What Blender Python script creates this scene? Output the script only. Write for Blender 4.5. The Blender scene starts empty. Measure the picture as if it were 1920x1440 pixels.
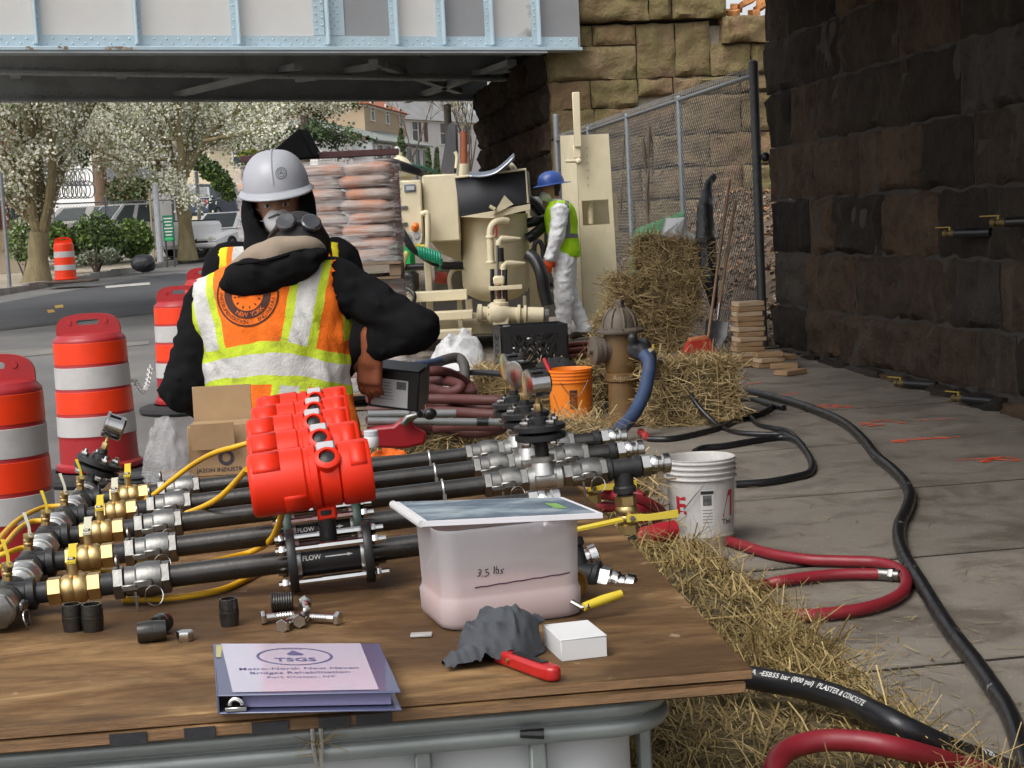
import bpy, bmesh, math, random
import numpy as np
from mathutils import Vector, Matrix, Euler, noise
from mathutils.bvhtree import BVHTree
PI = math.pi
R = math.radians
random.seed(7)
SC = bpy.context.scene
COL = SC.collection
# ------------------------------------------------------------------ camera
CAM_Z, PITCH, ROLL, FPX = 1.5, R(5.67), R(2.86), 3000.0
cf = Vector((0, math.cos(PITCH), -math.sin(PITCH)))
cu0 = Vector((0, math.sin(PITCH), math.cos(PITCH)))
cr0 = Vector((1, 0, 0))
cu = cu0 * math.cos(ROLL) + cr0 * math.sin(ROLL)
cr = cr0 * math.cos(ROLL) - cu0 * math.sin(ROLL)
camd = bpy.data.cameras.new('camera')
camo = bpy.data.objects.new('camera', camd)
COL.objects.link(camo)
mm = Matrix((cr, cu, -cf)).transposed().to_4x4()
mm.translation = Vector((0, 0, CAM_Z))
camo.matrix_world = mm
camd.sensor_fit = 'HORIZONTAL'
camd.sensor_width = 36.0
camd.lens = 36.0 * FPX / 1920.0
camd.clip_start = 0.05
camd.clip_end = 2000
SC.camera = camo
# ------------------------------------------------------------------ sky and light (overcast spring day)
SUN_EL, SUN_AZ = R(52), R(-140)          # azimuth measured from +Y (straight ahead) towards +X
w = bpy.data.worlds.new('World')
SC.world = w
w.use_nodes = True
wn = w.node_tree.nodes
wl = w.node_tree.links
bg = wn['Background']
sky = wn.new('ShaderNodeTexSky')
sky.sky_type = 'NISHITA'
sky.sun_disc = False
sky.sun_elevation = SUN_EL
sky.sun_rotation = SUN_AZ
sky.air_density = 1.0
sky.dust_density = 4.0
sky.ozone_density = 1.0
hs = wn.new('ShaderNodeHueSaturation')
hs.inputs['Saturation'].default_value = 0.22
wl.new(sky.outputs[0], hs.inputs['Color'])
wl.new(hs.outputs[0], bg.inputs[0])
bg.inputs[1].default_value = 0.15
sund = bpy.data.lights.new('sun', 'SUN')
sund.energy = 1.0
sund.angle = R(40)
sund.color = (1.0, 0.96, 0.90)
suno = bpy.data.objects.new('sun', sund)
COL.objects.link(suno)
sdir = Vector((math.sin(SUN_AZ) * math.cos(SUN_EL), math.cos(SUN_AZ) * math.cos(SUN_EL), math.sin(SUN_EL)))
suno.rotation_euler = sdir.to_track_quat('Z', 'Y').to_euler()
suno.location = sdir * 60
SC.view_settings.view_transform = 'Standard'
SC.view_settings.look = 'None'
SC.view_settings.exposure = 0.5
SC.view_settings.gamma = 1.0
SC.view_settings.use_curve_mapping = False
SC.render.engine = 'CYCLES'
SC.cycles.use_denoising = True
SC.cycles.use_adaptive_sampling = True
SC.cycles.adaptive_threshold = 0.03
SC.cycles.max_bounces = 6
SC.cycles.transparent_max_bounces = 16
SC.cycles.caustics_reflective = False
SC.cycles.caustics_refractive = False

SHADE_S0, SHADE_S1 = -12.0, 0.3       # stretch of pavement under the added shade slab
# ------------------------------------------------------------------ placing helpers
def ray(px, py):
 return cf + cr * ((px - 960) / FPX) + cu * ((720 - py) / FPX)
def at(px, py, d):                      # the point at distance y = d seen at photo pixel px, py
 v = ray(px, py)
 v = v * (d / v.y)
 return Vector((v.x, v.y, v.z + CAM_Z))
def onz(px, py, z):                     # the point at height z
 v = ray(px, py)
 return Vector((0, 0, CAM_Z)) + v * ((z - CAM_Z) / v.z)
SLOPE = 0.0165
def gz(y):
 return SLOPE * min(y, 150) + 0.02   # pavement
def rz(y):
 return SLOPE * min(y, 150) - 0.08   # road
def ong(px, py, off=0.02):              # the point on the sloping ground
 v = ray(px, py)
 k = (off - CAM_Z) / (v.z - SLOPE * v.y)
 return Vector((0, 0, CAM_Z)) + v * k
SDX, SDY = -0.1454, 0.9894
S0 = Vector((2.45, 14.4))
def st(s, t, z=0):                      # street frame: s along the street, t to the left of the abutment line
 return Vector((S0.x + s * SDX - t * SDY, S0.y + s * SDY + t * SDX, z))
STREET_ROT = math.atan2(-SDX, SDY)      # +8.4 degrees

# ------------------------------------------------------------------ materials
MATS = {}
class NT:
 def __init__(s, name):
  s.m = bpy.data.materials.new(name)
  s.m.use_nodes = True
  s.t = s.m.node_tree
  s.b = s.t.nodes['Principled BSDF']
  s.co = None
 def n(s, typ, **kw):
  k = s.t.nodes.new('ShaderNode' + typ)
  for a, v in kw.items():
   setattr(k, a, v)
  return k
 def l(s, a, b):
  s.t.links.new(a, b)
 def obj(s):
  if s.co is None:
   s.co = s.n('TexCoord').outputs['Object']
  return s.co
 def val(s, inp, x):
  if hasattr(x, 'node'):
   s.l(x, inp)
  else:
   inp.default_value = x
 def noise(s, scale, detail=4, rough=0.6, vec=None, stretch=None, dist=0.0):
  k = s.n('TexNoise')
  k.inputs['Scale'].default_value = scale
  k.inputs['Detail'].default_value = detail
  k.inputs['Roughness'].default_value = rough
  k.inputs['Distortion'].default_value = dist
  v = vec or s.obj()
  if stretch:
   mp = s.n('Mapping')
   mp.inputs['Scale'].default_value = stretch
   s.l(v, mp.inputs[0])
   v = mp.outputs[0]
  s.l(v, k.inputs['Vector'])
  return k.outputs[0]
 def ramp(s, fac, stops):
  k = s.n('ValToRGB')
  e = k.color_ramp.elements
  while len(e) > 1:
   e.remove(e[-1])
  e[0].position = stops[0][0]
  e[0].color = c4(stops[0][1])
  for p, c in stops[1:]:
   x = e.new(p)
   x.color = c4(c)
  s.l(fac, k.inputs[0])
  return k.outputs[0]
 def mix(s, fac, a, b, mode='MIX'):
  k = s.n('Mix', data_type='RGBA', blend_type=mode)
  s.val(k.inputs[0], fac)
  s.val(k.inputs[6], a if hasattr(a, 'node') else c4(a))
  s.val(k.inputs[7], b if hasattr(b, 'node') else c4(b))
  return k.outputs[2]
 def math(s, op, a, b=0.0, clamp=False):
  k = s.n('Math', operation=op)
  k.use_clamp = clamp
  s.val(k.inputs[0], a)
  s.val(k.inputs[1], b)
  return k.outputs[0]
 def xyz(s, vec=None):
  k = s.n('SeparateXYZ')
  s.l(vec or s.obj(), k.inputs[0])
  return k.outputs
 def band(s, u, a, b):
  return s.math('MULTIPLY', s.math('GREATER_THAN', u, a), s.math('LESS_THAN', u, b))
 def bump(s, h, strength=0.3, dist=0.01):
  k = s.n('Bump')
  k.inputs['Strength'].default_value = strength
  k.inputs['Distance'].default_value = dist
  s.l(h, k.inputs['Height'])
  s.l(k.outputs[0], s.b.inputs['Normal'])
 def spec(s, v):
  s.b.inputs['Specular IOR Level'].default_value = v
 def set(s, **kw):
  for a, v in kw.items():
   s.val(s.b.inputs[a.replace('_', ' ')], v if (hasattr(v, 'node') or not isinstance(v, tuple)) else c4(v))
def c4(c):
 if isinstance(c, (int, float)):
  return (c, c, c, 1)
 return tuple(c) + (1,) if len(c) == 3 else tuple(c)
def mul(c, k):
 return tuple(max(0, min(1, x * k)) for x in c)
def mat(name, col=(.5, .5, .5), rough=.55, metal=0.0, var=.18, vs=9.0, bump=0.0, bs=60.0, bd=.004, dirt=0.0, dcol=(.12, .09, .06), coat=0.0, spec=None, rvar=.0, stretch=None, tr=0.0):
 """A procedural material: a base colour with soft uneven tone, dirt patches, roughness change and fine relief."""
 if name in MATS:
  return MATS[name]
 t = NT(name)
 n1 = t.noise(vs, 5, .62, stretch=stretch)
 c = t.ramp(n1, [(.28, mul(col, 1 - var)), (.72, mul(col, 1 + var * .8))])
 if dirt:
  n2 = t.noise(vs * .6, 6, .7, dist=.6)
  f = t.ramp(n2, [(.5 - .12 * dirt, 0.0), (.72, min(1, dirt))])
  c = t.mix(f, c, dcol)
 t.set(Base_Color=c, Metallic=metal)
 if rvar:
  n3 = t.noise(vs * 2.3, 4)
  t.l(t.math('ADD', rough - rvar * .5, t.math('MULTIPLY', n3, rvar)), t.b.inputs['Roughness'])
 else:
  t.set(Roughness=rough)
 if coat:
  t.set(Coat_Weight=coat)
 if spec is not None:
  t.b.inputs['Specular IOR Level'].default_value = spec
 if tr:
  t.b.inputs['Transmission Weight'].default_value = tr
 if bump:
  t.bump(t.noise(bs, 5, .65, stretch=stretch), bump, bd)
 MATS[name] = t.m
 return t.m

# ------------------------------------------------------------------ mesh building
ROOT = {}
def V(*a):
 return Vector(a)
def frame(p, d, up=(0, 0, 1)):
 """Matrix with +Z along d at p."""
 d = Vector(d).normalized()
 up = Vector(up)
 if abs(d.dot(up)) > .98:
  up = Vector((0, 1, 0))
 x = up.cross(d).normalized()
 y = d.cross(x)
 m = Matrix((x, y, d)).transposed().to_4x4()
 m.translation = Vector(p)
 return m
def rotz(a, loc=(0, 0, 0)):
 return Matrix.Translation(Vector(loc)) @ Matrix.Rotation(a, 4, 'Z')
class MB:
 """Collects shapes, then links them as ONE mesh object."""
 def __init__(s, M=None):
  s.v, s.f, s.mi = [], [], []
  s.M = M
 def add(s, vs, fs, mi=0, M=None):
  o = len(s.v)
  if M is not None:
   vs = [M @ Vector(p) for p in vs]
  if s.M is not None:
   vs = [s.M @ Vector(p) for p in vs]
  s.v.extend(tuple(p) for p in vs)
  s.f.extend(tuple(i + o for i in f) for f in fs)
  s.mi.extend([mi] * len(fs))
  return s
 def box(s, c, size, M=None, mi=0, bev=0.0):
  x, y, z = [q / 2 for q in size]
  c = Vector(c)
  if bev <= 0:
   vs = [c + V(i * x, j * y, k * z) for i in (-1, 1) for j in (-1, 1) for k in (-1, 1)]
   fs = [(0, 1, 3, 2), (4, 6, 7, 5), (0, 4, 5, 1), (2, 3, 7, 6), (0, 2, 6, 4), (1, 5, 7, 3)]
   return s.add(vs, fs, mi, M)
  b = min(bev, x * .9, y * .9, z * .9)
  vs, ix = [], {}
  for i in (-1, 1):
   for j in (-1, 1):
    for k in (-1, 1):
     for a in range(3):
      p = [i * x, j * y, k * z]
      for q in range(3):
       if q != a:
        p[q] -= (i, j, k)[q] * b
      ix[(i, j, k, a)] = len(vs)
      vs.append(c + Vector(p))
  fs = []
  def fc(l, n):
   pts = [vs[q] for q in l]
   nn = (pts[1] - pts[0]).cross(pts[2] - pts[0])
   fs.append(tuple(l) if nn.dot(n) > 0 else tuple(reversed(l)))
  for a in range(3):
   o = [q for q in range(3) if q != a]
   for sg in (-1, 1):
    l = []
    for p, q in ((-1, -1), (1, -1), (1, 1), (-1, 1)):
     t = [0, 0, 0]
     t[a], t[o[0]], t[o[1]] = sg, p, q
     l.append(ix[(t[0], t[1], t[2], a)])
    n = Vector((0, 0, 0)); n[a] = sg
    fc(l, n)
  for a in range(3):
   o = [q for q in range(3) if q != a]
   for p in (-1, 1):
    for q in (-1, 1):
     t = [0, 0, 0]
     t[o[0]], t[o[1]] = p, q
     l = []
     for e, pl in ((-1, o[0]), (1, o[0]), (1, o[1]), (-1, o[1])):
      t[a] = e
      l.append(ix[(t[0], t[1], t[2], pl)])
     n = Vector((0, 0, 0)); n[o[0]] = p; n[o[1]] = q
     fc(l, n)
  for i in (-1, 1):
   for j in (-1, 1):
    for k in (-1, 1):
     fc([ix[(i, j, k, a)] for a in range(3)], Vector((i, j, k)))
  return s.add(vs, fs, mi, M)
 def tube(s, path, r, n=10, closed=False, caps=True, mi=0, M=None, up=None):
  P = [Vector(p) for p in path]
  m = len(P)
  rs = r if isinstance(r, (list, tuple)) else [r] * m
  T = []
  for i in range(m):
   if closed:
    d = P[(i + 1) % m] - P[i - 1]
   else:
    d = P[min(i + 1, m - 1)] - P[max(i - 1, 0)]
   T.append(d.normalized() if d.length > 1e-9 else Vector((0, 0, 1)))
  u = Vector(up) if up else (Vector((0, 0, 1)) if abs(T[0].z) < .9 else Vector((0, 1, 0)))
  x = (u - T[0] * u.dot(T[0])).normalized()
  vs = []
  for i in range(m):
   x = x - T[i] * x.dot(T[i])
   x = x.normalized() if x.length > 1e-6 else Vector((1, 0, 0))
   y = T[i].cross(x)
   for k in range(n):
    a = 2 * PI * k / n
    vs.append(P[i] + (x * math.cos(a) + y * math.sin(a)) * rs[i])
  fs = []
  for i in range(m if closed else m - 1):
   j = (i + 1) % m
   for k in range(n):
    k2 = (k + 1) % n
    fs.append((i * n + k, i * n + k2, j * n + k2, j * n + k))
  if caps and not closed:
   fs.append(tuple(reversed(range(n))))
   fs.append(tuple(range((m - 1) * n, m * n)))
  return s.add(vs, fs, mi, M)
 def cyl(s, p0, p1, r0, r1=None, n=16, mi=0, M=None, caps=True):
  return s.tube([p0, p1], [r0, r0 if r1 is None else r1], n, mi=mi, M=M, caps=caps)
 def lathe(s, prof, n=24, M=None, mi=0, caps=True, a0=0.0, a1=2 * PI):
  full = abs(a1 - a0 - 2 * PI) < 1e-6
  k_ = n if full else n + 1
  vs = [(r * math.cos(a0 + (a1 - a0) * k / n), r * math.sin(a0 + (a1 - a0) * k / n), z) for r, z in prof for k in range(k_)]
  fs = []
  for i in range(len(prof) - 1):
   for k in range(n):
    k2 = (k + 1) % k_
    fs.append((i * k_ + k, i * k_ + k2, (i + 1) * k_ + k2, (i + 1) * k_ + k))
  if caps and full:
   if prof[0][0] > 1e-5:
    fs.append(tuple(reversed(range(k_))))
   if prof[-1][0] > 1e-5:
    fs.append(tuple(range((len(prof) - 1) * k_, len(prof) * k_)))
  return s.add(vs, fs, mi, M)
 def prism(s, poly, h, M=None, mi=0, z0=0.0):
  n = len(poly)
  ar = sum(poly[i][0] * poly[(i + 1) % n][1] - poly[(i + 1) % n][0] * poly[i][1] for i in range(n))
  if ar < 0:
   poly = list(reversed(poly))
  vs = [(p[0], p[1], z0) for p in poly] + [(p[0], p[1], z0 + h) for p in poly]
  fs = [tuple(reversed(range(n))), tuple(range(n, 2 * n))]
  fs += [(i, (i + 1) % n, n + (i + 1) % n, n + i) for i in range(n)]
  return s.add(vs, fs, mi, M)
 def ball(s, c, r, n=12, m=8, mi=0, M=None):
  rr = r if isinstance(r, (list, tuple)) else (r, r, r)
  c = Vector(c)
  vs = [c + V(0, 0, -rr[2])]
  for i in range(1, m):
   a = -PI / 2 + PI * i / m
   for k in range(n):
    b = 2 * PI * k / n
    vs.append(c + V(rr[0] * math.cos(a) * math.cos(b), rr[1] * math.cos(a) * math.sin(b), rr[2] * math.sin(a)))
  vs.append(c + V(0, 0, rr[2]))
  fs = [(0, 1 + (k + 1) % n, 1 + k) for k in range(n)]
  for i in range(m - 2):
   for k in range(n):
    fs.append((1 + i * n + k, 1 + i * n + (k + 1) % n, 1 + (i + 1) * n + (k + 1) % n, 1 + (i + 1) * n + k))
  o = 1 + (m - 2) * n
  fs += [(o + k, o + (k + 1) % n, len(vs) - 1) for k in range(n)]
  return s.add(vs, fs, mi, M)
 def hexnut(s, p, d, r, h, hole=0.0, mi=0):
  m = frame(p, d)
  pr = [(r * .9, 0), (r, h * .12), (r, h * .88), (r * .9, h)]
  return s.lathe(pr, 6, m, mi)
 def grid(s, nu, nv, fn, mi=0, M=None, closed_u=False):
  vs = [fn(i / nu, j / nv) for j in range(nv + 1) for i in range(nu + (0 if closed_u else 1))]
  k = nu if closed_u else nu + 1
  fs = []
  for j in range(nv):
   for i in range(nu):
    i2 = (i + 1) % k
    fs.append((j * k + i, j * k + i2, (j + 1) * k + i2, (j + 1) * k + i))
  return s.add(vs, fs, mi, M)
 def mesh(s, name, mats, sharp=38, smooth=True):
  me = bpy.data.meshes.new(name)
  me.from_pydata(s.v, [], s.f)
  for m in (mats if isinstance(mats, (list, tuple)) else [mats]):
   me.materials.append(m)
  if len(me.polygons):
   me.polygons.foreach_set('material_index', s.mi)
   if smooth:
    me.polygons.foreach_set('use_smooth', [True] * len(s.f))
    me.set_sharp_from_angle(angle=R(sharp))
  me.update()
  return me
 def build(s, name, mats, parent=None, sharp=38, smooth=True, origin=None, local=False):
  """World-space vertices; they are moved into the parent's (or origin's) frame."""
  if parent is not None and not local:
   inv = ROOT[parent.name].inverted()
   s.v = [tuple(inv @ Vector(p)) for p in s.v]
  elif origin is not None:
   o = Vector(origin)
   s.v = [tuple(Vector(p) - o) for p in s.v]
  ob = bpy.data.objects.new(name, s.mesh(name, mats, sharp, smooth))
  COL.objects.link(ob)
  if parent is not None:
   ob.parent = parent
   ROOT[ob.name] = ROOT[parent.name]
  else:
   ob.location = origin or (0, 0, 0)
   ROOT[ob.name] = Matrix.Translation(Vector(origin or (0, 0, 0)))
  return ob
def tag(o, label=None, cat=None, group=None, kind=None):
 if label: o['label'] = label
 if cat: o['category'] = cat
 if group: o['group'] = group
 if kind: o['kind'] = kind
 return o
def thing(name, label, cat, M=None, group=None):
 o = bpy.data.objects.new(name, None)
 COL.objects.link(o)
 o.empty_display_size = .1
 M = M if isinstance(M, Matrix) else Matrix.Translation(Vector(M or (0, 0, 0)))
 o.matrix_world = M
 ROOT[o.name] = M.copy()
 return tag(o, label, cat, group)
def link_mesh(name, me, parent, M):
 """One more object sharing the mesh me, placed by the local matrix M under parent."""
 o = bpy.data.objects.new(name, me)
 COL.objects.link(o)
 o.parent = parent
 o.matrix_local = M
 ROOT[o.name] = ROOT[parent.name]
 return o
def copy_tree(o, parent=None):
 c = o.copy()
 COL.objects.link(c)
 c.parent = parent
 if parent is not None:
  c.matrix_parent_inverse = o.matrix_parent_inverse.copy()
 for ch in o.children:
  copy_tree(ch, c)
 return c
def spline(pts, n=8, closed=False):
 """Catmull-Rom through pts."""
 P = [Vector(p) for p in pts]
 m = len(P)
 out = []
 for i in range(m if closed else m - 1):
  g = lambda k: P[k % m] if closed else P[max(0, min(m - 1, k))]
  p0, p1, p2, p3 = g(i - 1), g(i), g(i + 1), g(i + 2)
  for j in range(n):
   t = j / n
   out.append(.5 * ((2 * p1) + (p2 - p0) * t + (2 * p0 - 5 * p1 + 4 * p2 - p3) * t * t + (3 * p1 - p0 - 3 * p2 + p3) * t ** 3))
 if not closed:
  out.append(P[-1])
 return out
def text_mesh(body, size=1.0, align='CENTER', bold=0.0, ext=0.0, shear=0.0, spacing=1.0):
 """Lettering as (verts, faces) in the xy plane."""
 cu_ = bpy.data.curves.new('lettering', 'FONT')
 cu_.body = body
 cu_.size = size
 cu_.align_x = align
 cu_.offset = bold
 cu_.extrude = ext
 cu_.shear = shear
 cu_.space_character = spacing
 cu_.resolution_u = 2
 ob = bpy.data.objects.new('lettering', cu_)
 COL.objects.link(ob)
 dg = bpy.context.evaluated_depsgraph_get()
 me = bpy.data.meshes.new_from_object(ob.evaluated_get(dg))
 vs = [v.co.copy() for v in me.vertices]
 fs = [tuple(p.vertices) for p in me.polygons]
 bpy.data.objects.remove(ob)
 bpy.data.curves.remove(cu_)
 bpy.data.meshes.remove(me)
 return vs, fs
def fbm(p, sc=1.0, o=3):
 return noise.fractal(Vector(p) * sc, 1.0, 2.0, o)

# ------------------------------------------------------------------ implicit surfaces for bodies and crumpled cloth
def sd_cap(P, a, b, ra, rb):
 a, b = np.array(a, float), np.array(b, float)
 ba = b - a
 h = np.clip(((P - a) @ ba) / (ba @ ba), 0, 1)
 return np.linalg.norm(P - a - h[:, None] * ba, axis=1) - (ra + (rb - ra) * h)
def sd_ell(P, c, r, Rm=None):
 q = P - np.array(c, float)
 if Rm is not None:
  q = q @ np.array(Rm)
 r = np.array(r, float)
 k0 = np.linalg.norm(q / r, axis=1)
 k1 = np.linalg.norm(q / (r * r), axis=1)
 return k0 * (k0 - 1) / np.maximum(k1, 1e-6)
def sd_box(P, c, s, Rm=None, rr=0.0):
 q = P - np.array(c, float)
 if Rm is not None:
  q = q @ np.array(Rm)
 q = np.abs(q) - np.array(s, float) + rr
 return np.linalg.norm(np.maximum(q, 0), axis=1) + np.minimum(q.max(axis=1), 0) - rr
def smin(a, b, k):
 h = np.clip(.5 + .5 * (b - a) / k, 0, 1)
 return b + (a - b) * h - k * h * (1 - h)
def wav(P, s, seed=0):
 """Cheap smooth pseudo-noise in about -1..1."""
 rg = np.random.RandomState(seed)
 o = np.zeros(len(P))
 for i in range(5):
  d = rg.normal(size=3)
  d /= np.linalg.norm(d)
  o += np.sin(P @ d * s * (.7 + .35 * i) + rg.uniform(0, 6.3) + 1.3 * np.sin(P @ rg.normal(size=3) * s * .5))
 return o / 3.2
def surface(f, lo, hi, h):
 """Surface nets: (verts, quads) of f = 0."""
 lo, hi = np.array(lo, float), np.array(hi, float)
 n = np.ceil((hi - lo) / h).astype(int) + 1
 g = np.stack(np.meshgrid(*[lo[i] + h * np.arange(n[i]) for i in range(3)], indexing='ij'), -1).reshape(-1, 3)
 F = np.empty(len(g))
 for i in range(0, len(g), 200000):
  F[i:i + 200000] = f(g[i:i + 200000])
 F = F.reshape(n)
 acc = np.zeros(tuple(n - 1) + (3,))
 cnt = np.zeros(tuple(n - 1))
 sl = lambda o: tuple(slice(o[i], n[i] - 1 + o[i]) for i in range(3))
 cs = [(i, j, k) for i in (0, 1) for j in (0, 1) for k in (0, 1)]
 for a in cs:
  for ax in range(3):
   if a[ax] == 0:
    b = list(a); b[ax] = 1
    fa, fb = F[sl(a)], F[sl(tuple(b))]
    m = (fa < 0) != (fb < 0)
    t = np.where(m, fa / np.where(np.abs(fa - fb) < 1e-12, 1, fa - fb), 0)
    p = np.array(a, float)[None, None, None, :] + np.zeros(acc.shape)
    p[..., ax] += t
    acc += p * m[..., None]
    cnt += m
 act = cnt > 0
 idx = -np.ones(tuple(n - 1), int)
 idx[act] = np.arange(act.sum())
 cell = np.stack(np.nonzero(act), -1)
 vs = lo + h * (cell + acc[act] / cnt[act][:, None])
 faces = []
 for ax in range(3):
  o1, o2 = [q for q in range(3) if q != ax]
  a = [slice(1, n[q] - 1) for q in range(3)]
  a[ax] = slice(0, n[ax] - 1)
  b = list(a); b[ax] = slice(1, n[ax])
  fa, fb = F[tuple(a)], F[tuple(b)]
  m = np.stack(np.nonzero((fa < 0) != (fb < 0)), -1)
  if not len(m):
   continue
  c = m + 1
  c[:, ax] = m[:, ax]
  e1, e2 = np.zeros(3, int), np.zeros(3, int)
  e1[o1], e2[o2] = 1, 1
  q = [idx[tuple((c - x).T)] for x in (e1 + e2, e2, 0 * e1, e1)]
  q = np.stack(q, -1)
  flip = (fa < 0)[tuple(m.T)]
  if ax == 1:
   flip = ~flip
  q[~flip] = q[~flip][:, ::-1]
  faces.append(q)
 fs = np.concatenate(faces)
 fs = fs[(fs >= 0).all(axis=1)]
 return vs, fs
def relax(vs, fs, it=2, k=.5):
 for _ in range(it):
  s = np.zeros_like(vs)
  c = np.zeros(len(vs))
  for a in range(4):
   b = (a + 1) % 4
   np.add.at(s, fs[:, a], vs[fs[:, b]])
   np.add.at(s, fs[:, b], vs[fs[:, a]])
   np.add.at(c, fs[:, a], 1)
   np.add.at(c, fs[:, b], 1)
  vs = vs + k * (s / np.maximum(c, 1)[:, None] - vs)
 return vs
def body(name, f, lo, hi, h, mats, parent, it=2, pick=None, sharp=80):
 """Implicit surface as one mesh part; pick(P) gives a material slot for each face centre."""
 vs, fs = surface(f, lo, hi, h)
 vs = relax(vs, fs, it)
 mb = MB()
 mb.v = [tuple(p) for p in vs]
 mb.f = [tuple(int(i) for i in q) for q in fs]
 if pick is None:
  mb.mi = [0] * len(mb.f)
 else:
  mb.mi = [int(i) for i in pick(vs[fs].mean(axis=1))]
 return mb.build(name, mats, parent, sharp=sharp, local=True)
def bvh_of(*obs):
 vs, fs = [], []
 for o in obs:
  k = len(vs)
  vs += [v.co.copy() for v in o.data.vertices]
  fs += [tuple(i + k for i in p.vertices) for p in o.data.polygons]
 return BVHTree.FromPolygons(vs, fs)
def project(vs, fs, M, bvh, off=.002, far=1.0):
 """Lay a flat shape (xy plane of M, looking along its -Z) on the surface in bvh; verts in the same frame as bvh."""
 d = -(M.to_3x3() @ Vector((0, 0, 1))).normalized()
 out = []
 for p in vs:
  q = M @ Vector(p)
  h = bvh.ray_cast(q, d, far)
  out.append((h[0] - d * off) if h[0] is not None else None)
 keep = [f for f in fs if all(out[i] is not None for i in f)]
 return [o if o is not None else Vector((0, 0, 0)) for o in out], keep
def ring2d(r0, r1, n=40, a0=0, a1=2 * PI):
 vs = [(r * math.cos(a0 + (a1 - a0) * k / n), r * math.sin(a0 + (a1 - a0) * k / n), 0) for k in range(n + 1) for r in (r0, r1)]
 return vs, [(2 * k, 2 * k + 1, 2 * k + 3, 2 * k + 2) for k in range(n)]
def quad2d(x0, y0, x1, y1, nx=1, ny=1):
 vs = [(x0 + (x1 - x0) * i / nx, y0 + (y1 - y0) * j / ny, 0) for j in range(ny + 1) for i in range(nx + 1)]
 return vs, [(j * (nx + 1) + i, j * (nx + 1) + i + 1, (j + 1) * (nx + 1) + i + 1, (j + 1) * (nx + 1) + i) for j in range(ny) for i in range(nx)]
# lettering shapes are made first, while the scene is empty
TXT = {}
for k_, a_ in {
 'tsgs': ('TSGS', 1.0, .02), 'bind1': ('Metro-North New Haven', 1.0, .004), 'bind2': ('Bridges Rehabilitation', 1.0, .004), 'bind3': ('Port Chester, NY', 1.0, .0),
 'lbs': ('3.5 lbs', 1.0, .0), 'hose1': ('IMMA  ~  ', 1.0, .03), 'hose1b': ('ESB', 1.0, .02), 'hose2': ('55 bar (800 psi)  PLASTER & CONCRETE', 1.0, .02), 'hose3': ('ALFA', 1.0, .03),
 'be': ('E', 1.0, .03), 'bth': ('The', 1.0, .01), 'hyd': ('Aquaho', 1.0, .01), 'flow': ('FLOW', 1.0, .01), 'tech': ('TECHNICAL', 1.0, 0), 'box': ('JASON INDUSTR', 1.0, .01)}.items():
 TXT[k_] = text_mesh(a_[0], a_[1], bold=a_[2])
for ch in 'NEW YORK INSTRUMENTATION SERVICES ENGINEERS':
 if ch != ' ' and ch not in TXT:
  TXT[ch] = text_mesh(ch, 1.0)
# ================================================================== SETTING
def sheet(name, poly, zf, m, kind='structure', sub=0):
 mb = MB()
 mb.add([(p[0], p[1], zf(p)) for p in poly], [tuple(range(len(poly)))])
 o = mb.build(name, m)
 return tag(o, kind=kind)
def rnd(t):
 return t.n('ObjectInfo').outputs['Random']
# --- ground materials
def m_asphalt():
 t = NT('asphalt')
 a = t.ramp(t.noise(.35, 5, .6), [(.3, (.105, .104, .1)), (.5, (.16, .155, .148)), (.7, (.235, .228, .21))])
 c = t.mix(t.ramp(t.noise(70, 3, .7), [(.35, 0), (.75, .35)]), a, (.05, .05, .05))
 c = t.mix(t.ramp(t.noise(2.2, 6, .75, dist=1.2), [(.60, 0), (.64, .5), (.68, 0)]), c, (.07, .07, .07))
 t.set(Base_Color=c, Roughness=.88)
 t.bump(t.noise(120, 4, .7), .35, .006)
 return t.m
def m_concrete(name, lo, hi, wet=.0):
 t = NT(name)
 r = rnd(t)
 geo = t.n('NewGeometry').outputs['Position']
 a = t.ramp(t.noise(.9, 6, .65, vec=geo, dist=.5), [(.3, lo), (.7, hi)])
 a = t.mix(t.math('MULTIPLY', r, .34), a, mul(lo, .62))
 n = t.noise(2.4, 7, .72, vec=geo, dist=.9)
 a = t.mix(t.ramp(n, [(.47, 0), (.62, .55)]), a, (.075, .06, .046))
 a = t.mix(t.ramp(t.noise(38, 4, .6, vec=geo), [(.60, 0), (.75, .5)]), a, mul(lo, .5))
 a = t.mix(t.ramp(t.noise(90, 2, .5, vec=geo), [(.70, 0), (.74, .6)]), a, (.5, .48, .43))
 t.set(Base_Color=a)
 t.spec(.25)
 t.l(t.ramp(n, [(.4, .85), (.65, .5)]), t.b.inputs['Roughness'])
 t.bump(t.noise(85, 5, .7, vec=geo), .3, .004)
 return t.m
M_ASPH = m_asphalt()
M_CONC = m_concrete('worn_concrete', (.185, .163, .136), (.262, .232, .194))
M_TAN = m_concrete('tan_pavement', (.36, .31, .235), (.48, .42, .33))
M_KERB = mat('kerb_stone', (.33, .31, .28), .85, var=.25, vs=3, bump=.4, bs=50, dirt=.4)
M_DIRT = mat('earth', (.15, .12, .085), .95, var=.4, vs=1.5, bump=.6, bs=25, bd=.03, dirt=.3)
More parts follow.
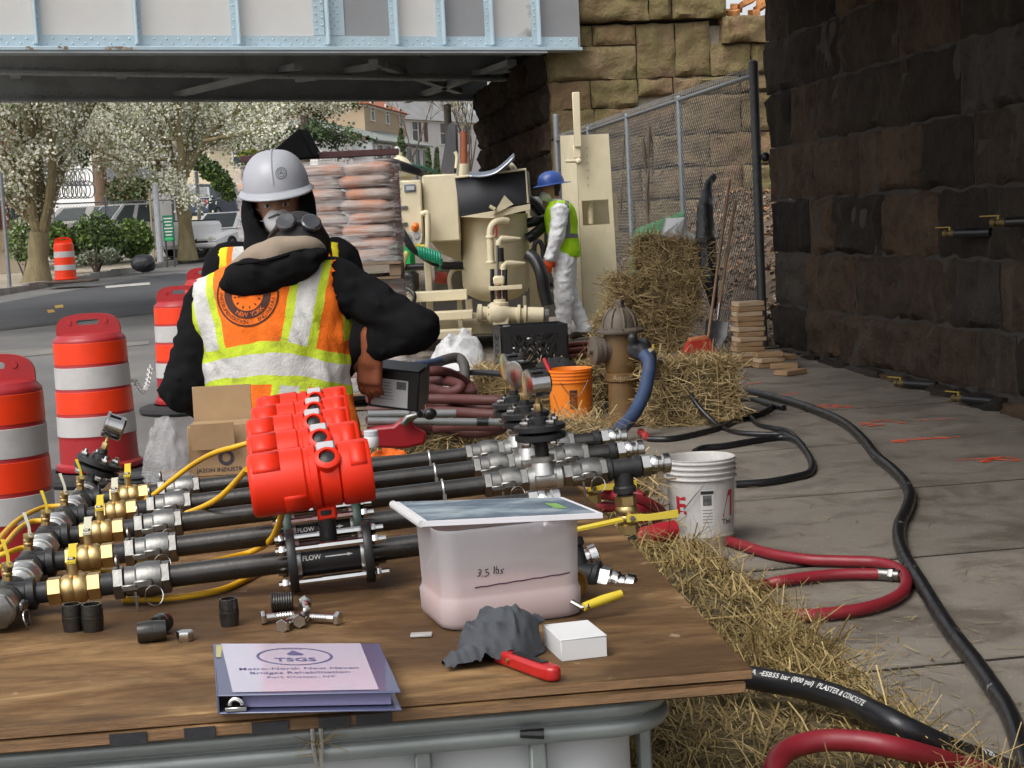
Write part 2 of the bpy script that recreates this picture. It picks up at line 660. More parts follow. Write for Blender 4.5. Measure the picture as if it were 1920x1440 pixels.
# --- ground to the horizon, road, pavements
mb = MB()
ys = [-60, 0, 40, 90, 150, 700]
xs = [-500, -40, -10, 10, 40, 500]
vs = [(x, y, rz(y) - .06) for y in ys for x in xs]
mb.add(vs, [(j * 6 + i, j * 6 + i + 1, (j + 1) * 6 + i + 1, (j + 1) * 6 + i) for j in range(5) for i in range(5)])
tag(mb.build('ground', M_DIRT), kind='structure')
kerbL = [(-9.4, -30), (-9.6, 0), (-10.6, 20), (-11.25, 35), (-10.55, 52), (-10.0, 62), (-9.2, 80), (-7, 110), (-2, 150)]
kerbR = [st(-45, 3.75), st(0, 3.75), st(14, 3.75), st(26, 3.2), st(44, -.2), st(62, -3), st(95, -8), st(135, -14)]
poly = [(p[0], p[1]) for p in kerbL] + [(p.x, p.y) for p in reversed(kerbR)]
mb = MB()
n_ = 9
L = [Vector((p[0], p[1], 0)) for p in kerbL]
Rr = list(kerbR) + [st(136, -14)]
vs = []
for a, b in zip(L, Rr):
 for k in range(7):
  p = a.lerp(b, k / 6)
  vs.append((p.x, p.y, rz(p.y)))
mb.add(vs, [(j * 7 + i + 1, j * 7 + i, (j + 1) * 7 + i, (j + 1) * 7 + i + 1) for j in range(8) for i in range(6)])
road = tag(mb.build('road', M_ASPH), kind='structure')
# dark newer asphalt strip along the far side of the road and a white line
mb = MB()
a, b = ong(-30, 640, -.08), ong(300, 575, -.08)
def rsheet(pts, name, m, dz):
 q = MB()
 q.add([(p.x, p.y, rz(p.y) + dz) for p in pts], [tuple(range(len(pts)))])
 return q.build(name, m, road)
M_ASPH2 = mat('new_asphalt', (.062, .064, .068), .85, var=.25, vs=1.2, bump=.3, bs=90)
M_LINE = mat('road_paint', (.55, .54, .5), .7, var=.3, vs=6, dirt=.5)
M_YEL = mat('yellow_paint', (.62, .36, .06), .7, var=.3, vs=6, dirt=.4)
rsheet([ong(-40, 622, -.08), ong(150, 600, -.08), ong(420, 575, -.08), ong(420, 520, -.08), ong(330, 512, -.08), ong(150, 542, -.08), ong(-40, 575, -.08)], 'asphalt_patch', M_ASPH2, .004)
rsheet([ong(-40, 625, -.08), ong(130, 606, -.08), ong(330, 583, -.08), ong(330, 578, -.08), ong(130, 602, -.08), ong(-40, 620, -.08)], 'seam', mat('tar', (.03, .03, .03), .6), .008)
for q in ([(88, 582), (100, 581), (104, 586), (90, 588)], [(102, 574), (118, 572), (119, 577), (104, 579)]):
 rsheet([ong(x, y, -.08) for x, y in q], 'paint_dash', M_YEL, .010)
rsheet([ong(197, 537, -.08), ong(280, 530, -.08), ong(282, 534, -.08), ong(199, 541, -.08)], 'paint_dash', M_LINE, .010)
rsheet([ong(-30, 660, -.08), ong(70, 655, -.08), ong(280, 640, -.08), ong(280, 646, -.08), ong(60, 668, -.08), ong(-30, 676, -.08)], 'asphalt_patch', mat('worn_patch', (.2, .19, .17), .85, var=.3, vs=2), .006)
# left pavement with kerb
def strip(name, inner, outer, z0, m, thick=.14, kind='structure', parent=None):
 q = MB()
 k = len(inner)
 top = [(p[0], p[1], rz(p[1]) + z0) for p in inner] + [(p[0], p[1], rz(p[1]) + z0) for p in outer]
 bot = [(p[0], p[1], rz(p[1]) - .05) for p in inner]
 q.add(top + bot, [(i, i + 1, k + i + 1, k + i) for i in range(k - 1)] + [(i + 1, i, 2 * k + i, 2 * k + i + 1) for i in range(k - 1)])
 return q.build(name, m, parent)
outL = [(p[0] - 12, p[1] + 2) for p in kerbL]
pl = tag(strip('far_pavement', [(p[0] - .17, p[1]) for p in kerbL], outL, .13, M_TAN), kind='structure')
mb = MB()
for i in range(2, 6):
 a, b = Vector((*kerbL[i], 0)), Vector((*kerbL[i + 1], 0))
 k = max(1, int((b - a).length / 2.4))
 for j in range(k):
  p, q = a.lerp(b, j / k), a.lerp(b, (j + 1) / k)
  d = (q - p)
  m = Matrix.Translation(((p + q) / 2) + V(-.08, 0, rz((p.y + q.y) / 2) + .06 + random.uniform(-.01, .01))) @ Matrix.Rotation(math.atan2(d.y, d.x), 4, 'Z')
  mb2 = MB()
  mb2.box((0, 0, 0), (d.length - .02, .17, .2), m, bev=.015)
  mb2.build('kerb_stone', M_KERB, pl)
# right pavement: one object per slab, joints between
pav = tag(sheet('pavement', [st(-16, 0), st(-16, 3.75), st(13, 3.75), st(13, 0)], lambda p: gz(p[1]) - .007, mat('joint_sand', (.035, .03, .025), .95, spec=.05)), kind='structure')
ds = 1.36
for i in range(-12, 9):
 s0, s1 = -6.62 + i * ds, -6.62 + (i + 1) * ds
 if s0 < -15 or s1 > 12.9:
  continue
 mb = MB()
 rr = random.Random(i)
 g_ = .022
 nx = 6
 c = [st(s0 + g_, -.1), st(s0 + g_, 3.61), st(s1 - g_, 3.61), st(s1 - g_, -.1)]
 tilt = rr.uniform(-.004, .004)
 top = [V(p.x, p.y, gz(p.y) + tilt * k) for k, p in zip((1, -1, -1, 1), c)]
 cc = sum(top, V(0, 0, 0)) / 4
 ins = [p.lerp(cc, .004) for p in top]
 vs = [p - V(0, 0, .06) for p in top] + [p - V(0, 0, .006) for p in top] + ins
 fs = [(8, 11, 10, 9)] + [(k, 4 + k, 4 + (k + 1) % 4, (k + 1) % 4) for k in range(4)] + [(4 + k, 8 + k, 8 + (k + 1) % 4, 4 + (k + 1) % 4) for k in range(4)]
 mb.add(vs, fs)
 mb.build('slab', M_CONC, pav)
for i in range(-8, 7):
 mb = MB()
 p, q = st(i * 1.9, 3.69), st((i + 1) * 1.9 - .015, 3.69)
 m = Matrix.Translation((p + q) / 2 + V(0, 0, gz((p.y + q.y) / 2) - .085)) @ Matrix.Rotation(math.atan2(q.y - p.y, q.x - p.x), 4, 'Z')
 mb.box((0, 0, 0), ((q - p).length, .15, .2), m, bev=.015)
 mb.build('kerb_stone', M_KERB, pav)
# orange survey marks sprayed on the slabs
def m_spray():
 t = NT('orange_spray_paint')
 n = t.noise(22, 6, .75)
 t.set(Base_Color=(.85, .11, .035), Roughness=.7)
 t.l(t.ramp(n, [(.40, 0.0), (.56, .95)]), t.b.inputs['Alpha'])
 return t.m
M_SPRAY = m_spray()
for pts, wd in [([(1500, 768), (1600, 763)], 9), ([(1520, 771), (1545, 760), (1592, 765)], 6), ([(1615, 798), (1650, 790), (1700, 795)], 5), ([(1628, 800), (1655, 796)], 8),
    ([(1670, 828), (1730, 824), (1782, 822)], 10), ([(1672, 830), (1700, 829)], 10), ([(1795, 864), (1850, 862), (1912, 866)], 7), ([(1840, 868), (1880, 858), (1910, 864)], 8), ([(1860, 858), (1850, 868)], 6),
    ([(1390, 722), (1428, 718)], 5), ([(1640, 797), (1610, 794)], 5), ([(1800, 820), (1780, 822)], 5), ([(1715, 790), (1790, 786)], 4), ([(1460, 742), (1500, 738)], 5)]:
 mb = MB()
 P = spline([ong(*p) for p in pts], 6)
 vs = []
 for i, p in enumerate(P):
  d = (P[min(i + 1, len(P) - 1)] - P[max(0, i - 1)]).normalized()
  nn = V(-d.y, d.x, 0) * (wd / 300 * p.y / 10 * .9)
  for e in (-1, 1):
   q = p + nn * e
   vs.append((q.x, q.y, gz(q.y) + .005))
 mb.add(vs, [(2 * i, 2 * i + 1, 2 * i + 3, 2 * i + 2) for i in range(len(P) - 1)])
 mb.build('paint_mark', M_SPRAY, pav)

# ================================================================== STONE BLOCKS
def m_stone(name, stops, moss=None, dark=.3, bump=.6, bs=14, streak=0.0):
 t = NT(name)
 r = rnd(t)
 geo = t.n('NewGeometry').outputs['Position']
 c = t.ramp(r, stops)
 n = t.noise(2.6, 7, .7, vec=geo, dist=.4)
 c = t.mix(t.ramp(n, [(.35, 0), (.7, .55)]), c, mul(stops[0][1], .45), 'MIX')
 c = t.mix(t.ramp(t.noise(9, 6, .75, vec=geo), [(.5, 0), (.72, dark)]), c, (.02, .018, .015))
 if moss:
  c = t.mix(t.ramp(t.noise(1.1, 6, .7, vec=geo), [(.42, 0), (.62, .8)]), c, moss)
 if streak:
  c = t.mix(t.ramp(t.noise(3, 5, .6, vec=geo, stretch=(2.4, 2.4, .28)), [(.56, 0), (.70, streak)]), c, (.3, .28, .25))
 t.set(Base_Color=c, Roughness=.95)
 t.spec(.12)
 h = t.math('ADD', t.noise(bs, 8, .68, vec=geo), t.math('MULTIPLY', t.noise(bs * .3, 4, .6, vec=geo), 1.4))
 t.bump(h, bump, .05)
 return t.m
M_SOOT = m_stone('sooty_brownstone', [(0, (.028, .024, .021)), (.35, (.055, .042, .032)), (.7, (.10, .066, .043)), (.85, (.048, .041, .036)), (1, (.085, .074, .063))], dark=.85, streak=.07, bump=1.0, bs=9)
M_BROWN = m_stone('olive_brownstone', [(0, (.20, .14, .078)), (.35, (.26, .19, .105)), (.6, (.27, .165, .10)), (.8, (.32, .24, .14)), (1, (.21, .135, .09))], moss=(.185, .165, .07), dark=.35, bump=.8)  # olive-brown and pinkish stone tones, one picked at random per block
M_MORTAR = mat('mortar', (.34, .30, .23), .95, var=.3, vs=6, bump=.5, bs=60, dirt=.5)
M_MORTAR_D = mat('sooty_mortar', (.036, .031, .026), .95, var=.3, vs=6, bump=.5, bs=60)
def block(w, h, d, seed, bulge=.05, marg=.02, nx=None, ny=None, chip=.02):
 """Quarry-faced stone: front towards -Y at y=0, x 0..w, z 0..h."""
 nx = nx or max(5, min(18, int(w / .065)))
 ny = ny or max(4, min(10, int(h / .055)))
 rg = random.Random(seed)
 off = V(rg.uniform(0, 99), rg.uniform(0, 99), rg.uniform(0, 99))
 vs, fs = [], []
 for j in range(ny + 1):
  for i in range(nx + 1):
   u, v = i / nx, j / ny
   x = marg + (w - 2 * marg) * u
   z = marg + (h - 2 * marg) * v
   e = min(min(u, 1 - u) * w, min(v, 1 - v) * h)
   k = min(1, e / .055)
   k = k * (2 - k)
   p = V(x, 0, z)
   nz = noise.fractal((p + off) * 3.4, .8, 2, 4)
   y = -bulge * k * (.5 + 1.25 * nz) + (0 if e > 0 else chip * abs(noise.noise((p + off) * 6)))
   if e <= 1e-6:
    x += chip * noise.noise((p + off) * 5) * (1 if 0 < u < 1 else .8)
    z += chip * noise.noise((p + off + V(7, 3, 1)) * 5)
   vs.append(V(x, y, z))
 k = nx + 1
 for j in range(ny):
  for i in range(nx):
   fs.append((j * k + i, j * k + i + 1, (j + 1) * k + i + 1, (j + 1) * k + i))
 rim = [i for i in range(nx + 1)] + [j * k + nx for j in range(1, ny + 1)] + [ny * k + i for i in range(nx - 1, -1, -1)] + [j * k for j in range(ny - 1, 0, -1)]
 o = len(vs)
 for r in rim:
  vs.append(V(vs[r].x, d, vs[r].z))
 n = len(rim)
 for i in range(n):
  fs.append((rim[(i + 1) % n], rim[i], o + i, o + (i + 1) % n))
 return vs, fs
def wall_of(parent, M, rows, m, seed=0, depth=.35, bulge=.05, chip=.02, marg=.012, name='stone'):
 """rows: list of (z0, z1, [x cuts]); each stone is a part."""
 k = 0
 for z0, z1, cuts in rows:
  for x0, x1 in zip(cuts[:-1], cuts[1:]):
   k += 1
   vs, fs = block(x1 - x0, z1 - z0, depth, seed * 977 + k, bulge, marg, chip=chip)
   mb = MB()
   mb.add(vs, fs, 0, M @ Matrix.Translation((x0, 0, z0)))
   mb.build(name, m, parent, sharp=50)
def cuts(rg, a, b, lo, hi):
 o = [a]
 while o[-1] < b - lo:
  o.append(min(b, o[-1] + rg.uniform(lo, hi)))
 if b - o[-1] > .01:
  o[-1] = b
 return o
# --- near abutment (sooty), its street face on the abutment line, with an added shade slab overhead
ab = thing('railway_abutment', 'dark sooty brownstone abutment wall along the right side of the pavement', 'abutment', Matrix.Translation(st(0, 0, gz(14.4))))
MW = Matrix(((-SDX, SDY, 0), (-SDY, -SDX, 0), (0, 0, 1))).to_4x4()      # x towards the camera, y into the wall
MW.translation = st(0, 0, 0)
rg = random.Random(3)
zc = [.27, .667, 1.13, 1.595, 2.066, 2.54, 3.0, 3.47, 3.95]
rows = [(z0, z1, cuts(rg, rg.uniform(-.28, -.14), 7.2, .55, 1.25)) for z0, z1 in zip(zc[:-1], zc[1:])]
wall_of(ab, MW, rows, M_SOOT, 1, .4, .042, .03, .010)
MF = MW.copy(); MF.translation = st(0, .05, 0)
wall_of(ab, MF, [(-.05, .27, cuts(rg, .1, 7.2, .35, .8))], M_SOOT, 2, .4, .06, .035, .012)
mb = MB()
mb.box((7.05, .56, 1.9), (14.2, 1.1, 4.3), MW)
mb.build('core', M_MORTAR_D, ab)
# unseen slab and beams added over the pavement to shade it and the wall
M_SHADE_SLAB = mat('shade_slab_grey', (.10, .10, .10), .7, var=.3, vs=2)
mb = MB()
def stbox(mb, s0, s1, t0, t1, z0, z1, mi=0, bev=0):
 c = st((s0 + s1) / 2, (t0 + t1) / 2, (z0 + z1) / 2)
 mb.box((0, 0, 0), (t1 - t0, s1 - s0, z1 - z0), Matrix.Translation(c) @ Matrix.Rotation(STREET_ROT, 4, 'Z'), mi, bev)
stbox(mb, SHADE_S0, SHADE_S1, -1.0, 3.3, 3.97, 4.15)
mb.build('shade_slab', M_SHADE_SLAB, ab)
for i in range(7):
 mb = MB()
 s_ = SHADE_S0 + .2 + i * (SHADE_S1 - SHADE_S0 - .4) / 6
 stbox(mb, s_ - .08, s_ + .08, -1.0, 3.2, 3.80, 3.968)
 mb.build('shade_beam', M_SHADE_SLAB, ab)
# pale lime run on one stone
mb = MB()
M_LIME = NT('lime_run')
M_LIME.set(Base_Color=(.42, .41, .38), Roughness=.9)
x_, y_, z_ = M_LIME.xyz()
nn_ = M_LIME.noise(9, 6, .7, stretch=(1, 1, .25))
M_LIME.l(M_LIME.math('MULTIPLY', M_LIME.ramp(M_LIME.math('ADD', nn_, M_LIME.math('MULTIPLY', z_, 3.2)), [(.5, 0), (.62, .85)]), .9), M_LIME.b.inputs['Alpha'])
def lime(u, v):
 return MW @ V(.30 + u * .52, -.085 + .03 * math.sin(u * 9), 1.38 + v * .22)
q = MB()
q.grid(10, 4, lambda u, v: (.0 + u * .5 - .25, 0, v * .2 - .2))
o = bpy.data.objects.new('lime_run', q.mesh('lime_run', M_LIME.m))
COL.objects.link(o); o.parent = ab
o.matrix_local = ROOT[ab.name].inverted() @ MW @ Matrix.Translation((.46, -.088, 1.605))

# --- far abutment: olive-brown wing face towards us, dark inner face under the girders
fa = thing('stone_abutment', 'sunlit olive-brown stone abutment with projecting coping behind the chain-link fence', 'abutment', Matrix.Translation(st(11.2, 0, gz(25.5))))
MA = Matrix(((SDY, SDX, 0), (-SDX, SDY, 0), (0, 0, 1))).to_4x4()
MA.translation = st(11.2, 0, 0)
rg = random.Random(11)
rows = [(4.23, 4.56, [0, .72, 1.42]), (3.70, 4.23, [0, 1.42]), (3.70, 4.56, [1.42, 2.05, 2.62]), (3.42, 3.70, [1.42, 2.0, 3.1, 4.2]), (3.26, 3.70, [0, .66, 1.42]),
  (2.80, 3.26, [0, .7, 2.0]), (2.80, 3.42, [2.0, 3.1, 4.3])]
zz = [-.2, .35, .82, 1.32, 1.78, 2.28, 2.80]
for z0, z1 in zip(zz[:-1], zz[1:]):
 rows.append((z0, z1, cuts(rg, 0, 5.2, .65, 1.3)))
rows.append((3.70, 4.20, [2.62, 3.3, 4.3]))
wall_of(fa, MA, rows, M_BROWN, 5, .5, .055, .03, .010)
MA2 = MA.copy(); MA2.translation = st(11.08, .1, 0)
wall_of(fa, MA2, [(4.60, 5.22, [-.08, 1.72, 2.1, 2.98])], M_BROWN, 6, .8, .07, .03, .008, 'coping_stone')
MA3 = MA.copy(); MA3.translation = st(11.06, .0, 0)
wall_of(fa, MA3, [(4.20, 4.62, [2.8, 3.6, 4.6])], M_BROWN, 7, .8, .06, .03, .008, 'coping_stone')
mb = MB()
mb.box((2.6, .6, 2.15), (5.1, 1.0, 4.7), MA)
mb.build('mortar_core', M_MORTAR, fa)
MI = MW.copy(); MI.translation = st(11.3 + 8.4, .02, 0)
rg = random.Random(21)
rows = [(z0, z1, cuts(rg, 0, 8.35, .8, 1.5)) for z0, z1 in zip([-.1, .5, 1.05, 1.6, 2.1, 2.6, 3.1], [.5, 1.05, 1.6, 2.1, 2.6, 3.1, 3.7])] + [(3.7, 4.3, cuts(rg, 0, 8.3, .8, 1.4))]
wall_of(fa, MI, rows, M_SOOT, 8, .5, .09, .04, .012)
mb = MB()
mb.box((4.25, 1.6, 2.4), (8.2, 2.6, 5.4), MI)
mb.build('core', M_MORTAR_D, fa)
# brick scraps on top of the wing
M_BRK = mat('orange_brick', (.55, .25, .09), .9, var=.3, vs=20, bump=.3)
for i in range(7):
 mb = MB()
 p = MA @ V(3.05 + .12 * i + random.uniform(-.05, .05), .1 + .1 * (i % 2), 4.70 + .08 * (i % 3))
 mb.box((0, 0, 0), (.28, .12, .09), Matrix.Translation(p) @ Euler((random.uniform(-.4, .4), random.uniform(-.4, .4), random.uniform(0, 3))).to_matrix().to_4x4(), bev=.006)
 mb.build('brick', M_BRK, fa)

# --- leaf-strewn bank between the abutments
M_BANK = mat('leafy_bank', (.10, .072, .048), .95, var=.5, vs=4, bump=.8, bs=18, bd=.05, dirt=.4, dcol=(.3, .22, .15))
mb = MB()
def bank(u, v):
 s = .15 + 11.1 * v
 t = .25 - 5.5 * u
 p = st(s, t)
 h = max(0, -t - .35)
 z = gz(p.y) + .01 + min(1.35, h * .62) + .10 * fbm((p.x, p.y, 0), 1.5) * min(1, h * 3)
 return (p.x, p.y, z)
mb.grid(22, 44, bank)
bk = tag(mb.build('embankment', M_BANK), kind='structure')
mb = MB()
rg = random.Random(5)
cols = [0, 0, 1, 1, 2, 3]
for i in range(5200):
 u, v = rg.random() ** .8, rg.random()
 p = Vector(bank(.02 + u * .6, v)) + V(0, 0, .012)
 m = Matrix.Translation(p) @ Euler((rg.uniform(-.9, .9), rg.uniform(-.9, .9), rg.uniform(0, 6.3))).to_matrix().to_4x4()
 a, b = rg.uniform(.03, .06), rg.uniform(.02, .035)
 mb.add([(-a, 0, 0), (0, -b, .01), (a, 0, 0), (0, b, .01)], [(0, 1, 2, 3)], rg.choice(cols), m)
tag(mb.build('fallen_leaves', [mat('dead_leaf', (.21, .13, .07), .9, vs=30), mat('brown_leaf', (.13, .08, .045), .9, vs=30), mat('pale_leaf', (.30, .22, .145), .9, vs=30), mat('rust_leaf', (.33, .15, .07), .9, vs=30)]),
 'dead brown leaves strewn over the bank behind the fence', 'leaves', kind='stuff')
# ================================================================== GIRDER BRIDGE
M_BLUE = mat('pale_blue_paint', (.44, .55, .61), .55, var=.08, vs=3, dirt=.25, dcol=(.34, .33, .30), bump=.1, bs=30)
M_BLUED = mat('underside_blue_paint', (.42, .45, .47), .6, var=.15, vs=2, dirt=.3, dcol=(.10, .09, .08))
M_WEB = mat('white_web_paint', (.66, .645, .62), .6, var=.05, vs=1.2, dirt=.12, dcol=(.45, .43, .41))
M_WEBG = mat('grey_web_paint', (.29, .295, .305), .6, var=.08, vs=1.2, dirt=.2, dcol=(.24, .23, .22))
t = NT('mottled_web_paint')  # patchy dark and pale grey paint
n_ = t.noise(.9, 6, .55, dist=.3)
t.set(Base_Color=t.ramp(n_, [(.47, (.22, .23, .22)), (.53, (.55, .545, .53))]), Roughness=.6)
M_WEBS = t.m
t = NT('rust_stain'); n_ = t.noise(26, 6, .75); t.set(Base_Color=t.ramp(n_, [(.4, (.20, .09, .03)), (.7, (.50, .34, .14))]), Roughness=.9); t.l(t.ramp(t.noise(17, 5, .7), [(.46, 0), (.58, .85)]), t.b.inputs['Alpha'])
M_RUST = t.m
gb = thing('girder_bridge', 'pale blue riveted plate-girder railway bridge spanning the street', 'bridge', Matrix.Translation((-3.5, 24, 4.1)))
ZB = 4.13
GR = at(1062, 103, 25.15); GL = at(0, 107, 21.6)
gd = (V(GR.x - GL.x, GR.y - GL.y, 0)).normalized()
gn = V(gd.y, -gd.x, 0)                       # towards the camera
g0 = V(GR.x, GR.y, 0)
MG = Matrix(((gd.x, -gn.x, 0), (gd.y, -gn.y, 0), (0, 0, 1))).to_4x4()   # x to the right, y away from us
MG.translation = V(g0.x, g0.y, ZB)
def gx(px):                                  # photo column -> position along the girder face
 r = ray(px, 60)
 o = V(0, 0, 0)
 # intersect ray (xy) with girder line
 a = np.array([[r.x, -gd.x], [r.y, -gd.y]])
 k = np.linalg.solve(a, np.array([g0.x, g0.y]))
 return k[1]
GLEN = -gx(0) + 1.5
HG = 1.75
stx = [gx(p) for p in (65, 253, 444, 612, 740, 828, 918, 1006)]
edges = [-GLEN] + stx + [0.25]
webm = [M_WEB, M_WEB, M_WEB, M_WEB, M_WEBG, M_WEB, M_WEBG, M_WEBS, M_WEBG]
for i in range(len(edges) - 1):
 mb = MB()
 x0, x1 = edges[i], edges[i + 1]
 mb.box(((x0 + x1) / 2, .0, HG / 2), (x1 - x0 - .004, .02, HG), MG)
 mb.build('web_plate', webm[i], gb)
mb = MB()                                     # bottom flange angle (vertical leg) and cover plates
mb.box(((edges[0] + .2) / 2, -.02, .13), (GLEN + .2, .016, .17), MG)
mb.build('flange_angle', M_BLUE, gb)
mb = MB()
mb.box(((edges[0] + .2) / 2, .0, .02), (GLEN + .2, .34, .05), MG, bev=.006)
mb.build('bottom_flange', M_BLUE, gb)
mb = MB()
mb.box(((edges[0] + .2) / 2 - .3, .0, -.025), (GLEN - .4, .30, .035), MG)
mb.build('cover_plate', M_BLUED, gb)
for i, x in enumerate(stx):
 mb = MB()
 if i == 3:                                # the wide splice
  mb.box((x + .10, -.024, HG / 2 + .11), (.20, .02, HG - .22), MG, mi=0)
  mb.box((x - .12, -.022, HG / 2 + .11), (.16, .016, HG - .22), MG, mi=0)
  mb.box((x - .01, -.085, HG / 2 + .045), (.022, .13, HG - .09), MG, mi=0)
  mb.box((x + .23, -.022, HG / 2 + .11), (.08, .016, HG - .22), MG, mi=0)
 else:
  sg = 1 if i < 2 else -1
  mb.box((x + sg * .045, -.024, HG / 2 + .045), (.085, .02, HG - .09), MG)
  mb.box((x, -.08, HG / 2 + .045), (.018, .12, HG - .09), MG)
 mb.build('stiffener', M_BLUE, gb)
def rivet(mb, x, y, z, r=.019, ax='y'):
 vs = []
 for k in range(6):
  a = k * PI / 3
  vs.append((x + r * math.cos(a), y, z + r * math.sin(a)) if ax == 'y' else (x + r * math.cos(a), y + r * math.sin(a), z))
 vs.append((x, y - r * .8, z) if ax == 'y' else (x, y, z - r * .8))
 fs = [(k, (k + 1) % 6, 6) for k in range(6)] if ax == 'y' else [((k + 1) % 6, k, 6) for k in range(6)]
 mb.add(vs, fs, 0, MG)
mb = MB()
k = 0
x = -GLEN + .05
while x < .15:
 rivet(mb, x, -.028, .165 if k % 2 else .10)
 x += .085; k += 1
for i, x in enumerate(stx):
 sg = 1 if i < 2 else -1
 z = .32
 while z < HG:
  if i == 3:
   for dx in (-.16, -.07, .06, .12, .165):
    rivet(mb, x + dx, -.034, z + (.05 if dx in (-.07, .12) else 0), .017)
  else:
   rivet(mb, x + sg * .05, -.034, z, .017)
  z += .105
tag(mb.build('rivets', M_BLUE, gb), kind='stuff')
mb = MB()                                     # rust patches on the flange edge
for px, w_ in ((110, .12), (118, .06), (205, .22), (230, .16), (50, .1)):
 mb.box((gx(px), -.172, .022), (w_, .006, .045), MG)
mb.build('rust_patch', M_RUST, gb)
# inner and far girders, floor beams, laterals
def along(p0, p1, z0, z1, w_, name, m, bev=0):
 mb = MB()
 d = p1 - p0
 c = (p0 + p1) / 2
 mb.box((0, 0, (z0 + z1) / 2), (d.length, w_, z1 - z0), Matrix.Translation((c.x, c.y, 0)) @ Matrix.Rotation(math.atan2(d.y, d.x), 4, 'Z'), bev=bev)
 return mb.build(name, m, gb)
def girder2(pL, pR, name, m):
 pL, pR = V(pL.x, pL.y, 0), V(pR.x, pR.y, 0)
 d = (pR - pL).normalized()
 pL = pL - d * 1.5
 along(pL, pR, ZB + .02, ZB + 1.0, .02, name + '_web', m)
 along(pL, pR, ZB - .02, ZB + .018, .32, name + '_flange', m)
 nn = V(d.y, -d.x, 0)
 mb = MB()
 L_ = (pR - pL).length
 k = 0
 x = 0.05
 while x < L_:
  p = pL + d * x + nn * .013
  z = ZB + .08 + (.05 if k % 2 else 0)
  vs = [tuple(p + d * .02 * math.cos(a * PI / 2) + V(0, 0, z + .02 * math.sin(a * PI / 2))) for a in range(4)] + [tuple(p + nn * .018 + V(0, 0, z))]
  mb.add(vs, [(a, (a + 1) % 4, 4) for a in range(4)])
  p = pL + d * x + nn * .14
  vs = [tuple(p + d * .02 * math.cos(a * PI / 2) + nn * .02 * math.sin(a * PI / 2) + V(0, 0, ZB - .021)) for a in range(4)] + [tuple(p + V(0, 0, ZB - .05))]
  mb.add(vs, [((a + 1) % 4, a, 4) for a in range(4)])
  x += .1; k += 1
 tag(mb.build('rivets', m, gb), kind='stuff')
mL, mR = onz(0, 136, ZB), onz(960, 150, ZB)
fL, fR = onz(0, 189, ZB), onz(915, 187, ZB)
girder2(mL, mR, 'middle_girder', M_BLUED)
girder2(fL, fR, 'far_girder', M_BLUED)
nl, nr = V(GL.x, GL.y, 0), V(GR.x, GR.y, 0)
for k in range(6):                            # floor beams across
 u = .03 + k * .19
 a = nl.lerp(nr, u); b = V(fL.x, fL.y, 0).lerp(V(fR.x, fR.y, 0), u)
 along(a.lerp(b, .05), b.lerp(a, .02), ZB + .35, ZB + .75, .18, 'floor_beam', M_BLUED)
for (px0, py0, px1, py1) in ((760, 190, 960, 118), (700, 118, 860, 172), (1050, 122, 800, 148), (560, 125, 300, 186), (720, 122, 560, 150)):
 a, b = onz(px0, py0, ZB + .1), onz(px1, py1, ZB + .1)
 along(V(a.x, a.y, 0), V(b.x, b.y, 0), ZB + .06, ZB + .16, .16, 'lateral_brace', M_BLUED)
mb = MB()
z = ZB + 1.05
c4_ = [nl - gd * 3, nr + gd * .2, V(fR.x, fR.y, 0) + gd * .2, V(fL.x, fL.y, 0) - gd * 3]
mb.add([(p.x, p.y, z) for p in c4_] + [(p.x, p.y, z + .2) for p in c4_], [(3, 2, 1, 0), (4, 5, 6, 7), (0, 1, 5, 4), (1, 2, 6, 5), (2, 3, 7, 6), (3, 0, 4, 7)])
mb.build('deck', M_BLUED, gb)

# ================================================================== CHAIN-LINK FENCE
M_GALV = mat('galvanised_steel', (.25, .265, .28), .5, .6, var=.15, vs=20)
M_GALVD = mat('weathered_steel', (.10, .10, .105), .55, .6, var=.2, vs=20)
fb = ong(1431, 652)
fn = thing('chain_link_fence', 'tall chain-link fence with steel posts beside the stacked straw bales', 'fence', Matrix.Translation(fb))
FZ = 2.77
fdir = V(SDX, SDY, 0)
def fp(s, z):
 p = fb + fdir * s
 return V(p.x, p.y, z)
def fs_at(px):
 r = ray(px, 400)
 a = np.array([[r.x, -fdir.x], [r.y, -fdir.y]])
 return np.linalg.solve(a, np.array([fb.x, fb.y]))[1]
FL = fs_at(1050)
for px, ztop, r, m in ((None, FZ + .08, .043, M_GALVD), (1281, FZ, .032, M_GALV), (1183, FZ, .032, M_GALV), (1110, FZ, .032, M_GALV), (1050, FZ + .35, .045, M_GALV)):
 s = 0 if px is None else fs_at(px)
 p = fp(s, 0)
 mb = MB()
 mb.cyl((p.x, p.y, gz(p.y) - .1), (p.x, p.y, ztop), r, n=12)
 mb.ball((p.x, p.y, ztop), (r * 1.05, r * 1.05, r * .6), 10, 6)
 mb.build('post', m, fn)
mb = MB()
mb.cyl(fp(0, FZ - .03), fp(FL, FZ - .03), .022, n=10)
mb.build('top_rail', M_GALV, fn)
mb = MB()
cell = .075
hgt = FZ + .05 - .3
k = 0
s = -hgt
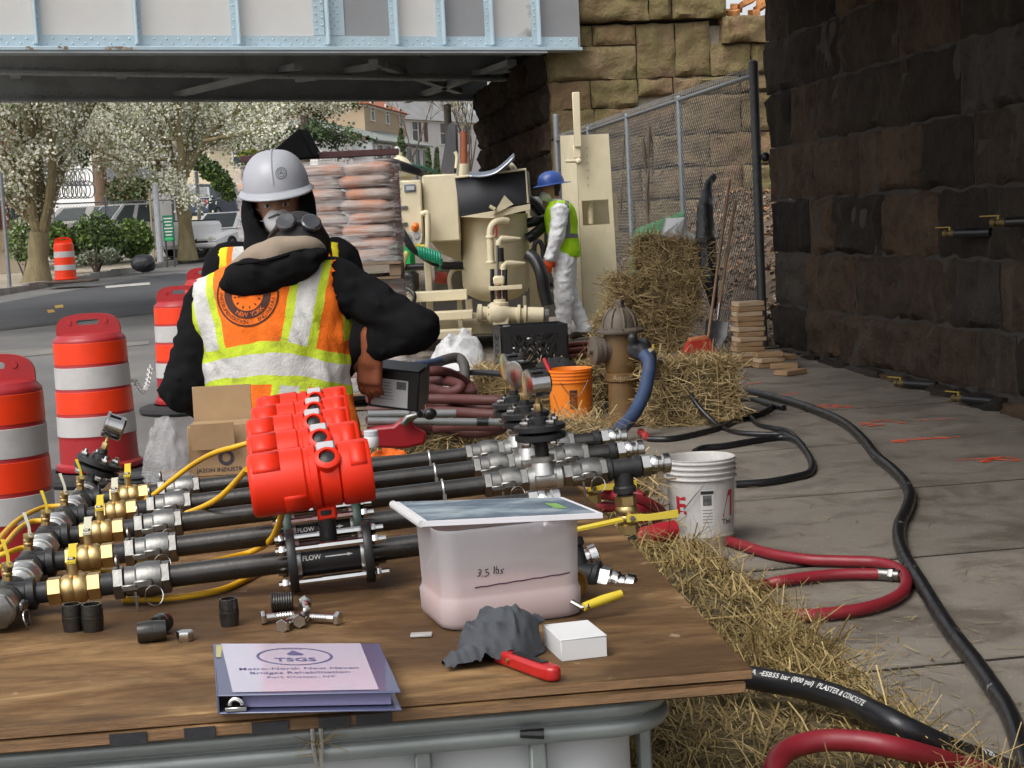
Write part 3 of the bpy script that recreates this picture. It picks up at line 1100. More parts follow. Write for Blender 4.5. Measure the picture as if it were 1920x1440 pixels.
while s < FL:
 for sg in (1, -1):
  a, b = (s, s + hgt) if sg > 0 else (s + hgt, s)
  pts = []
  # clip to 0..FL
  for (q0, z0, q1, z1) in ((a, .30, b, .30 + hgt),):
   lo, hi = 0.0, 1.0
   dq = q1 - q0
   for lim, sgn in ((0.0, 1), (FL, -1)):
    # sgn*(q0 + t dq - lim) >= 0
    A, B = sgn * (q0 - lim), sgn * dq
    if B > 0: lo = max(lo, -A / B)
    elif B < 0: hi = min(hi, -A / B)
   if hi - lo > .01:
    P0, P1 = fp(q0 + dq * lo, z0 + (z1 - z0) * lo), fp(q0 + dq * hi, z0 + (z1 - z0) * hi)
    o_ = V(fdir.y, -fdir.x, 0) * (.003 * sg)
    mb.tube([P0 + o_, P1 + o_], .0032, 3, caps=False)
 s += cell
s = 0
while s < FL:
 mb.tube([fp(s, FZ - .02), fp(s + .02, FZ + .055)], .0022, 3, caps=False)
 s += cell
tag(mb.build('wire_mesh', mat('dull_wire', (.30, .295, .29), .6, .4), fn), kind='stuff')
mb = MB()
p = fp(0, 2.0) + V(.075, -.05, 0)
mb.ball(p, .045, 10, 8); mb.cyl(p, p + V(.1, 0, .02), .008, n=6)
mb.build('black_knob', mat('black_plastic', (.012, .012, .013), .35, var=.1), fn)
# ================================================================== FAR SIDE OF THE STREET
def gp(px, py, d=None, off=.05):
 """Ground point; with d the column at that distance."""
 if d is None:
  return ong(px, py, off)
 p = at(px, py, d)
 return V(p.x, p.y, rz(p.y) + .13)
# --- trees
M_BARK = mat('mossy_bark', (.25, .205, .11), .95, var=.35, vs=5, bump=.7, bs=20, bd=.03, stretch=(1, 1, .3), dirt=.3, dcol=(.10, .085, .05))
M_BARKD = mat('dark_bark', (.11, .085, .065), .95, var=.35, vs=5, bump=.5, bs=20, bd=.03, stretch=(1, 1, .3))
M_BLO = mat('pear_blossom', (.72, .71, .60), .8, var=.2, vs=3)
M_BLO2 = mat('cream_green_blossom', (.60, .61, .47), .8, var=.25, vs=3)  # cream-green blossom tone mixed in at random
M_YLEAF = mat('young_leaf', (.20, .25, .07), .7, var=.3, vs=3)
M_LEAF = mat('shrub_leaf', (.055, .095, .026), .6, var=.4, vs=2)
M_LEAFB = mat('bright_leaf', (.125, .20, .03), .6, var=.35, vs=2)
M_NEED = mat('pine_needles', (.045, .085, .030), .7, var=.4, vs=2)
M_THUJA = mat('thuja_leaf', (.055, .085, .025), .7, var=.35, vs=3)
def clump(mb, p, n, spread, size, rg, mis):
 for _ in range(n):
  q = p + V(rg.gauss(0, spread), rg.gauss(0, spread), rg.gauss(0, spread * .8))
  s = size * rg.uniform(.6, 1.3)
  e = Euler((rg.uniform(0, 6.3), rg.uniform(0, 6.3), 0)).to_matrix()
  a, b = e @ V(s, 0, 0), e @ V(0, s * .8, s * .25)
  mb.add([q - a, q - b, q + a, q + b], [(0, 1, 2, 3)], rg.choice(mis))
def grow(wood, tips, p, d, ln, r, depth, rg, up=.15, wob=.25, split=(2, 3), ang=.55, rmin=.008):
 pts, rs = [p], [r]
 n = 4
 for i in range(n):
  d = (d + V(rg.gauss(0, wob), rg.gauss(0, wob), rg.gauss(0, wob) + up) * .35).normalized()
  p = p + d * (ln / n)
  pts.append(p)
  rs.append(r * (1 - .42 * (i + 1) / n))
  if depth <= 2:
   tips.append((p, depth))
 wood.tube(pts, rs, 6 if r > .03 else 4, caps=False)
 if depth <= 0:
  return
 for k in range(rg.randint(*split)):
  q = pts[rg.randint(2, n)] if k else pts[-1]
  ax = V(rg.gauss(0, 1), rg.gauss(0, 1), rg.gauss(0, .6)).normalized()
  nd = (d + ax * ang * rg.uniform(.6, 1.3)).normalized()
  grow(wood, tips, q, nd, ln * rg.uniform(.6, .85), max(rmin, rs[-1] * rg.uniform(.6, .85)), depth - 1, rg, up, wob, split, ang, rmin)
def pear_tree(label, d, trunk, limbs, seed, tr=.28, nfl=6, spread=.16, size=.05, depth=4, ln=1.3, zmax=None):
 rg = random.Random(seed)
 P = [at(x, y, d) for x, y in trunk]
 P[0] = V(P[0].x, P[0].y, rz(d) + .10)
 root = thing('pear_tree', label, 'tree', Matrix.Translation(P[0]), 'blossoming street trees')
 w = MB()
 k = len(P)
 sp = spline(P, 4)
 rs = [tr * (1.35 - .55 * min(1, i / 3)) if i < 4 else tr * (1 - .25 * i / len(sp)) for i in range(len(sp))]
 w.tube(sp, rs, 12)
 tips = []
 for lb in limbs:
  dd = lb[2] if len(lb) > 2 else 0
  Q = [at(x, y, d + dd * i / max(1, len(lb[0]) - 1)) for i, (x, y) in enumerate(lb[0])]
  r0 = lb[1]
  sq = spline(Q, 4)
  w.tube(sq, [r0 * (1 - .5 * i / len(sq)) for i in range(len(sq))], 9)
  for i in range(2, len(sq)):
   if rg.random() < .55:
    dr = (sq[i] - sq[i - 1]).normalized() + V(rg.gauss(0, .8), rg.gauss(0, .8), rg.gauss(.2, .4))
    grow(w, tips, sq[i], dr.normalized(), ln * rg.uniform(.5, .9), r0 * .3, depth - 2, rg)
  dr = (sq[-1] - sq[-3]).normalized()
  for _ in range(3):
   grow(w, tips, sq[-1], (dr + V(rg.gauss(0, .5), rg.gauss(0, .5), rg.gauss(0, .3))).normalized(), ln, r0 * .42, depth - 1, rg)
 w.build('trunk', M_BARK, root)
 c = MB()
 for p, dep in tips:
  if zmax and p.z > zmax:
   continue
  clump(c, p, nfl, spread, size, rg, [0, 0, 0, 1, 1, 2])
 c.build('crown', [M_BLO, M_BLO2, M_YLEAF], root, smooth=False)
 return root
pear_tree('blossoming pear tree behind the far orange drum, trunk split low into many limbs', 39, [(70, 530), (72, 470), (74, 435)],
          [([(74, 440), (52, 390), (40, 330), (22, 260), (2, 200)], .13, .5), ([(74, 440), (62, 400), (60, 330), (58, 240), (48, 160)], .15, -.6), ([(76, 440), (72, 340), (70, 260), (74, 180), (70, 120)], .15, .6), ([(78, 440), (92, 380), (98, 300), (88, 230), (92, 150)], .13, -1),
           ([(78, 436), (100, 360), (125, 290), (150, 235), (182, 180)], .15, .3), ([(40, 335), (20, 300), (-10, 275), (-40, 250)], .08, -1), ([(66, 300), (30, 240), (-20, 200)], .07, -1.2)], 4, tr=.30, nfl=12, size=.038, zmax=6.8)
pear_tree('blossoming pear tree beside the green sign, with a single leaning trunk', 52, [(352, 487), (345, 400), (335, 345)],
          [([(335, 350), (300, 320), (262, 290), (210, 265), (180, 245)], .12, -1), ([(335, 350), (325, 300), (305, 260), (290, 210), (270, 150)], .13, 1), ([(338, 350), (340, 290), (332, 230), (330, 160)], .13, -.5), ([(340, 350), (352, 300), (360, 240), (380, 150)], .12, .8),
           ([(340, 345), (370, 285), (395, 250), (430, 220), (470, 190)], .11, 1.5), ([(300, 315), (280, 270), (240, 230), (200, 200)], .08, -1.5), ([(380, 265), (430, 255), (480, 245), (520, 225)], .07, 0), ([(325, 300), (290, 300), (250, 310), (225, 300)], .05, -2)], 9, tr=.27, nfl=12, spread=.22, size=.045, ln=1.6, zmax=7.5)
pear_tree('distant blossoming pear tree between the two nearer ones', 66, [(236, 470), (238, 330)],
          [([(238, 340), (215, 270), (190, 210)], .12), ([(238, 340), (245, 260), (260, 190)], .12), ([(240, 340), (280, 270), (330, 220)], .1), ([(236, 340), (200, 300), (165, 260), (130, 235)], .1)], 14, tr=.16, nfl=9, spread=.3, size=.08, ln=2.0, depth=4, zmax=7.5)
pear_tree('distant blossoming pear tree above the white parked car', 74, [(478, 430), (472, 330)],
          [([(472, 335), (440, 270), (410, 200)], .12), ([(472, 335), (470, 260), (465, 190)], .12), ([(474, 335), (500, 270), (525, 215)], .1)], 17, tr=.14, nfl=9, spread=.32, size=.085, ln=2.0, zmax=8)
# --- pine
def pine_tree():
 rg = random.Random(31)
 d = 72
 b = V(at(560, 300, d).x, d, rz(d))
 root = thing('pine_tree', 'dark green pine tree in front of the tan house', 'tree', Matrix.Translation(b))
 w = MB(); c = MB()
 top = at(566, 60, d)
 w.tube([b, b.lerp(top, .5) + V(.1, 0, 0), top], [.3, .22, .08], 8)
 for i in range(46):
  u = rg.uniform(.52, 1)
  p = b.lerp(top, u)
  a = rg.uniform(0, 2 * PI)
  L_ = rg.uniform(1.5, 3.3) * (1.15 - .5 * u)
  dr = V(math.cos(a), math.sin(a), rg.uniform(-.3, .05))
  pts = [p + dr * L_ * k / 4 + V(0, 0, -.12 * L_ * (k / 4) ** 2) for k in range(5)]
  w.tube(pts, [.05, .04, .03, .02, .012], 4, caps=False)
  for q in pts[1:]:
   for _ in range(5):
    o = q + V(rg.gauss(0, .22), rg.gauss(0, .22), rg.gauss(-.05, .12))
    clump(c, o, 9, .14, .07, rg, [0, 0, 1])
 w.build('trunk', M_BARKD, root)
 c.build('crown', [M_NEED, mat('pine_needles_tip', (.08, .13, .04), .7, var=.3)], root, smooth=False)
pine_tree()
# --- leafless tree by the abutment, ivy-grey twigs
def bare_tree(px, py, d, h, seed, label, lean=0.0, r=.12, depth=5, buds=True):
 rg = random.Random(seed)
 b = at(px, py, d); b = V(b.x, d, rz(d) + .1)
 root = thing('bare_tree', label, 'tree', Matrix.Translation(b), 'leafless trees beyond the bridge')
 w = MB(); tips = []
 grow(w, tips, b, V(lean, 0, 1), h, r, depth, rg, up=.22, wob=.2, split=(2, 4), ang=.6, rmin=.012)
 w.build('trunk', M_BARKD, root)
 if buds:
  c = MB()
  for p, dep in tips:
   if rg.random() < .35:
    clump(c, p, 2, .1, .035, rg, [0])
  c.build('crown', [mat('spring_buds', (.33, .28, .09), .8, var=.3)], root, smooth=False)
bare_tree(872, 470, 62, 3.0, 3, 'leafless budding tree left of the far abutment, behind the brown exhaust stack')
bare_tree(915, 470, 78, 3.6, 8, 'thin leafless tree close against the far abutment')
bare_tree(800, 470, 96, 4.2, 12, 'pale leafless tree in front of the white house', r=.14)
# --- shrubs and hedges
def leaf_mass(name, label, cells, d, n, size, mats_, seed, cat, group=None):
 rg = random.Random(seed)
 x = sum(c[0] for c in cells) / len(cells)
 b = at(x, 450, d); b = V(b.x, d, rz(d) + .13)
 root = thing(name, label, cat, Matrix.Translation(b), group)
 w = MB()
 for i in range(7):
  a = rg.uniform(0, 6.3)
  w.tube([b, b + V(math.cos(a) * .15, math.sin(a) * .15, .3), b + V(math.cos(a) * .4, math.sin(a) * .4, .7)], [.03, .02, .008], 5)
 w.build('stem', M_BARKD, root)
 c = MB()
 tot = sum(cc[2] * cc[3] for cc in cells)
 for (px, py, rx, ry) in cells:
  k = int(n * rx * ry / tot)
  p = at(px, py, d)
  s = d / FPX
  for _ in range(k):
   u = V(rg.gauss(0, 1), rg.gauss(0, 1), rg.gauss(0, 1)).normalized() * (rg.random() ** .28)
   lump = 1 + .22 * noise.noise(u * 3 + V(seed, 0, 0))
   q = p + V(u.x * rx * s * lump, u.y * min(rx, ry) * s * lump, u.z * ry * s * lump)
   clump(c, q, 1, .02, size, rg, list(range(len(mats_))))
 c.build('foliage', mats_, root, smooth=False)
 return root
leaf_mass('shrub', 'dark green shrub in front of the white pickup truck', [(180, 445, 48, 45), (155, 460, 35, 35), (205, 460, 35, 35)], 44, 4200, .05, [M_LEAF, M_LEAF, M_LEAFB], 2, 'shrub', 'shrubs across the street')
leaf_mass('shrub', 'bright green round shrub left of the green sign', [(250, 447, 35, 36), (265, 455, 22, 28)], 45, 3000, .05, [M_LEAFB, M_LEAFB, M_LEAF], 3, 'shrub', 'shrubs across the street')
leaf_mass('shrub', 'grey-green loose shrub at the foot of the cream building', [(40, 452, 26, 40)], 43, 1500, .05, [mat('grey_leaf', (.20, .23, .15), .7, var=.3), M_LEAFB], 4, 'shrub', 'shrubs across the street')
leaf_mass('shrub', 'mid green shrub right behind the forked pear trunk', [(108, 452, 28, 36), (120, 470, 18, 22)], 43.5, 2000, .05, [M_LEAFB, M_LEAF], 5, 'shrub', 'shrubs across the street')
leaf_mass('ground_cover_plant', 'low grey-green plants along the far pavement edge', [(170, 482, 14, 12), (205, 478, 18, 14), (150, 487, 12, 9)], 43, 900, .04, [mat('sage_leaf', (.22, .25, .17), .7, var=.3)], 6, 'plant')
leaf_mass('hedge', 'long weeping evergreen hedge sloping down behind the sign pole', [(375, 305, 18, 18), (395, 320, 20, 20), (415, 340, 20, 22), (430, 360, 16, 18)], 70, 2600, .07, [M_LEAF, M_NEED, M_LEAFB], 7, 'hedge')
leaf_mass('flowering_shrub', 'yellow-green flowering shrub on the slope by the steps', [(412, 348, 14, 10), (470, 290, 22, 10)], 72, 900, .06, [mat('forsythia', (.42, .40, .04), .7, var=.3), M_LEAFB], 8, 'shrub')
leaf_mass('evergreen_tree', 'dark evergreen tree behind the razor wire', [(140, 265, 32, 45), (150, 235, 24, 40)], 62, 2600, .09, [M_NEED, M_LEAF], 9, 'tree')
leaf_mass('ivy_mass', 'tangled brown-green bushes behind the chain-link yard fence', [(240, 360, 45, 28), (300, 345, 45, 18)], 63, 1800, .08, [mat('olive_leaf', (.16, .15, .07), .8, var=.4), M_LEAF], 10, 'bush')
def thuja(px, ytop, ybot, hw, d, seed, label):
 rg = random.Random(seed)
 a, b = at(px, ybot, d), at(px, ytop, d)
 base = V(a.x, a.y, a.z - .8)
 root = thing('arborvitae', label, 'tree', Matrix.Translation(base), 'clipped evergreens before the houses')
 w = MB(); w.cyl(base, base.lerp(b, .8), .06, .02, 6); w.build('trunk', M_BARKD, root)
 c = MB()
 for _ in range(700):
  u = rg.random() ** .7
  r = hw * d / FPX * (1 - u) ** .8 * (rg.random() ** .3)
  an = rg.uniform(0, 6.3)
  clump(c, a.lerp(b, u) + V(r * math.cos(an), r * math.sin(an), 0), 1, .03, .09, rg, [0, 0, 1])
 c.build('crown', [M_THUJA, M_LEAF], root, smooth=False)
thuja(752, 242, 320, 15, 100, 1, 'tallest clipped evergreen, in front of the grey porch')
thuja(803, 278, 340, 10, 98, 2, 'small pointed evergreen right of the grey porch')
thuja(819, 277, 340, 7, 97, 3, 'narrow pointed evergreen nearest the dark rubber flap')

# --- buildings
M_CREAMW = mat('cream_stucco', (.66, .55, .42), .9, var=.08, vs=1)
M_WHITES = mat('white_siding', (.8, .8, .79), .7, var=.06, vs=1)
def m_siding(name, col, per=6.5):
 t = NT(name)
 z = t.xyz()[2]
 s = t.math('FRACT', t.math('MULTIPLY', z, per))
 t.set(Base_Color=t.mix(t.ramp(t.noise(.8, 4), [(.3, 0), (.8, .25)]), col, mul(col, .75)), Roughness=.8)
 t.bump(s, .9, .03)
 return t.m
M_TANS = m_siding('tan_shingle', (.52, .40, .27))
M_WSID = m_siding('white_clapboard', (.76, .75, .75))
M_REDR = mat('red_roof', (.36, .115, .055), .85, var=.2, vs=1.5)
M_GREYR = mat('grey_roof', (.25, .25, .245), .85, var=.2, vs=1)
M_TRIMW = mat('white_trim', (.72, .71, .68), .6, var=.05)
M_GLASS = mat('dark_window_glass', (.06, .07, .08), .08, var=.2, vs=.7, spec=.7)
def face_frame(p0, p1):
 """x along p0->p1 (horizontal), y into the building, z up."""
 x = V(p1.x - p0.x, p1.y - p0.y, 0).normalized()
 y = V(-x.y, x.x, 0)
 m = Matrix((x, y, V(0, 0, 1))).transposed().to_4x4()
 m.translation = V(p0.x, p0.y, 0)
 return m, (V(p1.x - p0.x, p1.y - p0.y, 0)).length
def window(root, M, x, z, w_, h_, trim=M_TRIMW, glass=M_GLASS, fr=.09, mull=True):
 mb = MB()
 for (cx, cz, sx, sz) in ((x, z + h_ / 2 + fr / 2, w_ + 2 * fr, fr), (x, z - h_ / 2 - fr / 2, w_ + 2 * fr + .1, fr), (x - w_ / 2 - fr / 2, z, fr, h_), (x + w_ / 2 + fr / 2, z, fr, h_)):
  mb.box((cx, -.06, cz), (sx, .12, sz), M)
 if mull:
  mb.box((x, -.04, z), (w_, .08, .06), M)
 o = mb.build('window', trim, root)
 g = MB(); g.box((x, -.012, z), (w_, .02, h_), M); g.build('pane', glass, o)
 return o
def house(name, label, p0, p1, depth, zb, ze, wallm, roofm, rise, win=(), overhang=.4, ridge='along', group='houses up the hill'):
 M, L_ = face_frame(p0, p1)
 root = thing(name, label, 'house', M @ Matrix.Translation((0, 0, zb)), group)
 mb = MB(); mb.box((L_ / 2, depth / 2, (zb + ze) / 2), (L_, depth, ze - zb), M); mb.build('wall', wallm, root)
 mb = MB()
 o = overhang
 if ridge == 'along':
  vs = [(-o, -o, ze - .05), (L_ + o, -o, ze - .05), (L_ + o, depth + o, ze - .05), (-o, depth + o, ze - .05), (-o, depth / 2, ze + rise), (L_ + o, depth / 2, ze + rise)]
  fs = [(0, 1, 5, 4), (2, 3, 4, 5), (0, 4, 3), (1, 2, 5), (3, 2, 1, 0)]
 else:
  vs = [(-o, -o, ze - .05), (L_ + o, -o, ze - .05), (L_ + o, depth + o, ze - .05), (-o, depth + o, ze - .05), (L_ / 2, -o, ze + rise), (L_ / 2, depth + o, ze + rise)]
  fs = [(0, 4, 5, 3), (1, 2, 5, 4), (0, 1, 4), (2, 3, 5), (3, 2, 1, 0)]
 mb.add(vs, fs, 0, M)
 mb.build('roof', roofm, root)
 for (x, z, w_, h_) in win:
  window(root, M, x * L_, z, w_, h_)
 mb = MB(); mb.box((L_ / 2, -.05, ze - .12), (L_ + .1, .1, .2), M); mb.build('eave_board', M_TRIMW, root)
 return root, M, L_
def zpx(px, py, d):
 return at(px, py, d).z
# tan house with red roof, its long face receding to the right
A, B = at(688, 300, 118), at(764, 300, 131)
zt = zpx(690, 193, 118)
zw = zpx(726, 216, 124); zl = zpx(726, 300, 124)
th, MT, LT = house('tan_house', 'tan shingled house with red roof and three white upper windows', A, B, 8, rz(120) - 2, zt, M_TANS, M_REDR, 2.2,
                   [(.17, zw + .1, .85, 1.35), (.52, zw + .1, .85, 1.35), (.86, zw + .1, .85, 1.35)])
def porch():
 q0, q1 = at(700, 300, 112), at(802, 300, 124)
 M, L_ = face_frame(q0, q1)
 zt_, zb_ = zpx(705, 262, 112), zpx(700, 310, 112) - 2
 root = thing('sun_porch', 'grey sun porch with wide windows below the tan house', 'porch', M @ Matrix.Translation((0, 0, zb_)))
 mb = MB(); mb.box((L_ / 2, 1.5, (zb_ + zt_) / 2), (L_, 3, zt_ - zb_), M); mb.build('wall', mat('grey_trim', (.45, .46, .48), .7), root)
 mb = MB()
 mb.add([(-.4, -.4, zt_), (L_ + .4, -.4, zt_), (L_ + .4, 3.2, zt_ + 1.3), (-.4, 3.2, zt_ + 1.3)], [(0, 1, 2, 3)], 0, M)
 mb.add([(-.4, -.4, zt_ - .12), (L_ + .4, -.4, zt_ - .12), (L_ + .4, -.4, zt_), (-.4, -.4, zt_)], [(0, 1, 2, 3)], 0, M)
 mb.build('roof', mat('green_grey_roof', (.24, .26, .24), .85, var=.15, vs=1), root)
 for x in (.1, .24, .62, .78, .92):
  window(root, M, x * L_, zt_ - .95, L_ * .1, 1.25, mull=False)
porch()
A, B = at(752, 300, 140), at(905, 300, 152)
house('white_house', 'white clapboard house with grey roof and brown shutters behind the bare trees', A, B, 9, rz(140) - 2, zpx(752, 222, 140), M_WSID, M_GREYR, 3.5, [(.17, zpx(780, 245, 143), .9, 1.9), (.5, zpx(830, 250, 146), .9, 1.9), (.8, zpx(870, 250, 148), .9, 1.9)], group='houses up the hill')
mb = MB(); M_, L_ = face_frame(A, B)
wr = thing('shutter_pair', 'brown shutters beside the window of the white house', 'shutters', M_ @ Matrix.Translation((.27 * L_, -.1, zpx(790, 245, 143) - 1)))
for x in (.225, .30):
 mb = MB(); mb.box((x * L_, -.06, zpx(790, 245, 143)), (.5, .06, 1.9), M_); mb.build('shutter', mat('brown_shutter', (.13, .07, .06), .7), wr)
A, B = at(596, 306, 108), at(662, 306, 110)
house('white_house', 'small white house partly hidden behind the pine tree', A, B, 7, rz(108) - 2, zpx(600, 258, 108), M_WSID, M_GREYR, 1.5, [(.2, zpx(612, 290, 108), .45, .5), (.6, zpx(640, 290, 108), .45, .5)])
A, B = at(395, 330, 95), at(470, 330, 96)
house('cream_house', 'cream house front behind the hedge and steps', A, B, 7, rz(95) - 2, zpx(400, 262, 95), mat('cream_siding', (.62, .54, .38), .8, var=.08), M_GREYR, 1.5, [(.75, zpx(445, 290, 95), .8, .9)])
st_ = thing('stone_steps', 'pale concrete steps climbing the slope right of the hedge', 'steps', Matrix.Translation(at(432, 352, 84)))
for i in range(6):
 a = at(432, 350 - i * 7, 84 + i * .6)
 mb = MB(); mb.box((0, .3, 0), (1.2, .6, .24), Matrix.Translation(a), bev=.02); mb.build('step', mat('pale_concrete', (.48, .42, .33), .9, vs=2), st_)
A, B = at(195, 340, 80), at(330, 340, 84)
gr, MGa, LGa = house('white_garage', 'low white garage wall behind the yard fence', A, B, 6, rz(80) - 1, zpx(200, 272, 80), M_WHITES, M_GREYR, .4, [])
mb = MB(); mb.box((LGa / 2, -.03, zpx(250, 326, 81)), (LGa, .06, .55), MGa); mb.build('grey_band', mat('grey_band', (.36, .38, .40), .8), gr)
# cream corner building at the left edge
A, B = at(-60, 480, 46), at(58, 480, 47.5)
cb, MC, LC = house('corner_building', 'cream stucco corner building with red window trim at the left edge', A, B, 8, rz(46) - .2, zpx(0, 205, 46), M_CREAMW, M_REDR, 1.0, [], .5)
mb = MB()
for k in range(2):
 x = LC * (.40 + .38 * k)
 mb = MB(); mb.box((x, -.03, zpx(10, 385, 46)), (.62, .1, 1.35), MC); wn_ = mb.build('window', mat('red_trim', (.22, .06, .045), .7), cb)
 g = MB(); g.box((x, -.10, zpx(10, 385, 46)), (.46, .05, 1.2), MC); g.build('pane', M_GLASS, wn_)
mb = MB(); mb.box((LC / 2, -.35, zpx(0, 262, 46)), (LC + .4, .8, .5), MC, bev=.1); mb.build('awning', mat('red_awning', (.30, .07, .05), .8, vs=2), cb)
mb = MB(); mb.box((LC / 2, -.06, zpx(10, 450, 46)), (LC, .12, .55), MC); mb.build('plinth', mat('tan_plinth', (.45, .34, .23), .9), cb)

# --- yard fence with razor wire, poles, signs
yf = thing('yard_fence', 'chain-link yard fence topped with coiled razor wire', 'fence', Matrix.Translation(gp(105, 480, 47.5)))
pp = [(105, 47.5), (205, 49.5), (300, 52), (330, 53)]
pts = [gp(px, 470, d) for px, d in pp]
for p in pts:
 mb = MB(); mb.cyl(p, p + V(0, 0, 2.1), .045, n=8); mb.ball(p + V(0, 0, 2.1), .06, 8, 6); mb.build('post', M_GALV, yf)
for a, b in zip(pts[:-1], pts[1:]):
 for h in (.1, 1.95):
  mb = MB(); mb.cyl(a + V(0, 0, h), b + V(0, 0, h), .022, n=6); mb.build('rail', M_GALV, yf)
mb = MB()
for a, b in zip(pts[:2], pts[1:3]):
 L_ = (b - a).length; d_ = (b - a).normalized()
 s = -1.85
 while s < L_:
  for q0, q1 in ((s, s + 1.85), (s + 1.85, s)):
   lo = max(0, min(1, (0 - q0) / (q1 - q0))); hi = max(0, min(1, (L_ - q0) / (q1 - q0)))
   lo, hi = min(lo, hi), max(lo, hi)
   if hi - lo > .02:
    mb.tube([a + d_ * (q0 + (q1 - q0) * lo) + V(0, 0, .1 + 1.85 * lo), a + d_ * (q0 + (q1 - q0) * hi) + V(0, 0, .1 + 1.85 * hi)], .004, 3, caps=False)
  s += .12
tag(mb.build('wire_mesh', M_GALV, yf), kind='stuff')
mb = MB()
for (z, rr_) in ((2.35, .26), (2.72, .26)):
 a, b = pts[0] + V(0, 0, z), pts[0].lerp(pts[1], .72) + V(0, 0, z)
 d_ = (b - a).normalized(); sx = V(-d_.y, d_.x, 0)
 n_ = 9 * 16
 mb.tube([a.lerp(b, i / n_) + sx * rr_ * math.cos(i * 2 * PI / 16) + V(0, 0, rr_ * math.sin(i * 2 * PI / 16)) for i in range(n_ + 1)], .018, 4, caps=False)
mb.build('razor_wire', M_GALV, yf)
def pole(name, label, px, ytop, ybot, d, r, m, cat='pole', z0=None):
 a, b = at(px, ybot, d), at(px, ytop, d)
 base = V(a.x, a.y, rz(d) + .13 if z0 is None else a.z)
 o = MB(); o.cyl(base, V(a.x, a.y, b.z), r, r * .96, 10); o.ball(V(a.x, a.y, b.z), (r, r, r * .5), 8, 5)
 return tag(o.build(name, m, origin=tuple(base)), label, cat)
pole('sign_pole', 'slim grey metal pole at the kerb left of the forked pear tree', 19, 325, 545, 37, .045, M_GALV)
pole('steel_bollard', 'thick pale steel gate post left of the green sign', 300, 345, 476, 50, .10, mat('pale_paint', (.5, .52, .54), .6))
pole('wooden_stake', 'thin yellowish stake beside the pale gate post', 288, 358, 470, 50, .035, mat('yellowed_wood', (.45, .38, .25), .8))
pole('sign_pole', 'thin grey pole with a dark box, right of the leaning pear trunk', 376, 322, 440, 56, .07, M_GALV)
pole('utility_pole', 'brown timber utility pole rising behind the razor wire', 192, 262, 400, 66, .28, mat('brown_timber', (.20, .13, .085), .9, var=.25, vs=3, stretch=(1, 1, .2)))
pole('steel_pipe', 'white capped pipe standing beside the tall dark flap', 850, 198, 420, 30, .075, mat('white_pipe', (.62, .58, .52), .6), 'pipe')
sg = thing('green_sign', 'green notice board with white lettering on two posts', 'sign', Matrix.Translation(gp(316, 475, 49)))
a, b = at(304, 404, 49), at(328, 452, 49)
mb = MB(); mb.box(((a.x + b.x) / 2, 49, (a.z + b.z) / 2), (b.x - a.x, .04, a.z - b.z), bev=.01); pn = mb.build('panel', mat('sign_green', (.015, .16, .085), .5), sg)
for k in range(6):
 mb = MB(); mb.box(((a.x + b.x) / 2, 48.975, a.z - .1 - k * .1), ((b.x - a.x) * (.8 - .12 * (k % 3)), .006, .035)); mb.build('text_line', M_TRIMW, pn)
for x in (a.x + .05, b.x - .05):
 mb = MB(); mb.cyl((x, 49.03, rz(49)), (x, 49.03, b.z + .1), .03, n=6); mb.build('post', M_GALVD, sg)
mb = MB(); mb.ball(((a.x + b.x) / 2, 48.96, b.z + .06), (.14, .01, .06), 12, 6); mb.build('badge', mat('badge_green', (.03, .42, .12), .5), sg)

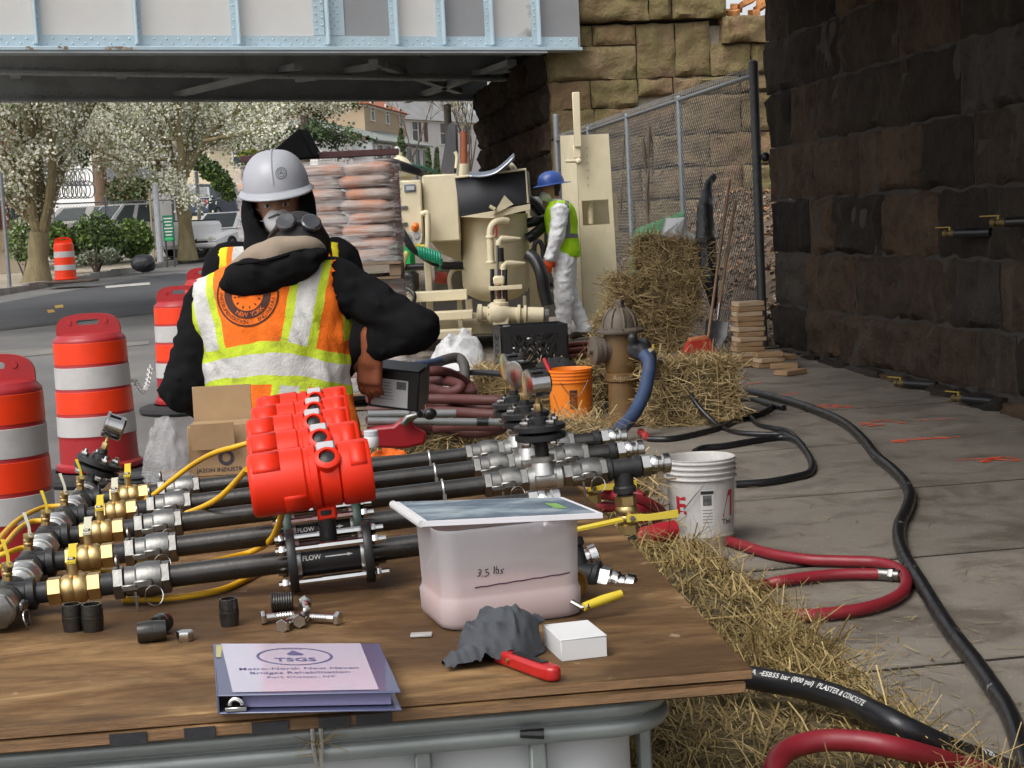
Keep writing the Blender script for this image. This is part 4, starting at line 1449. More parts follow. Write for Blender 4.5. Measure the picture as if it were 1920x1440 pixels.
# --- vehicles
M_TYRE = mat('tyre_rubber', (.015, .015, .015), .8)
M_RIM = mat('wheel_rim', (.45, .46, .47), .35, .8)
M_CARGL = mat('car_glass', (.03, .045, .045), .12, var=.3, vs=1, spec=.35)
M_LAMP = mat('headlamp', (.65, .63, .58), .1, spec=.8)
M_REDL = mat('tail_lamp', (.35, .02, .02), .15)
def car(name, label, pos, heading, L_, W_, H_, paint, kind='sedan', cat='car'):
 M = Matrix.Translation(pos) @ Matrix.Rotation(heading, 4, 'Z')
 root = thing(name, label, cat, M, 'vehicles parked up the street')
 hl, hw = L_ / 2, W_ / 2
 gc, belt = .22, .62 * (H_ / 1.45) + (.12 if kind != 'sedan' else 0)
 def sect(x, w_, z0, z1, mb, prev=None):
  c = .12
  return [V(x, -w_, z0 + c), V(x, -w_, z1 - c), V(x, -w_ + c, z1), V(x, w_ - c, z1), V(x, w_, z1 - c), V(x, w_, z0 + c), V(x, w_ - c * .6, z0), V(x, -w_ + c * .6, z0)]
 def loft(secs, name_, m):
  mb = MB()
  vs = [p for s_ in secs for p in s_]
  n = len(secs[0])
  fs = [(i * n + k, i * n + (k + 1) % n, (i + 1) * n + (k + 1) % n, (i + 1) * n + k) for i in range(len(secs) - 1) for k in range(n)]
  fs += [tuple(reversed(range(n))), tuple(range((len(secs) - 1) * n, len(secs) * n))]
  fs = [tuple(reversed(f)) for f in fs]
  mb.add(vs, fs, 0, M)
  return mb.build(name_, m, root, sharp=30)
 hood = belt + .28
 body_ = [(-hl, hw * .86, gc + .15, hood - .12), (-hl + .15, hw * .95, gc, hood), (-hl + 1.0, hw, gc, hood + .04), (0, hw, gc, hood + .06), (hl - 1.4, hw, gc, hood), (hl - .5, hw * .95, gc, hood - .12), (hl - .1, hw * .86, gc + .06, hood - .22), (hl, hw * .78, gc + .15, hood - .32)]
 if kind == 'pickup':
  body_ = [(-hl, hw * .96, gc + .2, hood - .02), (-hl + .15, hw, gc + .1, hood), (0, hw, gc + .1, hood + .02), (hl - 1.2, hw, gc + .1, hood + .02), (hl - .2, hw * .95, gc + .1, hood - .08), (hl, hw * .85, gc + .2, hood - .2)]
 bd = loft([sect(*b_, None) for b_ in body_], 'car_body', paint)
 c0, c1 = (-hl + .25, hl - 1.25) if kind == 'sedan' else ((-hl + .1, hl - 1.3) if kind == 'suv' else (-.35, hl - 1.25))
 zt = H_
 def cab(inset, z0, z1, x0, x1, sl0, sl1):
  return [[V(x0, -hw * .93, z0), V(x0, hw * .93, z0), V(x0 + sl0, hw * .76, z1), V(x0 + sl0, -hw * .76, z1)], [V(x1, -hw * .93, z0), V(x1, hw * .93, z0), V(x1 - sl1, hw * .76, z1), V(x1 - sl1, -hw * .76, z1)]]
 sl0, sl1 = (.6, .75) if kind == 'sedan' else ((.25, .6) if kind == 'suv' else (.12, .65))
 loft(cab(0, hood, zt, c0, c1, sl0, sl1), 'cabin', paint)
 # glass panels slightly proud of the cabin faces
 def pane(name_, q, out):
  ctr = sum(q, V(0, 0, 0)) / 4
  qq = [ctr + (p - ctr) * .84 + out for p in q]
  mb = MB(); mb.add(qq + [p - out * .9 for p in qq], [(0, 1, 2, 3), (0, 4, 5, 1), (1, 5, 6, 2), (2, 6, 7, 3), (3, 7, 4, 0)], 0, M)
  mb.build(name_, M_CARGL, root, smooth=False)
 b0, b1 = cab(0, hood, zt, c0, c1, sl0, sl1)
 pane('windscreen', [b1[0], b1[1], b1[2], b1[3]], V(.012, 0, .012))
 pane('rear_window', [b0[1], b0[0], b0[3], b0[2]], V(-.012, 0, .012))
 for sgn in (0, 1):
  lo0, lo1 = (b0[sgn], b1[sgn]); hi0, hi1 = (b0[3 - sgn], b1[3 - sgn])
  for (u0, u1) in ((.05, .48), (.52, .95)):
   q = [lo0.lerp(lo1, u0), lo0.lerp(lo1, u1), hi0.lerp(hi1, u1), hi0.lerp(hi1, u0)]
   pane('side_window', q, V(0, .012 if sgn else -.012, .004))
 for sx in (hl - .85, -hl + .85):
  for sy in (-1, 1):
   mw = MB(); m_ = frame((sx, sy * (hw - .08), .33), (0, sy, 0))
   mw.lathe([(.18, .09), (.32, .10), (.335, .05), (.335, -.1), (.30, -.12)], 18, M @ m_)
   wh = mw.build('wheel', M_TYRE, root)
   mw = MB(); mw.lathe([(.0, .085), (.06, .10), (.17, .08), (.19, .105), (.2, .09)], 14, M @ m_); mw.build('rim', M_RIM, wh)
 for sy in (-1, 1):
  mb = MB(); mb.ball((hl - .07, sy * hw * .62, hood - .33), (.08, .17, .09), 10, 8, M=M); mb.build('headlight', M_LAMP, root)
  mb = MB(); mb.box((-hl + .02, sy * hw * .72, hood - .2), (.06, .2, .22), M, bev=.02); mb.build('tail_light', M_REDL, root)
  mb = MB(); mb.ball((c1 - .25, sy * (hw + .12), hood + .1), (.07, .12, .09), 8, 6, M=M); mb.build('mirror', mat('black_plastic'), root)
 mb = MB(); mb.box((hl - .02, 0, hood - .42), (.05, W_ * .5, .12), M, bev=.02); mb.build('grille', mat('black_plastic'), root)
 mb = MB(); mb.box((hl, 0, gc + .16), (.12, W_ * .84, .16), M, bev=.04); mb.build('bumper', paint, root)
 if kind == 'pickup':
  mb = MB(); mb.box((-hl / 2 - .2, 0, hood - .05), (hl - .6, W_ * .8, .2), M); mb.build('bed', mat('black_plastic'), root)
 return root
M_WCAR = mat('white_car_paint', (.80, .80, .80), .25, var=.03, coat=.5)
car('white_sedan', 'white car parked facing us behind the hooded worker', gp(432, 488, 55), R(-108), 4.6, 1.78, 1.46, M_WCAR)
car('pickup_truck', 'white pickup truck parked behind the green shrubs', gp(236, 460, 51) + V(0, 1.5, .05), R(-140), 5.3, 1.95, 1.85, M_WCAR, 'pickup', 'truck')
car('blue_suv', 'dark blue car with red tail lights parked up the hill', gp(403, 420, 84) + V(0, 0, 1.1), R(75), 4.5, 1.8, 1.65, mat('blue_car_paint', (.03, .045, .09), .25, coat=.5), 'suv')
car('dark_suv', 'dark maroon car parked left of the blue one', gp(377, 410, 92) + V(0, 0, 1.4), R(75), 4.6, 1.8, 1.7, mat('dark_car_paint', (.05, .02, .022), .25, coat=.5), 'suv')
car('green_car', 'dark green car parked beyond the white sedan', gp(437, 420, 88) + V(0, 0, 1.0), R(-100), 4.5, 1.8, 1.5, mat('green_car_paint', (.03, .05, .04), .25, coat=.5))
car('grey_van', 'grey car half hidden in the fenced yard', gp(150, 420, 58) + V(0, 0, .3), R(170), 4.6, 1.8, 1.6, mat('grey_car_paint', (.30, .28, .27), .35, coat=.4), 'suv')
# grass verge on the hill and a retaining wall by the parked cars
mb = MB()
a = [at(365, 452, 66), at(450, 440, 68), at(470, 400, 82), at(385, 395, 84)]
mb.add(a, [(0, 1, 2, 3)])
tag(mb.build('grass_verge', mat('spring_grass', (.14, .19, .045), .95, var=.3, vs=2, bump=.6, bs=30)), 'green grass verge below the parked cars', 'grass', kind='stuff')
# black refuse sack on the far pavement
def sack_mesh(name, label, c, r, seed):
 def f(P):
  return sd_ell(P, (0, 0, r[2] * .95), r) + .05 * wav(P, 9, seed) + .02 * np.abs(wav(P, 24, seed + 1))
 vs, fs = surface(f, (-r[0] * 1.3, -r[1] * 1.3, -.05), (r[0] * 1.3, r[1] * 1.3, r[2] * 2.3), .04)
 mb = MB(); mb.v = [tuple(p) for p in vs + np.array(c)]; mb.f = [tuple(map(int, q)) for q in fs]; mb.mi = [0] * len(fs)
 return tag(mb.build(name, mat('black_polythene', (.018, .019, .022), .38, var=.2, bump=.5, bs=18, bd=.02), origin=tuple(c)), label, 'bag')
p = gp(270, 503, 42.5)
sack_mesh('refuse_sack', 'full black refuse sack lying on the far pavement', p, (.34, .3, .22), 3)
# ================================================================== TRAFFIC DRUMS
M_DRUM = mat('drum_plastic', (.36, .018, .022), .4, var=.12, vs=5, dirt=.15, dcol=(.16, .03, .03))
M_DORG = mat('orange_sheeting', (.86, .045, .006), .35, var=.08, vs=7, dirt=.25, dcol=(.48, .06, .025))
M_DWHT = mat('white_sheeting', (.50, .485, .475), .4, var=.08, vs=7, dirt=.45, dcol=(.33, .30, .28))
M_RUB = mat('black_rubber', (.022, .022, .024), .75, var=.25, vs=8, bump=.2, dirt=.25, dcol=(.10, .09, .08))
def drum_parts(M, root, hf=1.0, orange_body=False):
 prof = [(.262, .0), (.268, .01), (.268, .035), (.252, .05), (.248, .215)]
 zb = [.215, .36, .52, .675, .83]
 rb = [.248, .242, .236, .231, .226]
 mb = MB()
 pr = [(.27, 0), (.275, .012), (.272, .035), (.25, .05), (.246, .20), (.246, .215)]
 for i in range(4):
  pr += [(rb[i], zb[i] + .004), (rb[i + 1] + .003, zb[i + 1] - .006)]
 pr += [(.229, .832), (.222, .845), (.214, .852), (.200, .868), (.15, .875), (0, .876)]
 mb.lathe(pr, 40, M)
 bd = mb.build('drum_body', M_DORG if orange_body else M_DRUM, root)
 for i in range(4):
  mb = MB()
  r0, r1 = rb[i] + .0025, rb[i + 1] + .0055
  mb.lathe([(r0 - .002, zb[i] + .009), (r0, zb[i] + .011), (r1, zb[i + 1] - .011), (r1 - .002, zb[i + 1] - .009)], 40, M, caps=False)
  mb.build('white_band' if i in (0, 2) else 'orange_band', M_DWHT if i in (0, 2) else M_DORG, root)
 # carrying handle: arched plate with a slot
 n = 44
 def outer(a):
  x, z = math.cos(a), math.sin(a)
  s_ = (abs(x) ** 3.2 + abs(z) ** 3.2) ** (-1 / 3.2)
  return x * s_ * .205, .875 + (z * s_ * .125 if z > 0 else z * s_ * .03)
 def inner(a):
  x, z = math.cos(a), math.sin(a)
  s_ = (abs(x) ** 5 + abs(z) ** 5) ** (-1 / 5)
  return x * s_ * .07, .945 + z * s_ * .017
 vs = []
 for y in (-.014, .014):
  for k in range(n):
   a = 2 * PI * k / n
   ox, oz = outer(a); ix_, iz = inner(a)
   vs += [(ox, y, oz), (ix_, y, iz)]
 fs = []
 for k in range(n):
  k2 = (k + 1) % n
  o = 2 * n
  fs += [(2 * k, 2 * k2, 2 * k2 + 1, 2 * k + 1), (o + 2 * k, o + 2 * k + 1, o + 2 * k2 + 1, o + 2 * k2), (2 * k2, 2 * k, o + 2 * k, o + 2 * k2), (2 * k + 1, 2 * k2 + 1, o + 2 * k2 + 1, o + 2 * k + 1)]
 mb = MB(); mb.add(vs, fs, 0, M); mb.build('handle', M_DORG if orange_body else M_DRUM, root)
 for sx in (-.115, .115):
  mb = MB(); mb.lathe([(.0, .02), (.014, .02), (.016, .014), (.016, -.016)], 12, M @ frame((sx, 0, .945), (0, -1, 0))); mb.build('bolt_boss', M_DRUM, root)
 mb = MB(); mb.lathe([(.275, -.08), (.40, -.08), (.415, -.06), (.41, -.03), (.36, -.012), (.285, -.008), (.278, -.02)], 32, M, caps=False)
 mb.build('rubber_base', M_RUB, root)
def drum(px, py_top, d, label, yaw, tilt=0.0, sc=.94):
 # placed on the road so that its column is px at distance d
 p = at(px, py_top, d)
 M = Matrix.Translation((p.x, p.y, rz(p.y) + .08 * sc)) @ Matrix.Rotation(yaw, 4, 'Z') @ Matrix.Rotation(tilt, 4, 'Y') @ Matrix.Scale(sc, 4)
 root = thing('traffic_drum', label, 'traffic drum', M, 'orange and white traffic drums')
 drum_parts(M, root)
 return root
drum(-10, 840, 7.0, 'nearest orange and white traffic drum, cut off by the left edge', R(6), R(.5))
drum(178, 740, 9.7, 'dented orange and white traffic drum, second from the left edge', R(2), R(-.6))
drum(345, 650, 12.9, 'orange and white traffic drum with its left half showing beside the worker', R(4))
drum(388, 570, 17.0, 'red traffic drum far behind, only its top showing left of the hooded worker', R(8))
p = at(122, 500, 38); pd = V(p.x, p.y, rz(38) + .19)
M = Matrix.Translation(pd) @ Matrix.Rotation(.5, 4, 'Z')
r_ = thing('traffic_drum', 'bright orange and white striped drum across the street beside the pear tree', 'traffic drum', M)
drum_parts(M, r_, orange_body=True)
mb = MB()
p = at(135, 528, 37.6)
mb.box((p.x, p.y, rz(37.6) + .16), (1.1, .8, .06), None, bev=.02)
tag(mb.build('steel_plate', mat('rusty_plate', (.09, .06, .045), .8, var=.3), origin=(p.x, p.y, rz(37.6) + .13)), 'flat rusty plate on the kerb under the far orange drum', 'plate')
# plastic chain slung between two drums
mb = MB()
a, b = at(252, 714, 9.9), at(282, 688, 12.5)
n_ = 26
for i in range(n_):
 u = i / (n_ - 1)
 p = a.lerp(b, u) - V(0, 0, .12 * math.sin(PI * u))
 q = a.lerp(b, min(1, u + .02)) - V(0, 0, .12 * math.sin(PI * min(1, u + .02)))
 d = (q - p).normalized() if (q - p).length > 1e-6 else (b - a).normalized()
 s_ = V(0, 0, 1) if i % 2 else V(1, 0, 0)
 lk = [p + d * .075 * math.cos(k * PI / 5) + s_ * .018 * math.sin(k * PI / 5) for k in range(10)]
 mb.tube(lk, .004, 5, closed=True)
tag(mb.build('plastic_chain', mat('white_plastic', (.66, .66, .65), .5, var=.08), origin=tuple(a)), 'white link chain hanging between two traffic drums', 'chain')

# ================================================================== STRAW BALES
def m_straw(name, a, b, c):
 t = NT(name)
 r = t.n('NewGeometry').outputs['Random Per Island']
 t.set(Base_Color=t.ramp(r, [(0, a), (.45, b), (.85, c), (1, mul(c, 1.4))]), Roughness=.75)
 t.spec(.2)
 return t.m
M_STRAW = m_straw('straw', (.13, .088, .032), (.25, .178, .07), (.37, .28, .125))
M_STRAWD = m_straw('old_straw', (.19, .13, .06), (.35, .255, .12), (.49, .375, .195))
M_SCORE = mat('straw_core', (.15, .11, .05), .95, var=.5, vs=25, bump=1.0, bs=90, bd=.02, stretch=(1, .25, 1))
def bale(c, size, yaw, n, seed, label, m=None, ln=(.06, .2), wd=.0022, tilt=0.0, loose=.25, name='straw_bale', group='straw bales', ragged=.03):
 """c: centre of the base."""
 rg = random.Random(seed)
 M = Matrix.Translation(c) @ Matrix.Rotation(yaw, 4, 'Z') @ Matrix.Rotation(tilt, 4, 'Y')
 root = thing(name, label, 'straw bale', M, group)
 sx, sy, sz = size
 nv = 9
 mb = MB()
 def shell(ax, sg):
  def fn(u, v):
   p = [0, 0, 0]
   o = [q for q in range(3) if q != ax]
   if (sg > 0) == (ax == 1):
    u, v = v, u
   p[o[0]] = (u - .5); p[o[1]] = (v - .5); p[ax] = .5 * sg
   q = V(*p)
   rr_ = V(abs(q.x) ** 5, abs(q.y) ** 5, abs(q.z) ** 5)
   k = .5 / max(.5, (rr_.x + rr_.y + rr_.z) ** (1 / 5))
   q = q * k
   w_ = V(q.x * sx, q.y * sy, q.z * sz + sz / 2)
   nn = noise.noise(w_ * 7 + V(seed, 0, 0)) * ragged
   return M @ (w_ + V(q.x, q.y, q.z).normalized() * nn)
  mb.grid(nv, nv, fn)
 for ax in range(3):
  for sg in (-1, 1):
   shell(ax, sg)
 mb.build('bale_core', M_SCORE, root)
 # straws: thin bent strips lying over the faces
 mb = MB()
 ar = [sy * sz, sx * sz, sx * sy]
 tot = 2 * ar[0] + 2 * ar[1] + 1.3 * ar[2]
 vs, fs = [], []
 for i in range(n):
  f = rg.random() * tot
  if f < 1.3 * ar[2]:
   ax, sg = 2, 1
  elif f < 1.3 * ar[2] + 2 * ar[1]:
   ax, sg = 1, rg.choice((-1, 1))
  else:
   ax, sg = 0, rg.choice((-1, 1))
  p = V(rg.uniform(-.5, .5) * sx, rg.uniform(-.5, .5) * sy, rg.uniform(0, 1) * sz)
  nrm = V(0, 0, 0); nrm[ax] = sg
  p[ax] = (sg * .5 * size[ax]) if ax < 2 else sz
  p = p - nrm * .012 + nrm * (noise.noise(p * 7 + V(seed, 0, 0)) * ragged)
  d = V(rg.gauss(0, 1), rg.gauss(0, .45), rg.gauss(0, .5))
  d = d - nrm * d.dot(nrm)
  if d.length < .05:
   continue
  d = (d.normalized() + nrm * rg.gauss(.05, loose)).normalized()
  L_ = rg.uniform(*ln)
  s_ = d.cross(nrm)
  s_ = (s_.normalized() if s_.length > .01 else V(1, 0, 0)) * wd * rg.uniform(.6, 1.5)
  m_ = p + d * L_ * .5 + nrm * rg.gauss(.006, .006)
  e = p + d * L_ + nrm * rg.gauss(-.012, .02)
  o = len(vs)
  for q in (p, m_, e):
   vs += [M @ (q - s_), M @ (q + s_)]
  fs += [(o, o + 1, o + 3, o + 2), (o + 2, o + 3, o + 5, o + 4)]
 mb.add(vs, fs)
 tag(mb.build('straw', m or M_STRAW, root, smooth=False), kind='stuff')
 for k in (-.28, .28):                        # baling twine
  tw = MB()
  y = k * sx
  z = [(y, -sy / 2 - .008, .02), (y, -sy / 2 - .008, sz + .004), (y, sy / 2 + .008, sz + .004), (y, sy / 2 + .008, .02)]
  tw.tube([M @ V(*q) for q in z], .004, 4)
  tw.build('twine', mat('twine', (.36, .25, .10), .9), root)
 return root
YS = STREET_ROT
# beside and below the table
c1 = V(.50, 3.12, rz(3.1)); c2 = V(.35, 4.42, rz(4.4))
bale(c1, (1.25, .62, .47), PI / 2 + YS, 15000, 1, 'loose golden straw bale under the front right corner of the plywood table', ln=(.04, .17), wd=.0013, ragged=.045, loose=.24)
bale(c2, (1.28, .62, .46), PI / 2 + YS, 15000, 2, 'golden straw bale along the right side of the plywood table', ln=(.04, .17), wd=.0014, ragged=.045, loose=.24)
bale(V(.18, 5.62, rz(5.6)), (1.0, .55, .40), PI / 2 + YS, 3500, 3, 'straw bale hidden among red hoses beyond the table corner', wd=.002)
# by the hydrant
p = at(1290, 800, 10.15); bale(V(p.x, 10.25, gz(10.2)), (.58, .52, .40), R(4), 7000, 4, 'greenish straw bale standing right of the fire hydrant', M_STRAWD, wd=.0019, ln=(.05, .16))
p = at(1005, 750, 10.8); bale(V(p.x, 10.9, gz(10.9)), (.82, .5, .34), R(6), 4200, 5, 'straw bale carrying the black crate, left of the hydrant', M_STRAWD, wd=.0019, ln=(.05, .16))
p = at(1130, 750, 11.4); bale(V(p.x, 11.6, gz(11.5)), (.5, .45, .36), R(6), 2000, 6, 'straw bale tucked behind the hydrant', M_STRAWD, wd=.0019, ln=(.05, .16))
# the stack by the fence
p = at(1205, 640, 14.6); bale(V(p.x, 14.8, gz(14.8)), (.75, .5, .34), R(10), 5200, 7, 'bottom bale of the straw stack against the fence', M_STRAWD, wd=.0022, ln=(.06, .2), ragged=.08)
p = at(1225, 560, 14.7); bale(V(p.x, 14.9, gz(14.9) + .33), (.78, .5, .34), R(4), 5200, 8, 'middle bale of the straw stack against the fence', M_STRAWD, wd=.0022, ln=(.06, .2), ragged=.09, tilt=R(4))
p = at(1258, 500, 14.8); bale(V(p.x, 15.0, gz(15) + .67), (.62, .5, .36), R(-6), 5200, 9, 'top bale of the straw stack, with white paper lying on it', M_STRAWD, wd=.0022, ln=(.06, .2), ragged=.09, tilt=R(7))
# low bales behind the table carrying the hose heap
bale(V(-.20, 8.2, rz(8.2)), (1.35, .6, .42), R(5), 4200, 10, 'straw bale under the heap of dark red hoses', M_STRAWD, wd=.0019, ln=(.05, .18))
bale(V(-.05, 6.7, rz(6.7)), (1.2, .55, .42), R(8), 4200, 11, 'straw bale behind the far edge of the plywood table', M_STRAWD, wd=.0024, ln=(.05, .18))
# loose straw scattered on the pavement and against the bales
mb = MB()
rg = random.Random(77)
for i in range(1700):
 if i < 900:
  s_, t_ = rg.uniform(-11.5, -8.3), 3.0 + rg.gauss(0, .25)
 elif i < 1300:
  s_, t_ = rg.uniform(-9, -1.5), rg.uniform(1.3, 3.6)
 else:
  s_, t_ = rg.uniform(-5, 1), rg.uniform(.1, 3.2)
 p = st(s_, t_); p.z = gz(p.y) + .006
 a = rg.uniform(0, 6.3); L_ = rg.uniform(.02, .1)
 d = V(math.cos(a), math.sin(a), rg.uniform(0, .12)); s2 = V(-d.y, d.x, 0) * .0018
 mb.add([p - s2, p + s2, p + d * L_ + s2, p + d * L_ - s2], [(0, 1, 2, 3)])
tag(mb.build('loose_straw', M_STRAW, smooth=False), 'stray straw stalks scattered on the concrete pavement', 'straw', kind='stuff')

# ================================================================== HOSES
M_HBLK = mat('black_hose_rubber', (.014, .014, .016), .34, var=.2, vs=10, bump=.15, bs=120, rvar=.25)
def m_scuffed():
 t = NT('scuffed_hose_rubber')
 n = t.noise(14, 6, .7, stretch=(1, 1, 1))
 t.set(Base_Color=t.mix(t.ramp(n, [(.64, 0), (.72, .7)]), (.010, .010, .011), (.45, .45, .44)))
 t.l(t.ramp(n, [(.5, .3), (.7, .6)]), t.b.inputs['Roughness'])
 return t.m
M_HSCF = m_scuffed()
M_HRED = mat('red_hose_rubber', (.23, .015, .024), .42, var=.18, vs=8, bump=.12, bs=100, dirt=.2, dcol=(.16, .05, .05))
M_HDRK = mat('dark_red_hose_rubber', (.085, .022, .019), .6, var=.25, vs=8, bump=.15, dirt=.3, dcol=(.075, .04, .034))
M_HBLU = mat('blue_hose', (.028, .052, .12), .6, var=.18, vs=10, bump=.35, bs=160, dirt=.25, dcol=(.12, .13, .17))
M_CHROME = mat('bright_steel', (.58, .57, .55), .2, 1.0, var=.12, vs=30, rvar=.15)
M_STEEL = mat('dull_steel', (.25, .245, .23), .38, 1.0, var=.3, vs=25, rvar=.25, bump=.2, bs=80)
M_BRASS = mat('brass', (.58, .42, .19), .42, 1.0, var=.15, vs=25, rvar=.2, dirt=.15, dcol=(.30, .19, .07))
def hose(name, label, pts, r, m, n=14, sub=8, world=None, cat='hose', group=None):
 P = spline(world if world else [ong(px, py, .02 + r) for px, py in pts], sub)
 mb = MB(); mb.tube(P, r, n)
 return tag(mb.build(name, m, origin=tuple(P[0])), label, cat, group), P
hose('black_hose', 'thin black hose dropping from the hydrant valve onto the pavement', None, .016, M_HBLK, world=[at(1222, 672, 10.1), at(1250, 680, 10.05), at(1272, 700, 10.0), at(1288, 726, 10), at(1310, 762, 9.95), ong(1350, 800, .036), ong(1385, 811, .036), ong(1427, 814, .036), ong(1468, 815, .036), ong(1495, 826, .036)])
hose('black_hose', 'black hose lying in a narrow loop beside the greenish straw bale', [(1215, 823), (1257, 823), (1308, 813), (1350, 801), (1385, 786), (1421, 777), (1442, 767), (1447, 758), (1427, 751), (1396, 748), (1362, 750)], .018, M_HBLK)
mb = MB(); p = ong(1205, 813, .05); q = ong(1217, 823, .038); mb.tube([q, q.lerp(p, .5), p + (p - q) * .3], [.018, .022, .024], 12)
tag(mb.build('red_stopper', mat('red_plastic', (.40, .02, .03), .4), origin=tuple(q)), 'small red stopper on the end of a black hose', 'stopper')
hose('black_hose', 'black hose curving round behind the white bucket', [(1303, 847), (1319, 840), (1360, 836), (1411, 827), (1460, 820), (1490, 825), (1509, 844), (1522, 868), (1517, 886), (1488, 895), (1437, 904), (1380, 908)], .019, M_HBLK)
hose('black_hose', 'short black hose strand crossing the loop on the pavement', [(1404, 777), (1421, 795), (1450, 803), (1478, 809), (1506, 836)], .016, M_HBLK)
hose('black_hose', 'thick black hose snaking along the pavement to the lower right corner', [(1360, 729), (1411, 736), (1468, 749), (1529, 769), (1581, 792), (1617, 823), (1642, 854), (1673, 880), (1697, 906), (1706, 931), (1699, 957), (1687, 983), (1686, 1013), (1699, 1049), (1725, 1091), (1756, 1142), (1786, 1188), (1827, 1240), (1863, 1291), (1894, 1342), (1920, 1420), (1950, 1520)], .027, M_HSCF)
hose('black_hose', 'black hose in front of the wall footing at the far end', [(1370, 742), (1405, 746), (1440, 757), (1470, 765)], .02, M_HBLK)
# red hoses on the right
def crop3(l):
 return [(1180 + x / 1.946, 700 + y / 1.946) for x, y in l]
hose('red_hose', 'red hose looping across the pavement from behind the bucket to the straw', None, .0225, M_HRED,
     world=[at(1180, 940, 6.3), at(1215, 950, 6.3)] + [ong(*q, .045) for q in crop3([(130, 520), (200, 542), (300, 590), (420, 630), (520, 660), (650, 680), (780, 685), (900, 690), (975, 712), (1010, 750), (1000, 795), (945, 832), (860, 858), (760, 874), (640, 884), (540, 880)])] + [at(1420, 1140, 4.9), at(1385, 1105, 4.75)])
P = [ong(*q, .045) for q in crop3([(985, 738), (920, 732), (800, 732), (700, 738), (560, 757), (480, 775)])] + [at(1395, 1098, 5.2)]
hose('red_hose', 'red hose with a metal end coupling lying inside the red loop', None, .0215, M_HRED, world=P[1:])
mb = MB(); d_ = (P[0] - P[1]).normalized(); mb.tube([P[1] - d_ * .02, P[1] + d_ * .03, P[1] + d_ * .031, P[0], P[0] + d_ * .005], [.024, .024, .021, .021, .016], 14); mb.lathe([(.026, 0), (.027, .005), (.027, .014), (.026, .018)], 6, frame(P[1] + d_ * .03, d_))
tag(mb.build('hose_coupling', M_STEEL, origin=tuple(P[1])), 'dull metal coupling on the end of the inner red hose', 'coupling')
zt = rz(3.1) + .505
hose('red_hose', 'bright red hose arching over the straw bale at the bottom edge', None, .021, M_HRED, world=[onz(1448, 1475, zt + .0), onz(1452, 1440, zt + .02), onz(1475, 1408, zt + .025), onz(1530, 1390, zt + .03), onz(1600, 1389, zt + .03), onz(1680, 1402, zt + .02), onz(1760, 1424, zt - .03), onz(1850, 1452, zt - .1), onz(1950, 1490, zt - .2)])
hp = [onz(1330, 1266, zt + .03), onz(1385, 1268, zt + .028), onz(1450, 1278, zt + .026), onz(1520, 1292, zt + .026), onz(1590, 1315, zt + .024), onz(1640, 1338, zt + .03), onz(1700, 1368, zt + .015), onz(1780, 1405, zt - .05), onz(1860, 1434, zt - .14), onz(1950, 1470, zt - .25)]
oh, HP = hose('delivery_hose', 'black delivery hose with white lettering lying over the straw bale', None, .0255, M_HBLK, world=hp, n=20, sub=10)
def hose_text(key, P, s0, size, parent, m, ang=.9, r=.0262, center=False, bold=None):
 """Bend lettering along a hose: s0 = start length in metres, ang = position round the hose."""
 vs, fs = TXT[key] if isinstance(key, str) else key
 x0 = min(v.x for v in vs)
 acc = [0]
 for a, b in zip(P[:-1], P[1:]):
  acc.append(acc[-1] + (b - a).length)
 out = []
 for v in vs:
  s = s0 + (v.x - x0) * size
  i = max(0, min(len(P) - 2, next((k for k in range(len(P) - 1) if acc[k + 1] > s), len(P) - 2)))
  u = (s - acc[i]) / max(1e-6, acc[i + 1] - acc[i])
  p = P[i].lerp(P[i + 1], u)
  d0 = (P[min(i + 1, len(P) - 1)] - P[max(i - 1, 0)]).normalized(); d1 = (P[min(i + 2, len(P) - 1)] - P[i]).normalized()
  d = d0.lerp(d1, u).normalized()
  side = d.cross(V(0, 0, 1)).normalized()      # to the right when walking along the hose: towards us
  up = side.cross(d)
  th = ang + (v.y - .35) * size / r
  out.append(p + (side * math.cos(th) + up * math.sin(th)) * r)
 mb = MB(); mb.add(out, fs)
 return mb.build('lettering', m, parent, smooth=False)
M_PRINT = mat('white_print', (.62, .62, .60), .6, var=.2, vs=40)
dist = lambda P, px: min(range(len(P)), key=lambda i: abs((lambda q: 960 + FPX * (q - camo.location).dot(cr) / (q - camo.location).dot(cf))(P[i]) - px))
def hlen(P, i):
 return sum((P[k + 1] - P[k]).length for k in range(i))
